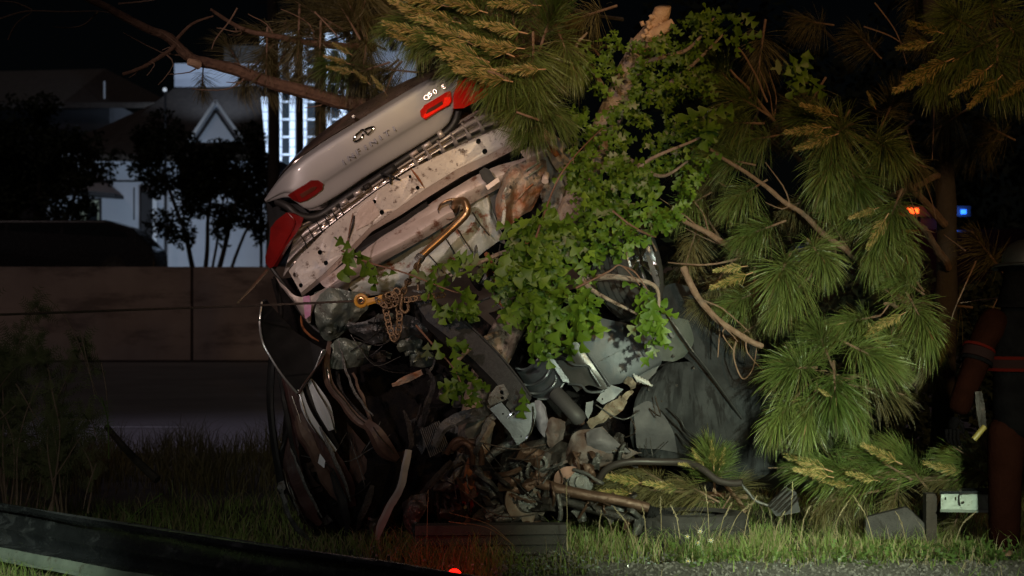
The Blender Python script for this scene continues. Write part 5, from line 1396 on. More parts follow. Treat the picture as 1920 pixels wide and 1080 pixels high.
for k, (r_, d0, d1) in enumerate(((.075, 0, .05), (.07, .05, .10), (.045, -.03, 0))):
    vs, fs = tube_data([al + Vector((.2, -1, .1)).normalized() * -d for d in (d0, d1)], [r_, r_], 20)
    build('alternator_case' if k < 2 else 'pulley', vs, fs, M['dull_metal'] if k != 1 else M['dark_metal'], CAR)
# edge highlights of the side panels, put in as thin bright tubes
for pts in ([(580, 706, 11.70), (598, 738, 11.67), (618, 776, 11.66), (631, 812, 11.68)], [(560, 730, 11.67), (572, 775, 11.66), (596, 815, 11.67), (626, 848, 11.72)], [(613, 690, 11.86), (622, 722, 11.84), (646, 752, 11.82), (672, 784, 11.8), (694, 800, 11.8)],
            [(700, 800, 11.74), (716, 824, 11.70), (738, 850, 11.74)], [(530, 880, 11.72), (545, 925, 11.70), (572, 975, 11.74), (590, 1006, 11.78)], [(548, 742, 11.78), (580, 830, 11.76), (620, 880, 11.78), (652, 935, 11.84)]):
    tube('torn_or_highlight_edge', pts, .0045, M['badge'], CAR, seg=6, n=7, wob=.006, ws=9)
# litter on the verge: glass crumbs and plastic scraps
GVs, GFs = [], []
for k in range(420):
    c = Vector((rw.gauss(.1, 1.1), rw.uniform(10.6, 11.6), rw.uniform(.03, .06)))
    v, f = obar(c, Vector((rw.gauss(0, 1), rw.gauss(0, 1), .2)), Vector((0, 0, 1)), rw.uniform(.006, .018), rw.uniform(.005, .012), .004)
    b = len(GVs); GVs += v; GFs += [tuple(i + b for i in q) for q in f]
tag(build('glass_crumbs', GVs, GFs, mat('broken_glass', (.30, .36, .34), rough=.1, spec=.8), None, smooth=False), 'broken glass crumbs scattered in the grass before the wreck', 'broken glass', kind='stuff')
# ------------------------------------------------------------------ leafy oak that the car is wrapped round
M['oak_bark'] = mat('oak_bark', (.22, .16, .12), (.34, .27, .22), rough=.9, scale=14, bump=1.0, bscale=28, c3=(.07, .045, .03), amt=.55, s3=16)
M['fresh_wood'] = mat('torn_fresh_wood', (.48, .30, .19), (.60, .42, .29), rough=.8, scale=14, bump=.6, c3=(.22, .11, .06), amt=.60, s3=30)
M['oak_leaf'] = foliage_mat('oak_leaf', (.070, .135, .012), (.17, .27, .028), rough=.45, trans=.28, spec=.3)
M['oak_leaf_pale'] = foliage_mat('oak_leaf_underside', (.15, .18, .08), (.20, .23, .11), rough=.5, trans=.2)
OAK = empty('oak_tree', (P(900, 0, 12.2).x, 12.2, 0), 'broken leafy oak leaning right through the middle of the wrecked car', 'tree')
def bark_tube(name, pts, r0, r1, m, parent, seg=16, n=10, rough_=.012):
    p = spline([P(*q) if not isinstance(q, Vector) else q for q in pts], n)
    rr_ = [r0 + (r1 - r0) * i / (len(p) - 1) for i in range(len(p))]
    vs, fs = tube_data(p, rr_, seg)
    out = []
    for v in vs:
        q = mn.ridged_multi_fractal(Vector((v.x * 26, v.y * 26, v.z * 5)), 1, 2, 3, 1, 2) - 1.0
        out.append(v + (v - p[min(len(p) - 1, vs.index(v) // seg)] if False else Vector((0, 0, 0))) + vnoise(v, 7) * rough_)
    o = build(name, out, fs, m, parent, angle=180)
    return o
bark_tube('trunk', [(870, 1030, 12.1), (885, 880, 12.05), (898, 760, 12.02), (930, 660, 12.02), (985, 560, 12.1), (1060, 420, 12.25), (1140, 230, 12.3), (1205, 80, 12.2)], .115, .08, M['oak_bark'], OAK, seg=24, n=16)
# torn stub at the top: blocky bark plates
ST = bark_tube('stub', [(1205, 85, 12.15), (1222, 62, 12.05), (1236, 34, 11.98), (1240, 14, 11.95)], .075, .050, M['fresh_wood'], OAK, seg=14, n=6, rough_=.02)
bark_tube('stub', [(1214, 70, 12.0), (1238, 58, 11.93), (1262, 42, 11.92)], .045, .03, M['fresh_wood'], OAK, seg=10, n=5, rough_=.012)
rr = random.Random(5)
for k in range(26):
    x, y = 1203 + rr.random() * 44, 20 + rr.random() * 52
    if abs((x - 1203) + (y - 20) * .8 - 42) > 22: continue
    pressed_bar('bark_plate', x, y, R(60) + rr.uniform(-.2, .2), rr.uniform(7, 11), rr.uniform(6, 8), M['fresh_wood'], ST, 11.93 + rr.uniform(0, .02), t=.02)
limbs = [
    [(1120, 280, 12.25), (1180, 300, 12.0), (1240, 330, 11.8), (1290, 300, 11.7)],
    [(1060, 420, 12.2), (1110, 400, 11.9), (1170, 420, 11.6), (1215, 440, 11.5)],
    [(1160, 190, 12.3), (1230, 170, 12.1), (1300, 120, 12.0), (1360, 60, 11.9)],
    [(1030, 480, 12.2), (1040, 520, 11.8), (1010, 590, 11.5), (990, 640, 11.45)],
    [(1090, 360, 12.2), (1160, 350, 11.8), (1220, 300, 11.6), (1330, 250, 11.6)],
    [(1060, 430, 12.1), (1090, 520, 11.6), (1140, 560, 11.5), (1220, 600, 11.5)],
    [(1040, 450, 12.2), (960, 470, 11.8), (880, 500, 11.55), (840, 520, 11.5)],
    [(960, 620, 12.1), (900, 640, 11.7), (850, 690, 11.5), (870, 720, 11.5)],
    [(1150, 200, 12.3), (1110, 130, 12.0), (1080, 90, 11.9), (1100, 60, 11.9)],
    [(1180, 130, 12.2), (1230, 110, 11.9), (1290, 90, 11.8), (1340, 30, 11.8)],
    [(1100, 520, 11.6), (1170, 520, 11.4), (1230, 540, 11.35), (1232, 610, 11.35)],
]
for l in limbs:
    tube('limb', l, .022, M['oak_bark'], OAK, r1=.006, seg=7, n=6, wob=.01, ws=4)
for l in ([(1005, 445, 11.4), (1042, 345, 11.35), (1080, 290, 11.4), (1130, 240, 11.6)], [(640, 470, 11.55), (690, 492, 11.45), (760, 512, 11.4), (845, 545, 11.4), (880, 552, 11.45)], [(650, 472, 11.5), (654, 440, 11.5), (662, 400, 11.6)],
          [(1080, 540, 11.3), (1140, 510, 11.25), (1165, 498, 11.25), (1200, 535, 11.25)], [(1168, 500, 11.3), (1190, 510, 11.25), (1215, 545, 11.25)],
          [(780, 610, 11.4), (815, 650, 11.35), (850, 690, 11.35), (868, 725, 11.35)], [(1148, 395, 11.4), (1180, 420, 11.4), (1215, 440, 11.45), (1230, 445, 11.5)]):
    tube('twig', l, .007, mat('red_brown_twig', (.16, .08, .05), rough=.6) if 'red_brown_twig' not in bpy.data.materials else bpy.data.materials['red_brown_twig'], OAK, r1=.003, seg=6, n=6)

def leaf_mesh(seed, L=1.0, lobes=3):
    """lobed oak leaf, base at the origin, tip along +Y, slightly folded and curled"""
    r_ = random.Random(seed)
    n = 16
    c, l_, r2 = [], [], []
    curl = r_.uniform(-.5, .35); tw = r_.uniform(-.5, .5)
    for i in range(n + 1):
        t = i / n
        env = .04 + .27 * math.sin(math.pi * min(1, t * .86 + .05)) ** .8 if t > .1 else .015 + t * .3
        ph = t * lobes * 2 * math.pi + 3.6
        w1 = env * (.44 + .60 * max(-.42, math.sin(ph)))
        w2 = env * (.44 + .60 * max(-.42, math.sin(ph + .5)))
        if i == n: w1 = w2 = .004
        z = curl * (t - .3) ** 2 * .6
        adv = .07 * math.sin(ph)
        c.append(Vector((0, t, z)))
        l_.append(Vector((-w1, t + adv, z + w1 * (.35 + tw * t))))
        r2.append(Vector((w2, t + adv, z + w2 * (.35 - tw * t))))
    vs = [v * L for v in c + l_ + r2]
    fs = []
    m = n + 1
    for i in range(n):
        fs.append((i, m + i, m + i + 1, i + 1))
        fs.append((i, i + 1, 2 * m + i + 1, 2 * m + i))
    return vs, fs
LEAFS = [leaf_mesh(s, 1.0, (3, 2.5, 2)[s % 3]) for s in range(8)]
LM = []
for k, (v, f) in enumerate(LEAFS):
    me = bpy.data.meshes.new('leaf')
    me.from_pydata([tuple(q) for q in v], [], f)
    me.materials.append(M['oak_leaf_pale'] if k == 7 else M['oak_leaf'])
    me.shade_smooth()
    LM.append(me)
def in_poly(x, y, poly):
    c = False
    n = len(poly)
    for i in range(n):
        x1, y1 = poly[i]; x2, y2 = poly[(i + 1) % n]
        if (y1 > y) != (y2 > y) and x < (x2 - x1) * (y - y1) / (y2 - y1) + x1: c = not c
    return c
rl = random.Random(11)
leaf_regions = [  # polygon, number, depth range, leaf length (m), share placed singly
    ([(1070, 120), (1130, 50), (1200, 80), (1290, 20), (1370, 30), (1330, 110), (1340, 200), (1330, 330), (1260, 400), (1190, 380), (1110, 370), (1050, 320), (1090, 250), (1060, 200)], 900, (11.65, 12.3), (.05, .10), .10),
    ([(1090, 285), (1120, 260), (1260, 320), (1270, 400), (1200, 450), (1120, 480), (1060, 470), (1015, 440), (1075, 385)], 520, (11.4, 12.05), (.06, .12), .16),
    ([(985, 400), (1080, 420), (1105, 480), (1112, 570), (1085, 640), (1010, 650), (965, 600), (945, 530), (945, 470)], 400, (11.3, 11.85), (.08, .17), .30),
    ([(1180, 520), (1240, 540), (1250, 620), (1225, 660), (1205, 600)], 30, (11.25, 11.4), (.09, .14), .8),
    ([(800, 510), (860, 470), (905, 500), (900, 590), (850, 590), (800, 560)], 24, (11.3, 11.5), (.09, .15), .7),
    ([(900, 480), (960, 440), (1000, 500), (960, 560), (910, 560)], 30, (11.6, 11.9), (.07, .12), .3),
    ([(800, 640), (840, 630), (890, 690), (890, 745), (850, 720)], 20, (11.3, 11.45), (.09, .14), .8),
    ([(1300, 30), (1390, 20), (1400, 80), (1330, 90)], 18, (11.7, 11.9), (.10, .15), .6),
    ([(1450, 90), (1520, 90), (1530, 150), (1460, 160)], 14, (12.0, 12.2), (.10, .16), .6),
    ([(1300, 190), (1345, 180), (1350, 260), (1310, 260)], 10, (11.5, 11.6), (.12, .18), .9),
]
singles = 0
FV, FF, FI = [], [], []
cand = []
for (poly, n, (ya, yb), (la, lb), share) in leaf_regions:
    xs_ = [p[0] for p in poly]; ys_ = [p[1] for p in poly]
    k = 0; guard = 0
    while k < n and guard < n * 30:
        guard += 1
        x, y = rl.uniform(min(xs_), max(xs_)), rl.uniform(min(ys_), max(ys_))
        if not in_poly(x, y, poly): continue
        if mn.noise(Vector((x / 42, y / 42, 4.2))) < -.10: continue
        Y = rl.uniform(ya, yb)
        cand.append((x, y, Y, rl.uniform(la, lb), rl.random() < share, None))
        k += 1
# hand placed large leaves in front
for (x, y, Y, L, ang) in ((648, 468, 11.42, .17, 175), (662, 470, 11.42, .20, 200), (640, 476, 11.42, .12, 90), (672, 470, 11.44, .17, 165), (690, 488, 11.42, .16, 170), (705, 500, 11.4, .15, 185), (660, 466, 11.44, .13, 300),
                          (745, 512, 11.42, .14, 260), (850, 478, 11.4, .13, 100), (862, 500, 11.4, .17, 70), (868, 545, 11.4, .18, 150), (880, 535, 11.4, .16, 200), (846, 538, 11.4, .16, 120), (855, 560, 11.4, .15, 180),
                          (985, 740, 11.5, .16, 190), (978, 725, 11.5, .10, 160), (836, 640, 11.35, .14, 100), (850, 655, 11.35, .16, 170), (868, 700, 11.35, .16, 130), (862, 715, 11.35, .15, 200), (1060, 600, 11.25, .2, 210), (1085, 600, 11.25, .2, 175),
                          (1228, 560, 11.25, .2, 190), (1236, 590, 11.25, .18, 170), (1110, 540, 11.25, .18, 220), (1000, 600, 11.3, .2, 180), (990, 620, 11.3, .18, 150), (1330, 205, 11.5, .2, 250), (1340, 225, 11.5, .2, 200), (1480, 100, 12.0, .17, 160), (1470, 140, 12.0, .17, 60)):
    cand.append((x, y, Y, L, True, ang))
for (x, y, Y, L, single, ang) in cand:
    a = R(ang) if ang is not None else rl.gauss(math.pi, 1.0)          # 180: hanging straight down
    droop = rl.gauss(0, .45)
    # leaf frame: tip direction in the picture plane, blade roughly towards the camera
    tip = Vector((math.sin(a), droop * .5, math.cos(a))).normalized()
    nrm_ = Vector((rl.gauss(0, .75), -1, rl.gauss(.35, .75)))
    side = tip.cross(nrm_).normalized(); nn = side.cross(tip).normalized()
    rot = Matrix((side, tip, nn)).transposed()
    if rot.determinant() < 0: rot = Matrix((-side, tip, nn)).transposed()
    k = rl.randrange(7) if rl.random() > .06 else 7
    c = P(x, y, Y)
    w = rl.uniform(.85, 1.15)
    if single and singles < 295:
        o = bpy.data.objects.new('leaf', LM[k])
        COL.objects.link(o)
        o.parent = OAK
        o.matrix_basis = Matrix.Translation(c - OFF[OAK.name]) @ rot.to_4x4() @ Matrix.Diagonal((L * w, L * 1.12, L, 1))
        singles += 1
    else:
        b = len(FV)
        v, f = LEAFS[k]
        FV += [c + rot @ Vector((q.x * L * w, q.y * L, q.z * L)) for q in v]
        FF += [tuple(i + b for i in q) for q in f]
        FI += [1 if k == 7 else 0] * len(f)
build('foliage', FV, FF, None, OAK, mats=[M['oak_leaf'], M['oak_leaf_pale']], fmat=FI, angle=180, kind='stuff')

# ------------------------------------------------------------------ pines
M['pine_bark'] = mat('pine_bark', (.09, .048, .03), (.15, .085, .055), rough=.9, scale=20, bump=1.0, bscale=30, c3=(.07, .035, .025), amt=.55, s3=18)
M['pine_twig'] = mat('pine_twig_bark', (.17, .10, .065), (.24, .155, .11), rough=.85, scale=30, bump=.6)
M['needle'] = foliage_mat('pine_needles', (.060, .100, .020), (.125, .165, .042), rough=.42, trans=.12)
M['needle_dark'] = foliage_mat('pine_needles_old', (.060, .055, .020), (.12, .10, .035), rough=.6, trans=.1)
M['candle'] = foliage_mat('pine_new_growth', (.34, .25, .085), (.52, .39, .17), rough=.5, trans=.2)
M['bud'] = mat('pine_bud', (.36, .20, .11), (.44, .28, .17), rough=.8, scale=30)
def needle_strip(vs, fs, fi, mi, a, d, L, w, droop, r_):
    """one thin curved needle as three-sided strip"""
    d = d.normalized()
    s = d.cross(Vector((r_.gauss(0, 1), r_.gauss(0, 1), r_.gauss(0, 1)))).normalized() * w
    b = len(vs)
    p1 = a + d * L * .45 + Vector((0, -droop * L * .10, 0))
    p2 = a + d * L * .8 + Vector((0, -droop * L * .34, 0))
    p3 = a + d * L * .98 + Vector((0, -droop * L * .56, 0))
    vs += [a - s * .6, a + s * .6, p1 - s, p1 + s, p2 - s * .8, p2 + s * .8, p3]
    fs += [(b, b + 1, b + 3, b + 2), (b + 2, b + 3, b + 5, b + 4), (b + 4, b + 5, b + 6)]
    fi += [mi] * 3
def tuft_mesh(name, seed, n=300, L=.27, stem=.14, a0=25, a1=95, droop=.5, w=.0013, mats=None, young=.0, bud=True):
    """axis along +Z of the mesh; world droop is approximated along local -Z of a hanging frame"""
    r_ = random.Random(seed)
    vs, fs, fi = [], [], []
    for k in range(n):
        t = r_.random() ** .8
        base = Vector((0, 0, stem * (t - .5)))
        th = r_.uniform(0, 2 * math.pi)
        el = R(a1 + (a0 - a1) * t + r_.gauss(0, 9))
        d = Vector((math.sin(el) * math.cos(th), math.sin(el) * math.sin(th), math.cos(el)))
        d += Vector((r_.gauss(0, .06), r_.gauss(0, .06), r_.gauss(0, .06)))
        needle_strip(vs, fs, fi, 0 if r_.random() > young else 1, base, d, L * r_.uniform(.72, 1.08), w, droop * r_.uniform(.4, 1.4), r_)
    v, f = tube_data([Vector((0, 0, -stem * .9)), Vector((0, 0, -stem * .2)), Vector((0, 0, stem * .55))], [.009, .008, .005], 6)
    b = len(vs); vs += v; fs += [tuple(i + b for i in q) for q in f]; fi += [2] * len(f)
    if bud:
        v, f = tube_data([Vector((0, 0, stem * .45)), Vector((0, 0, stem * .62)), Vector((0, 0, stem * .95))], [.006, .011, .003], 6)
        b = len(vs); vs += v; fs += [tuple(i + b for i in q) for q in f]; fi += [3] * len(f)
    me = bpy.data.meshes.new(name)
    me.from_pydata([tuple(q) for q in vs], [], fs)
    for m in (mats or (M['needle'], M['needle_dark'], M['pine_twig'], M['bud'])): me.materials.append(m)
    me.polygons.foreach_set('material_index', fi)
    return me
FAN = [tuft_mesh('needle_tuft', 30 + k, n=520, L=.29, a0=15, a1=100, droop=.50, young=.10, w=.0019) for k in range(5)]
SIDE = [tuft_mesh('needle_tuft', 50 + k, n=500, L=.29, stem=.24, a0=10, a1=66, droop=.55, young=.12, w=.0018) for k in range(5)]
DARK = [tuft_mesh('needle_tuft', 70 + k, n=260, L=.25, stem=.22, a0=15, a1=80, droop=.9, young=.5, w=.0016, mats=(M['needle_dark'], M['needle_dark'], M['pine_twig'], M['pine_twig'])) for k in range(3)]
def candle_mesh(seed, n=620):
    r_ = random.Random(seed)
    vs, fs, fi = [], [], []
    LL = .26
    for k in range(n):
        t = r_.random()
        th = r_.uniform(0, 2 * math.pi)
        el = R(38 - 14 * t + r_.gauss(0, 6))
        d = Vector((math.sin(el) * math.cos(th), math.sin(el) * math.sin(th), math.cos(el)))
        needle_strip(vs, fs, fi, 0 if r_.random() < .6 else 1, Vector((0, 0, LL * t)), d, (.080 - .045 * t) * r_.uniform(.7, 1.2), .0021, .1, r_)
    v, f = tube_data([Vector((0, 0, -.05)), Vector((0, 0, .1)), Vector((0, 0, LL * .97)), Vector((0, 0, LL * 1.05))], [.004, .005, .004, .002], 6)
    b = len(vs); vs += v; fs += [tuple(i + b for i in q) for q in f]; fi += [2] * len(f)
    me = bpy.data.meshes.new('new_shoot')
    me.from_pydata([tuple(q) for q in vs], [], fs)
    for m in (M['candle'], M['needle'], M['bud']): me.materials.append(m)
    me.polygons.foreach_set('material_index', fi)
    return me
CAND = [candle_mesh(90 + k) for k in range(3)]
rp_ = random.Random(3)
def put(me, parent, px, py, Y, ang, toward=.5, scale=1.0, roll=None):
    """ang: direction in the picture of the shoot axis, degrees clockwise from up; toward: how much it points at the camera side"""
    a = R(ang)
    z = Vector((math.sin(a), -toward, math.cos(a))).normalized()
    yv = Vector((rp_.gauss(0, .25), 0, 1)); yv = (yv - z * yv.dot(z))
    if yv.length < .05: yv = Vector((0, 1, 0)) - z * z.y
    yv.normalize()
    q = Matrix((yv.cross(z), yv, z)).transposed()
    o = bpy.data.objects.new(me.name.split('.')[0], me)
    COL.objects.link(o)
    o.parent = parent
    o.matrix_basis = Matrix.Translation(P(px, py, Y) - off(parent)) @ q.to_4x4() @ Matrix.Scale(scale, 4)
    return o
def pine_branch(tree, pts, r0, r1, tufts=(), cands=(), bark=None):
    b = tube('branch', pts, lambda t: (r0 + (r1 - r0) * t) * (1 + .22 * mn.noise(Vector((t * 14, pts[0][0], 0)))), bark or M['pine_twig'], tree, seg=9, n=9, wob=.014, ws=6)
    pp_ = spline([P(*q) if not isinstance(q, Vector) else q for q in pts], 4)
    for k in range(len(pp_) // 3 if r0 > .012 else 0):
        i = rp_.randrange(1, len(pp_) - 1)
        d_ = (pp_[i + 1] - pp_[i - 1]).normalized()
        sd = Vector((rp_.gauss(0, 1), rp_.gauss(0, .6), rp_.gauss(0, 1))).normalized()
        l_ = rp_.uniform(.06, .28)
        tube('twig', [pp_[i], pp_[i] + (d_ * .7 + sd) * l_ * .5, pp_[i] + (d_ * 1.2 + sd * .8) * l_], .006, M['pine_twig'], b, r1=.0025, seg=5, n=3, wob=.008, ws=9)
    for t in tufts:
        kind = t[6] if len(t) > 6 else 'F'
        if kind == 'F' and rp_.random() < .5: kind = 'S'
        me = rp_.choice({'F': FAN, 'S': SIDE, 'D': DARK}[kind])
        o = put(me, b, t[0], t[1], t[2], t[3], t[4], t[5])
    for t in cands: put(rp_.choice(CAND), b, *t)
    return b

PINE = empty('pine_tree', (P(1752, 0, 13.6).x, 13.6, 0), 'large long-needled pine filling the right side, its trunk behind the bright tufts', 'tree')
bark_tube('trunk', [(1762, 1000, 13.6), (1770, 700, 13.6), (1775, 420, 13.6), (1758, 150, 13.6), (1740, -80, 13.6)], .085, .06, M['bark_dark'], PINE, seg=14)
# main branches, with their tufts (px, py, Y, axis angle, towards the camera, scale, kind)
pine_branch(PINE, [(1770, 620, 13.5), (1690, 560, 12.9), (1600, 480, 12.4), (1500, 400, 12.1), (1430, 345, 12.0), (1330, 280, 12.0)], .026, .010,
            [(1470, 500, 11.9, 210, .7, 1.0), (1430, 430, 11.95, 250, .5, .85), (1530, 470, 11.9, 150, .8, .9), (1400, 360, 12.1, 240, .4, .8, 'S'), (1490, 545, 11.9, 230, .6, .95), (1370, 300, 12.1, 280, .3, .8, 'S')],
            [(1400, 515, 11.7, 250, .3, .9), (1392, 500, 11.8, 262, .3, .7)])
pine_branch(PINE, [(1775, 700, 13.4), (1700, 690, 12.6), (1620, 700, 12.0), (1560, 720, 11.6)], .03, .010,
            [(1565, 720, 11.45, 190, 1.3, 1.0), (1500, 690, 11.6, 270, .5, 1.0), (1480, 760, 11.6, 225, .6, .95), (1620, 660, 11.8, 120, .9, 1.0), (1545, 650, 11.7, 330, .8, .9), (1590, 750, 11.6, 160, .8, .8), (1520, 765, 11.5, 200, .6, .85), (1640, 730, 11.9, 100, .5, .9, 'D')],
            [(1556, 742, 11.3, 300, .5, .35), (1690, 620, 12.0, 340, .3, .4)])
pine_branch(PINE, [(1772, 640, 13.4), (1740, 600, 12.8), (1700, 580, 12.3), (1660, 570, 12.0)], .026, .009,
            [(1720, 585, 12.0, 160, .9, 1.1), (1670, 640, 12.0, 200, .8, .95), (1740, 650, 12.2, 180, .4, 1.0, 'D'), (1610, 600, 12.0, 260, .6, .85), (1700, 530, 12.1, 300, .6, .8, 'S')],
            [(1670, 595, 11.9, 235, .4, .8), (1690, 590, 11.9, 242, .4, .7), (1645, 640, 11.9, 330, .5, .5), (1662, 650, 11.9, 300, .5, .4)])
pine_branch(PINE, [(1776, 500, 13.5), (1740, 440, 13.0), (1700, 400, 12.6), (1680, 380, 12.4)], .03, .012,
            [(1675, 395, 12.1, 210, .8, 1.0), (1650, 440, 12.1, 200, .6, 1.0), (1690, 450, 12.2, 170, .6, .9), (1620, 400, 12.2, 280, .5, .8, 'S'), (1700, 350, 12.4, 20, .5, .7, 'D')],
            [(1660, 410, 11.95, 215, .4, .9), (1640, 392, 12.0, 250, .4, .7)])
pine_branch(PINE, [(1772, 420, 13.5), (1700, 340, 13.0), (1640, 280, 12.5), (1570, 240, 12.2)], .03, .012,
            [(1575, 245, 12.0, 240, .7, 1.05), (1560, 300, 12.0, 205, .7, 1.0), (1600, 330, 12.1, 170, .6, .95), (1650, 270, 12.2, 130, .9, 1.0), (1530, 225, 12.1, 290, .4, .9), (1670, 200, 12.3, 20, .6, .9, 'D'), (1690, 300, 12.3, 110, .5, .85, 'D')],
            [(1545, 240, 11.85, 262, .3, .95), (1560, 255, 11.85, 250, .3, .95), (1560, 215, 11.9, 285, .3, .8), (1640, 200, 12.0, 330, .3, .4)])
pine_branch(PINE, [(1760, 330, 13.5), (1640, 380, 12.8), (1560, 400, 12.4), (1540, 380, 12.3)], .022, .01,
            [(1560, 360, 12.1, 200, .7, .75), (1500, 380, 12.3, 250, .5, .7, 'D'), (1570, 420, 12.4, 230, .5, .8, 'D')])
pine_branch(PINE, [(1765, 200, 13.5), (1790, 140, 13.0), (1820, 100, 12.6), (1850, 80, 12.3)], .03, .012,
            [(1830, 90, 12.1, 240, .6, 1.05), (1780, 130, 12.1, 230, .6, .95), (1870, 120, 12.1, 190, .7, 1.0), (1800, 40, 12.2, 290, .6, .9), (1900, 60, 12.2, 150, .6, 1.0), (1860, 10, 12.3, 340, .6, .95), (1910, 130, 12.1, 190, .6, .9)],
            [(1755, 130, 11.95, 242, .25, 1.15), (1775, 115, 11.95, 248, .25, 1.1), (1740, 80, 12.0, 258, .3, .8), (1850, 130, 11.95, 235, .3, 1.1), (1870, 150, 11.95, 228, .3, 1.0), (1760, 60, 12.0, 285, .3, .8), (1925, 150, 11.95, 235, .3, .8)])
pine_branch(PINE, [(1500, 300, 12.6), (1430, 200, 12.2), (1370, 130, 12.0)], .018, .006,
            [(1400, 190, 12.1, 300, .3, .9, 'S'), (1380, 230, 12.1, 270, .3, .9, 'S'), (1350, 130, 12.2, 320, .3, .8, 'S'), (1420, 260, 12.2, 260, .3, .8, 'S')])
pine_branch(PINE, [(1440, 190, 12.0), (1400, 110, 11.9), (1372, 70, 11.9), (1395, 40, 11.95)], .007, .003)
pine_branch(PINE, [(1390, 480, 12.2), (1330, 440, 12.1), (1280, 410, 12.1), (1258, 385, 12.2)], .022, .010,
            [(1300, 380, 12.2, 240, .4, .7, 'S'), (1330, 330, 12.2, 300, .4, .7, 'D'), (1300, 450, 12.3, 200, .4, .8, 'D'), (1350, 520, 12.3, 220, .3, .7, 'D')])
pine_branch(PINE, [(1280, 500, 12.0), (1310, 560, 11.95), (1360, 610, 11.9), (1430, 650, 11.95)], .022, .018,
            [(1390, 560, 12.1, 250, .5, .7, 'S'), (1330, 570, 12.1, 280, .4, .6, 'D'), (1400, 620, 12.2, 240, .4, .6, 'D')])
pine_branch(PINE, [(1410, 470, 12.2), (1370, 490, 12.1), (1310, 495, 12.1), (1255, 492, 12.2)], .009, .004)
pine_branch(PINE, [(1230, 470, 12.1), (1215, 440, 12.05), (1200, 410, 12.1)], .007, .004)
# thin dead twigs on the right
for l in ([(1700, 240, 12.9), (1722, 310, 12.9), (1745, 370, 12.9), (1755, 410, 12.9)], [(1752, 200, 13.1), (1748, 300, 13.1)], [(1830, 490, 12.4), (1790, 580, 12.3), (1780, 620, 12.3)], [(1810, 470, 12.5), (1770, 440, 12.8)], [(1920, 556, 12.2), (1860, 560, 12.1), (1800, 568, 12.1)],
          [(1640, 5, 12.8), (1680, 60, 12.8), (1700, 120, 12.8)], [(1620, 50, 12.9), (1670, 68, 12.8), (1710, 95, 12.8)], [(1505, 700, 12.0), (1450, 690, 12.0)], [(1380, 640, 12.0), (1376, 670, 12.0), (1392, 710, 12.0), (1412, 690, 12.0), (1420, 640, 12.0)],
          [(1800, 690, 12.3), (1850, 600, 12.4), (1870, 560, 12.5)], [(1350, 610, 12.0), (1346, 670, 12.0)]):
    tube('dead_twig', l, .006, M['pine_twig'], PINE, r1=.003, seg=5, n=5)
# fallen boughs low on the right and under the wreck
pine_branch(PINE, [(1770, 900, 12.3), (1690, 890, 12.1), (1600, 880, 12.0), (1540, 872, 11.95)], .022, .008,
            [(1560, 880, 11.95, 285, .2, .95, 'S'), (1620, 890, 12.0, 280, .2, 1.0, 'S'), (1660, 870, 12.0, 300, .2, .95, 'S'), (1710, 880, 12.1, 320, .2, .95, 'S'), (1600, 930, 12.0, 260, .3, .9, 'D'), (1680, 930, 12.1, 200, .3, .9, 'D'), (1560, 930, 12.0, 230, .3, .8, 'D')],
            [(1548, 880, 11.8, 290, .2, 1.0), (1552, 893, 11.8, 282, .2, .8), (1680, 865, 11.85, 296, .2, .9), (1640, 900, 11.85, 285, .2, .7), (1590, 910, 11.85, 280, .2, .6)])
pine_branch(PINE, [(1890, 920, 12.4), (1850, 890, 12.2), (1810, 880, 12.1)], .018, .008,
            [(1830, 880, 12.05, 300, .2, .9, 'S'), (1860, 870, 12.1, 340, .2, .8, 'D'), (1790, 900, 12.1, 270, .2, .8, 'D'), (1850, 960, 12.1, 120, .3, .8, 'D'), (1790, 985, 12.0, 200, .3, .6, 'D')],
            [(1800, 885, 12.0, 285, .2, .9)])
pine_branch(PINE, [(1400, 960, 12.0), (1360, 910, 11.9), (1335, 870, 11.85)], .016, .008,
            [(1335, 880, 11.75, 350, .3, .75, 'S'), (1345, 885, 11.75, 10, .3, .6, 'S'), (1310, 920, 11.9, 300, .3, .8, 'D'), (1370, 930, 11.95, 30, .3, .7, 'D')],
            [(1338, 875, 11.7, 352, .25, .6), (1320, 880, 11.7, 330, .25, .55), (1350, 875, 11.7, 12, .25, .45), (1310, 873, 11.65, 275, .1, .45)])
pine_branch(PINE, [(1400, 930, 12.3), (1280, 920, 12.2), (1200, 905, 12.1), (1150, 900, 12.05)], .016, .008,
            [(1180, 905, 11.98, 280, .2, .9, 'D'), (1240, 920, 12.0, 275, .2, .9, 'D'), (1220, 890, 12.05, 300, .2, .8, 'D'), (1290, 930, 12.1, 285, .2, .9, 'D'), (1150, 920, 12.0, 250, .2, .7, 'D'), (1330, 960, 12.1, 260, .2, .8, 'D')],
            [(1200, 905, 11.9, 282, .2, .9), (1270, 915, 11.9, 280, .2, .8), (1180, 925, 11.9, 275, .2, .7)])
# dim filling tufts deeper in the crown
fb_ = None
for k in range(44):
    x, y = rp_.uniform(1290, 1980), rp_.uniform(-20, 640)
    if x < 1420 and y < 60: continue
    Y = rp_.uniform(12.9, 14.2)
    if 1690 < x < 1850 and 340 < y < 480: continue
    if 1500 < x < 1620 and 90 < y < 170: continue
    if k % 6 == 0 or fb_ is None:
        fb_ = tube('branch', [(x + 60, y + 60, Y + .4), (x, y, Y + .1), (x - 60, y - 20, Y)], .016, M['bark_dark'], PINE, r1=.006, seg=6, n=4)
    put(rp_.choice(DARK), fb_, x, y, Y, rp_.uniform(180, 340), .4, rp_.uniform(.8, 1.15))

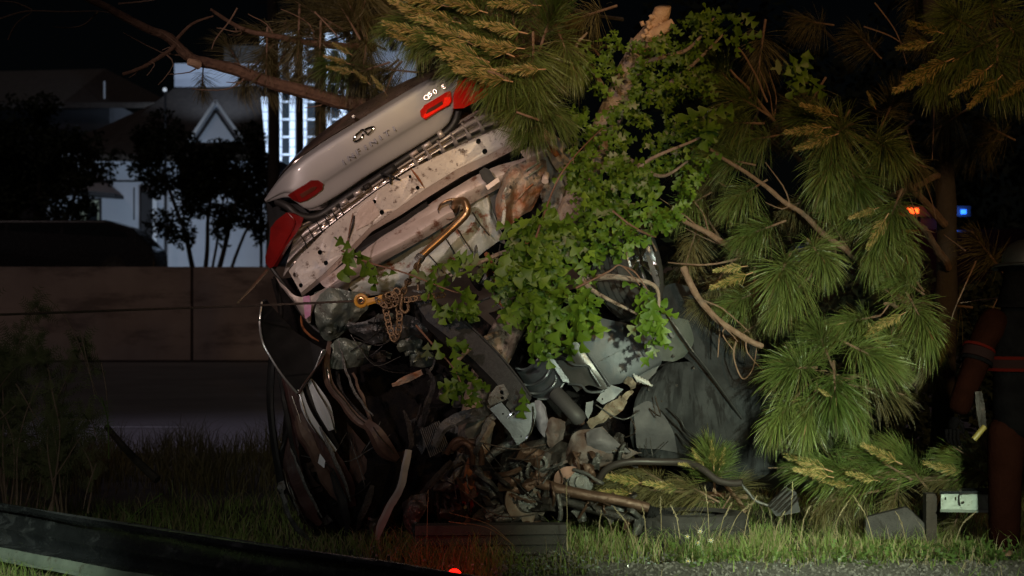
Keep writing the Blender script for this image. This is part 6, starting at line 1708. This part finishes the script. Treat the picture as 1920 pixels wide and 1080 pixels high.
# second pine: its boughs hang over the car from behind and above
PB = empty('pine_tree', (P(1010, 0, 13.9).x, 13.9, 0), 'long-needled pine behind the car whose boughs hang over the silver boot lid', 'tree')
bark_tube('trunk', [(1040, 1010, 13.9), (1030, 600, 13.9), (1010, 250, 13.9), (990, -100, 13.9)], .10, .085, M['bark_dark'], PB, seg=14)
pine_branch(PB, [(1010, 60, 13.6), (980, 100, 12.6), (930, 130, 11.9), (860, 100, 11.5)], .03, .010,
            [(930, 110, 11.5, 260, .6, 1.05), (880, 75, 11.5, 275, .5, 1.0), (965, 140, 11.5, 230, .7, 1.0), (1000, 175, 11.5, 200, .6, .9), (1000, 110, 11.6, 180, .7, 1.0), (940, 90, 11.6, 300, .5, 1.0)],
            [(900, 110, 11.35, 290, .25, 1.25), (925, 130, 11.35, 285, .25, 1.25), (945, 150, 11.35, 280, .25, 1.1), (880, 80, 11.4, 296, .25, 1.2), (950, 100, 11.4, 292, .25, 1.1), (975, 60, 11.45, 280, .25, 1.0), (970, 90, 11.4, 275, .25, .9), (915, 150, 11.35, 292, .2, .9), (1010, 130, 11.4, 268, .25, .9)])
pine_branch(PB, [(1010, 20, 13.6), (940, 30, 12.6), (860, 40, 12.0), (800, 60, 11.7)], .028, .010,
            [(815, 60, 11.6, 230, .6, .85), (780, 45, 11.7, 260, .5, .85), (850, 30, 11.7, 300, .5, 1.0), (900, 30, 11.7, 330, .5, 1.0), (960, 20, 11.7, 350, .6, 1.0), (1030, 40, 11.7, 20, .6, 1.0), (1060, 90, 11.8, 160, .6, .9)],
            [(810, 70, 11.5, 285, .25, 1.1), (800, 40, 11.5, 300, .25, 1.0), (850, 40, 11.5, 285, .25, 1.0), (790, 85, 11.5, 290, .25, .8), (830, 10, 11.5, 280, .25, 1.1), (900, 20, 11.5, 285, .25, 1.0), (1000, 10, 11.6, 270, .25, 1.0)])
pine_branch(PB, [(1030, 270, 13.2), (1010, 262, 12.2), (985, 250, 11.8), (950, 228, 11.5)], .016, .006,
            [(975, 205, 11.45, 280, .4, .7), (1000, 240, 11.5, 250, .5, .65), (1010, 200, 11.6, 120, .5, .9)])
tube('branch', [(955, 150, 11.4), (935, 140, 11.32), (915, 133, 11.3)], .010, M['pine_twig'], PB, r1=.007)
tube('branch', [(1010, 225, 11.4), (990, 218, 11.32), (968, 210, 11.3)], .009, M['pine_twig'], PB, r1=.006)
# the long bare bough at upper left, broken stub on it
LB = pine_branch(PB, [(880, 220, 13.6), (780, 206, 13.2), (650, 192, 12.8), (520, 158, 12.6), (420, 125, 12.5), (365, 112, 12.45), (320, 75, 12.4), (250, 40, 12.3), (150, -12, 12.2)], .055, .022, bark=M['pine_bark'],
                 tufts=[(600, 230, 13.2, 180, .3, .6, 'D'), (480, 120, 12.7, 220, .2, .9, 'D'), (440, 105, 12.7, 330, .2, .7, 'D'), (520, 80, 12.9, 200, .2, .9, 'D'), (560, 110, 12.9, 180, .2, .9, 'D'), (380, 150, 12.8, 180, .2, .55, 'D'), (540, 50, 12.9, 240, .2, .9, 'D'), (520, 130, 12.8, 200, .3, .9, 'D'), (560, 60, 12.7, 180, .3, 1.0, 'D'), (600, 90, 12.7, 180, .3, 1.0, 'D'), (500, 100, 12.6, 180, .2, .9, 'D'), (620, 150, 12.9, 190, .3, .9, 'D'), (590, 140, 12.8, 250, .3, .8, 'D'), (500, 60, 12.9, 280, .2, .8, 'D'), (460, 150, 12.9, 190, .2, .6, 'D')])
tube('broken_stub', [(372, 122, 12.4), (362, 118, 12.36), (353, 116, 12.34)], .030, M['fresh_wood'], LB, seg=9, r1=.022)
pine_branch(PB, [(332, 85, 12.4), (300, 105, 12.35), (265, 128, 12.3), (228, 138, 12.3)], .016, .011, bark=M['pine_bark'])
tube('branch', [(330, 75, 12.4), (360, 45, 12.45), (400, 30, 12.5)], .013, M['pine_bark'], PB, r1=.006, seg=7)
pine_branch(PB, [(700, 90, 13.2), (620, 85, 12.8), (560, 78, 12.7), (500, 66, 12.6), (440, 48, 12.6), (396, 18, 12.55)], .028, .010, bark=M['pine_bark'],
            tufts=[(640, 120, 12.6, 270, .4, .7), (600, 30, 12.8, 300, .2, .9, 'D'), (650, 30, 12.8, 330, .2, .9, 'D'), (580, 60, 12.8, 250, .2, .8, 'D'), (690, 130, 12.7, 250, .3, .8, 'D'), (640, 170, 12.9, 230, .3, .8, 'D'), (720, 180, 12.9, 200, .3, .8, 'D')],
            cands=[(650, 118, 12.3, 285, .3, .55), (660, 135, 12.3, 280, .3, .6), (690, 155, 12.3, 310, .3, .45), (720, 170, 12.3, 320, .3, .45), (655, 100, 12.3, 300, .3, .45)])
for l in ([(445, 15, 12.3), (430, 40, 12.3), (405, 72, 12.3), (397, 92, 12.3)], [(590, 22, 12.3), (612, 45, 12.3), (635, 70, 12.3)], [(0, 35, 12.3), (50, 21, 12.3), (120, 22, 12.3), (185, 21, 12.35), (215, 26, 12.35)], [(15, 75, 12.3), (30, 45, 12.3), (58, 24, 12.3)], [(222, 7, 12.2), (265, 3, 12.2), (300, -2, 12.2)],
          [(185, 20, 12.35), (160, 45, 12.35), (130, 52, 12.4), (100, 50, 12.4)], [(60, 18, 12.3), (30, 5, 12.3), (0, 2, 12.3)]):
    tube('dead_twig', l, .006, M['pine_twig'], PB, r1=.003, seg=5, n=5)
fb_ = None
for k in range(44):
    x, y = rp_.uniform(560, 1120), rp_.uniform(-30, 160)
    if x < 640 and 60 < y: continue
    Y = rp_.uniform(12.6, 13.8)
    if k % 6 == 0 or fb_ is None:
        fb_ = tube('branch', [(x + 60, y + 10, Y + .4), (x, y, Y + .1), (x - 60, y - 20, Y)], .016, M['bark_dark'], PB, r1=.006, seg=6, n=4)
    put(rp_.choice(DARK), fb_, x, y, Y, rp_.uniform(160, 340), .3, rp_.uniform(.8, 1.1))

# ------------------------------------------------------------------ black wood far behind on the right: trunks and one mass of foliage
bl2 = []
rb_ = random.Random(4)
for k in range(40):
    x = rb_.uniform(4.5, 22); Y = rb_.uniform(44, 50)
    bl2.append((x, Y, rb_.uniform(.6, 7.5), rb_.uniform(1.2, 2.4)))
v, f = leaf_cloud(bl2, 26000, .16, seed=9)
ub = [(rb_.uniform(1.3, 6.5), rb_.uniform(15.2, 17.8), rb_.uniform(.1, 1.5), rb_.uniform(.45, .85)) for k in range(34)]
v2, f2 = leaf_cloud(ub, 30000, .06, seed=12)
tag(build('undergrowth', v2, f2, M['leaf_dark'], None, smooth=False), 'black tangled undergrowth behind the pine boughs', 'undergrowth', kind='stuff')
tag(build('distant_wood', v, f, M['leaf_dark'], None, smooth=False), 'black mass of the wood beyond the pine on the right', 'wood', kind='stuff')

# ------------------------------------------------------------------ weeds, shrub and grass
M['grass'] = foliage_mat('grass_blades', (.10, .18, .035), (.22, .30, .08), rough=.5, trans=.3)
M['dry'] = foliage_mat('dry_grass', (.22, .17, .09), (.36, .30, .18), rough=.6, trans=.3)
M['weed'] = foliage_mat('broad_weed', (.07, .12, .03), (.13, .20, .05), rough=.45, trans=.3)
rg = random.Random(17)
def gh(x, y): return mn.noise(Vector((x * 1.3, y * 1.3, 0))) * .035
GV, GF, GI = [], [], []
def blade(x, y, h, w, lean, mi, z0=None):
    b = len(GV)
    a = rg.uniform(0, 6.283)
    s = Vector((math.cos(a), math.sin(a), 0)) * w
    ln = Vector((rg.gauss(0, lean), rg.gauss(0, lean), 0)) * h
    o = Vector((x, y, (gh(x, y) if z0 is None else z0) - .005))
    for t, k in ((0, 1), (.4, .9), (.75, .6)):
        c = o + Vector((0, 0, h * t)) + ln * t * t
        GV.append(c - s * k); GV.append(c + s * k)
    GV.append(o + Vector((0, 0, h * .96)) + ln * 1.25)
    GF.extend([(b, b + 1, b + 3, b + 2), (b + 2, b + 3, b + 5, b + 4), (b + 4, b + 5, b + 6)])
    GI.extend([mi] * 3)
for k in range(30000):
    y = rg.uniform(10.15, 14.5)
    hw = (960 / F) * y * 1.12
    x = rg.uniform(-hw, hw)
    if abs((x + 2.99) * -1.03 + 11.2 - y) < .12 or (x < -1.2 and (x + 2.99) * -1.03 + 11.2 > y): continue
    # bare gravel corner at the near right, thin cover behind the car
    if x > -.1 and y < 10.75 + .35 * mn.noise(Vector((x * 1.7, 3, 0))) and rg.random() > (.12 if y < 10.6 else .4): continue
    if .9 < x < 2.3 and y < 10.95 and rg.random() > .35: continue
    cl_ = mn.noise(Vector((x * 1.9, y * 1.9, 7)))
    if cl_ < -.25 and rg.random() < .6: continue
    far_ = y > 12.4
    if far_ and rg.random() < .45: continue
    h = rg.uniform(.06, .16) * (1 + cl_ * .7) * (1.0 if y > 11 else .75)
    blade(x, y, h, rg.uniform(.0018, .0038), .38, 1 if rg.random() < .30 + .3 * mn.noise(Vector((x * .9, y, 2))) else 0)
for k in range(4200):          # taller tufts in a ragged line at the front of the wreck
    x = rg.uniform(-.6, 3.3)
    y = 11.15 + rg.gauss(.1, .22)
    if mn.noise(Vector((x * 3.1, y * 2, 1))) < -.05: continue
    h = rg.uniform(.12, .27) * (.75 + .6 * abs(mn.noise(Vector((x * 2.3, 4, 1)))))
    blade(x, y, h, rg.uniform(.0014, .0028), .28, 1 if rg.random() < .42 else 0)
for k in range(2600):          # bright grass in the lower left corner before the rail
    x = rg.uniform(-3.2, -1.6); y = rg.uniform(9.6, 11.0)
    if (x + 2.99) * -1.03 + 11.2 < y + .13: continue
    blade(x, y, rg.uniform(.05, .11), rg.uniform(.0015, .003), .6, 0 if rg.random() < .8 else 1)
tag(build('grass', GV, GF, None, None, mats=[M['grass'], M['dry']], fmat=GI, smooth=False), 'ragged green and dry grass along the verge in front of the wreck', 'grass', kind='stuff')
GV, GF, GI = [], [], []
for k in range(9000):          # weeds before the road edge, dark against it
    y = rg.uniform(15.0, 19.0)
    x = rg.uniform(-5.2, -1.0)
    cl_ = mn.noise(Vector((x * 1.5, y * 1.5, 7)))
    if cl_ < -.1 and rg.random() < .7: continue
    blade(x, y, rg.uniform(.12, .36) * (1 + cl_), rg.uniform(.002, .005), .3, 0)
tag(build('roadside_weeds', GV, GF, None, None, mats=[M['needle_dark']], fmat=GI, smooth=False), 'dark weeds along the edge of the road at left', 'weeds', kind='stuff')
# seed stalks, countable, in front of the wreck
def stalk(name, pts, label, seeds=True, m='dry', r=.0028):
    t = empty(name, P(*pts[0]), label, 'grass stalk', 'tall dry grass stalks in front of the wreck')
    tube('stem', pts, r, M[m], t, r1=.0014, seg=5, n=5)
    if seeds:
        a, b = P(*pts[-1]), P(*pts[-2])
        d = (a - b).normalized()
        vs, fs = [], []
        for k in range(9):
            c = a - d * (.012 * k)
            v, f = obar(c + Vector((rg.uniform(-.005, .005), 0, 0)), d + Vector((rg.uniform(-.5, .5), rg.uniform(-.5, .5), 0)), Vector((0, 1, 0)), .014, .004, .003)
            b_ = len(vs); vs += v; fs += [tuple(i + b_ for i in q) for q in f]
        build('seed_head', vs, fs, M['dry'], t, smooth=False)
STALKS = ['tall thin seed stalk standing against the wreck left of the loose tyre', 'tallest thin seed stalk rising over the middle of the loose tyre', 'seed stalk leaning right above the white daisies', 'seed stalk leaning far right over the right end of the loose tyre', 'short seed stalk close beside the tallest one over the tyre', 'lone tall green stalk rising beside the rusty steering rack', 'seed stalk leaning right just beyond the loose tyre', 'upright seed stalk in front of the slatted plastic piece', 'seed stalk right of the slatted plastic piece, below the fallen bough', 'upper of two long straws leaning left over the timber post', 'lower of two long straws leaning left over the timber post', 'tall bare stalk standing before the left part of the timber post', 'seed stalk leaning left before the right end of the steering rack', 'short upright seed stalk under the steering rack', 'seed stalk standing before the ribbed gaiter of the rack', 'seed stalk leaning right before the fallen pine bough', 'seed stalk leaning left before the concrete chunk', 'seed stalk at the right half of the concrete chunk', 'seed stalk between the slatted plastic piece and the loose tyre', 'seed stalk leaning right below the pale rail end']
for k, (x0_, x1_, y0_, y1_) in enumerate([(1240, 1238, 975, 932), (1330, 1322, 990, 912), (1345, 1372, 1005, 943), (1360, 1418, 1000, 935), (1275, 1258, 990, 948), (1064, 1062, 1000, 905), (1395, 1420, 985, 930), (1482, 1487, 1000, 905), (1500, 1518, 1000, 950),
                        (965, 845, 1005, 962), (960, 842, 1000, 978), (800, 803, 1020, 920), (1190, 1150, 1010, 950), (1122, 1128, 1000, 958), (1212, 1204, 1000, 950), (1560, 1590, 1000, 940), (1640, 1600, 1005, 930), (1700, 1680, 1010, 960), (1450, 1470, 1010, 960), (1790, 1830, 1000, 960)]):
    Y = 11.1 + (k % 4) * .06
    stalk('grass_stalk', [(x0_, y0_ + 20, Y), ((x0_ + x1_) / 2 + (x0_ - x1_) * .1, (y0_ + y1_) / 2, Y), (x1_, y1_, Y - .02)], STALKS[k])
# broad-leaved weeds and small white daisies at lower right
def weed(px, py, Y, n, spread_, label, flowers=(), leaf=.045):
    c0 = P(px, py, Y); c0.z = .02
    t = empty('leafy_weed', c0, label, 'weed')
    vs, fs = [], []
    for k in range(n):
        c = c0 + Vector((rg.gauss(0, spread_), rg.gauss(0, .12), rg.uniform(.0, .10)))
        v, f = LEAFS[rg.randrange(7)]
        L = leaf * rg.uniform(.6, 1.4)
        rot = Euler((rg.uniform(.2, 1.3), rg.uniform(-.5, .5), rg.uniform(0, 6.28))).to_matrix()
        b = len(vs); vs += [c + rot @ (q * L) for q in v]; fs += [tuple(i + b for i in q) for q in f]
    build('foliage', vs, fs, M['weed'], t, angle=180, kind='stuff')
    for (fx, fy) in flowers:
        p = P(fx, fy, Y - .05)
        tube('stem', [Vector((p.x, p.y, .03)), (p + Vector((.006, 0, -.05))), p], .002, M['weed'], t, seg=5, n=3)
        for q in range(7):
            a = 2 * math.pi * q / 7
            d = Vector((math.cos(a), -.35, math.sin(a))).normalized()
            v, f = obar(p + d * .009, d, Vector((0, 1, .2)), .014, .007, .0012)
            build('petal', v, f, M['petal'], t, smooth=False)
        bmq = tube_data([p + Vector((0, -.006, 0)), p + Vector((0, .002, 0))], [.004, .006], 8)
        build('flower_centre', *bmq, M['flower_eye'], t)
    return t
M['petal'] = mat('white_petal', (.8, .8, .76), rough=.6)
M['flower_eye'] = mat('yellow_centre', (.6, .42, .04), rough=.7)
weed(1310, 1050, 10.95, 70, .10, 'leafy green weed with small white daisies in front of the tyre', ((1289, 1006), (1308, 1018), (1333, 1013), (1313, 996), (1290, 1052), (1296, 1061)))
weed(1600, 1056, 10.9, 90, .22, 'low bright green weed patch on the gravel below the concrete chunk')
weed(1800, 1030, 11.0, 120, .20, 'bright green leafy weed patch beneath the pale rail end', leaf=.06)
weed(1880, 1030, 10.95, 80, .14, 'green leafy weed patch at the feet of the firefighter', leaf=.05)
weed(1440, 1050, 10.9, 40, .14, 'small sparse weed on the gravel right of the daisies')
# ferny seedling and frond leaves at left, leaning log, feathery shrub
M['frond'] = foliage_mat('fern_leaf', (.12, .20, .05), (.22, .32, .09), rough=.5, trans=.3)
def frond(name, pts, parent, n=12, L=.045, w=.010):
    p = spline([P(*q) for q in pts], 8)
    vs, fs = tube_data(p, [.002] * len(p), 4)
    for k in range(n):
        t = k / (n - 1)
        i = min(len(p) - 2, int(t * (len(p) - 1)))
        c = p[i]; d = (p[i + 1] - p[i]).normalized()
        for s in (-1, 1):
            e = (d * .45 + Vector((d.z * s, 0, -d.x * s))).normalized()
            v, f = obar(c + e * L * .5 * (1 - .4 * t), e, Vector((0, 1, .1)), L * (1 - .4 * t), w, .001)
            b = len(vs); vs += v; fs += [tuple(j + b for j in q) for q in f]
    return build(name, vs, fs, M['frond'], parent, smooth=False)
fr = empty('fern_seedling', P(200, 800, 11.9), 'small green ferny seedling standing up at left before the road', 'plant')
tube('stem', [(204, 860, 11.95), (203, 800, 11.9), (198, 770, 11.88), (190, 745, 11.86)], .004, M['weed'], fr, seg=5)
frond('frond', [(200, 800, 11.9), (203, 780, 11.88), (200, 752, 11.86)], fr, 9, .05)
frond('frond', [(200, 775, 11.9), (190, 755, 11.88), (178, 740, 11.86)], fr, 6, .03)
fr2 = empty('fern_seedling', P(270, 980, 11.6), 'low seedling with drooping green fronds just behind the fallen rail', 'plant')
tube('stem', [(240, 975, 11.5), (262, 955, 11.48), (290, 935, 11.46), (305, 925, 11.46)], .004, M['weed'], fr2, seg=5)
frond('frond', [(286, 945, 11.45), (296, 965, 11.44), (305, 985, 11.44)], fr2, 8, .06)
frond('frond', [(222, 945, 11.5), (238, 962, 11.5), (252, 970, 11.5)], fr2, 7, .05)
frond('frond', [(238, 972, 11.5), (255, 978, 11.5), (270, 980, 11.5)], fr2, 6, .04)
lg = empty('fallen_log', P(245, 850, 13.2), 'thin dark dead stem leaning down to the right at left', 'log')
tube('stem', [(200, 800, 13.4), (225, 830, 13.3), (255, 862, 13.2), (295, 900, 13.1)], .022, M['bark_dark'], lg, r1=.030, seg=8)
SH = empty('wispy_shrub', P(60, 930, 12.6), 'tall wispy shrub with thin bare twigs and feathery leaves at the left edge', 'shrub')
M['wispy'] = foliage_mat('wispy_leaves', (.05, .06, .02), (.10, .11, .04), rough=.7, trans=.2)
M['wisp_twig'] = mat('wispy_twig', (.14, .09, .07), (.20, .14, .11), rough=.8, scale=20)
rs = random.Random(8)
vs, fs = [], []
for k in range(34):
    x0_ = rs.uniform(-120, 170)
    base = (x0_, 960, 12.6 + rs.uniform(-.4, .5))
    tx = x0_ + rs.uniform(-110, 90); ty = rs.uniform(560, 800) + max(0, x0_) * .6
    p = [base, (x0_ + rs.uniform(-20, 20), 960 - (960 - ty) * .5, base[2]), (tx, ty, base[2] + rs.uniform(-.3, .3)), (tx + rs.uniform(-40, 50), ty + rs.uniform(-10, 40), base[2])]
    tube('twig', p, .0065, M['wisp_twig'], SH, r1=.002, seg=5, n=6, wob=.02, ws=3)
    pp = spline([P(*q) for q in p], 8)
    for i in range(4, len(pp)):
        for j in range(3):
            a = rs.uniform(-2.6, 2.6)
            e0 = (pp[i] - pp[i - 1]).normalized()
            e = (e0 + Vector((math.sin(a), rs.gauss(0, .4), math.cos(a)))).normalized()
            L = rs.uniform(.05, .16)
            for q in range(7):
                c = pp[i] + e * L * (q + 1) / 7
                for s in (-1, 1):
                    dd = (e * .5 + e.cross(Vector((0, 1, 0))) * s).normalized()
                    b = len(vs)
                    w = dd.cross(Vector((0, 1, 0))).normalized() * .0022
                    vs += [c - w, c + w, c + dd * .022 + w * .5, c + dd * .022 - w * .5]
                    fs.append((b, b + 1, b + 2, b + 3))
build('foliage', vs, fs, M['wispy'], SH, smooth=False, kind='stuff')
for l in ([(150, 620, 12.2), (165, 680, 12.2), (176, 745, 12.2)], [(30, 720, 12.2), (60, 770, 12.2), (75, 790, 12.2)], [(180, 870, 12.0), (165, 910, 12.0), (155, 955, 12.0)], [(100, 900, 12.0), (130, 850, 12.0), (150, 820, 12.0)], [(60, 540, 12.2), (110, 580, 12.2), (150, 650, 12.2), (180, 740, 12.2)], [(190, 680, 12.2), (196, 720, 12.2), (200, 760, 12.2)]):
    tube('twig', l, .0045, M['wisp_twig'], SH, r1=.002, seg=5, n=5, wob=.01, ws=4)

# ------------------------------------------------------------------ firefighter cut by the right edge
FF_ = empty('person', (2.98, 11.15, 0), 'firefighter in dark coat with red-lit bands, seen from behind at the right edge', 'person')
def skin(name, nodes, edges, m, parent, sub=2):
    """one continuous surface grown round a skeleton: nodes = (Vector, rx, ry)"""
    me = bpy.data.meshes.new(name)
    me.from_pydata([tuple(n[0] - off(parent)) for n in nodes], edges, [])
    me.materials.append(m)
    o = bpy.data.objects.new(name, me); COL.objects.link(o); o.parent = parent
    OFF[o.name] = off(parent)
    sk = o.modifiers.new('skin', 'SKIN')
    for i, n in enumerate(nodes):
        me.skin_vertices[0].data[i].radius = (n[1], n[2]) if len(n) > 2 else (n[1], n[1])
    me.skin_vertices[0].data[0].use_root = True
    sk.use_smooth_shade = True
    ss = o.modifiers.new('subdiv', 'SUBSURF'); ss.levels = sub; ss.render_levels = sub
    return o
bx = 2.98; by = 11.15
def B(dx, z, dy=0): return Vector((bx + dx, by + dy, z))
M['skin_tone'] = mat('skin', (.20, .11, .075), rough=.6)
M['coat'] = mat('black_coat_cloth', (.0025, .0022, .0025), (.004, .0036, .004), spec=0, rough=.95, scale=12, bump=.4)
M['sleeve'] = mat('red_lit_sleeve', (.006, .0020, .0013), (.009, .0028, .0018), rough=.95, spec=0, scale=10, bump=.4)  # red of the emergency lights is put into the sleeve colour
M['trouser'] = mat('rust_brown_trousers', (.009, .003, .002), (.012, .004, .0028), rough=.95, spec=0, scale=8, bump=.4)
M['band'] = mat('reflective_band', (.009, .0045, .0045), rough=.8, spec=0)
M['band_edge'] = mat('red_lit_band_edge', (.030, .003, .002), rough=.8, spec=0)  # red light on the band edges, given as cloth colour
shL, elL, wrL = B(-.20, 1.47), B(-.30, 1.17, -.06), B(-.41, .90, -.10)
nodes = [(B(0, .98), .12, .10), (B(0, 1.2), .11, .09), (B(0, 1.40), .10, .08), (B(0, 1.53), .065), (B(0, 1.60), .06), (B(0, 1.70, -.01), .085, .10), (B(0, 1.78), .07, .08),
         (shL + Vector((.06, 0, -.02)), .03), (elL, .045), (wrL, .032), (B(.17, 1.46), .05), (B(.27, 1.18), .045), (B(.28, .93, -.06), .032),
         (B(-.10, .90), .09), (B(-.12, .50, -.02), .06), (B(-.12, .10), .045), (B(-.13, .04, -.10), .04, .03), (B(.10, .90), .09), (B(.12, .50), .06), (B(.12, .10), .045), (B(.13, .04, -.1), .04, .03)]
edges = [(0, 1), (1, 2), (2, 3), (3, 4), (4, 5), (5, 6), (2, 7), (7, 8), (8, 9), (2, 10), (10, 11), (11, 12), (0, 13), (13, 14), (14, 15), (15, 16), (0, 17), (17, 18), (18, 19), (19, 20)]
skin('body', nodes, edges, M['skin_tone'], FF_)
skin('coat', [(B(0, .70), .22, .18), (B(0, 1.0), .20, .16), (B(0, 1.25), .205, .15), (B(0, 1.43), .22, .15), (B(0, 1.55), .10, .10), (B(-.19, 1.46), .12), (B(.19, 1.46), .12), (B(.25, 1.20), .075), (B(.28, .96, -.05), .06)],
     [(0, 1), (1, 2), (2, 3), (3, 4), (3, 5), (3, 6), (6, 7), (7, 8)], M['coat'], FF_)
skin('sleeve', [(B(-.13, 1.49), .12), (B(-.24, 1.33, -.02), .085), (elL, .080), (B(-.36, 1.04, -.08), .075), (B(-.42, .88, -.10), .068)], [(0, 1), (1, 2), (2, 3), (3, 4)], M['sleeve'], FF_)
def leg(s):
    skin('trouser_leg', [(B(s * .10, .88), .125, .13), (B(s * .12, .55, -.01), .105), (B(s * .12, .22), .095), (B(s * .12, .06), .10)], [(0, 1), (1, 2), (2, 3)], M['trouser'], FF_)
    skin('boot', [(B(s * .12, .12), .065), (B(s * .12, .045, .03), .055, .05), (B(s * .13, .035, -.14), .045, .035)], [(0, 1), (1, 2)], M['black_plastic'], FF_)
leg(-1); leg(1)
def band(name, c, axis, rx, ry, h, m):
    a = axis.normalized(); e1 = a.cross(Vector((0, 1, 0))).normalized(); e2 = a.cross(e1).normalized()
    vs, fs = [], []
    for k in range(28):
        t = 2 * math.pi * k / 28
        for s, q in ((-.5, 1), (.5, 1)):
            vs.append(c + a * h * s + e1 * math.cos(t) * rx + e2 * math.sin(t) * ry)
    for k in range(28):
        i, j = k * 2, ((k + 1) % 28) * 2
        fs.append((i, i + 1, j + 1, j))
    return build(name, vs, fs, m, FF_, solid=.003)
for (z, r_) in ((1.175, .228),):
    band('reflective_band', B(0, z), Vector((0, 0, 1)), r_, .182, .05, M['band'])
    band('band_edge', B(0, z + .034), Vector((0, 0, 1)), r_ + .002, .184, .018, M['band_edge'])
    band('band_edge', B(0, z - .034), Vector((0, 0, 1)), r_ + .002, .184, .018, M['band_edge'])
axs = (elL - B(-.24, 1.33, -.02))
band('reflective_band', B(-.285, 1.225, -.045), axs, .094, .094, .055, M['band'])
band('band_edge', B(-.278, 1.262, -.04), axs, .095, .095, .016, M['band_edge'])
band('dark_band', B(-.295, 1.185, -.05), axs, .094, .094, .020, M['coat'])
# hand: palm, five bent fingers
hp = Vector((bx - .45, by - .11, .81))
skin('glove', [(wrL + Vector((-.01, 0, -.03)), .036, .03), (hp + Vector((.01, 0, .03)), .044, .024), (hp + Vector((-.005, 0, -.02)), .042, .02)], [(0, 1), (1, 2)], M['coat'], FF_)
for k in range(4):
    o_ = hp + Vector((.034 - k * .022, -.004, -.03))
    l = (.040, .046, .044, .034)[k]
    tube('finger', [o_ + Vector((0, 0, .02)), o_ + Vector((-.002, -.006, -l * .6)), o_ + Vector((-.002, -.024, -l * 1.2)), o_ + Vector((0, -.045, -l * 1.5))], .0105, M['coat'], FF_, seg=8, r1=.008, n=4)
tube('thumb', [hp + Vector((.04, -.005, .03)), hp + Vector((.058, -.02, .0)), hp + Vector((.055, -.035, -.03))], .012, M['coat'], FF_, seg=8, r1=.009, n=4)
# helmet with brim, face features
hc = B(0, 1.76)
bm = bmesh.new(); bmesh.ops.create_uvsphere(bm, u_segments=24, v_segments=14, radius=.135)
vs = [Vector((v.co.x, v.co.y * 1.15, max(v.co.z, -.02))) + hc for v in bm.verts]; fs = [[v.index for v in f.verts] for f in bm.faces]; bm.free()
hm = build('helmet', vs, fs, M['black_plastic'], FF_)
vs, fs = [], []
for k in range(28):
    t = 2 * math.pi * k / 28
    for (r_, z) in ((.125, .0), (.175, -.012), (.20, -.03 - .02 * math.sin(t))):
        vs.append(hc + Vector((math.cos(t) * r_ * .95, math.sin(t) * r_ * 1.2, z)))
for k in range(28):
    for j in range(2):
        a, b = k * 3 + j, ((k + 1) % 28) * 3 + j
        fs.append((a, a + 1, b + 1, b))
build('brim', vs, fs, M['black_plastic'], hm, solid=.006)
ncv, ncf = [], []
for k in range(21):
    t = R(-20 + 220 * k / 20)
    for (r_, z) in ((.118, -.01), (.125, -.12), (.165, -.26)):
        ncv.append(hc + Vector((math.cos(t + math.pi) * r_, math.sin(t + math.pi) * r_ * 1.05, z)))
for k in range(20):
    for j in range(2):
        ncf.append((k * 3 + j, k * 3 + j + 1, k * 3 + j + 4, k * 3 + j + 3))
build('neck_curtain', ncv, ncf, M['coat'], FF_, solid=.006)
skin('collar', [(B(0, 1.45), .13, .12), (B(0, 1.54), .115, .11), (B(0, 1.61), .10, .10)], [(0, 1), (1, 2)], M['coat'], FF_)
# radio and yellow tipped tool hanging at the coat
wr2 = P(1838, 770, 11.0)
tl_ = empty('hand_tool', wr2, 'pale grey tool with a yellow handle hanging beside the firefighter', 'tool')
ribbon('grip', [(1834, 735, 11.0), (1838, 765, 10.98), (1842, 800, 11.0)], [9, 13, 10], M['dark_metal'], tl_, solid=.03)
tube('handle', [(1846, 800, 10.98), (1836, 812, 10.97), (1826, 824, 10.97)], .017, mat('yellow_handle', (.16, .13, .03), rough=.5), tl_, seg=10)
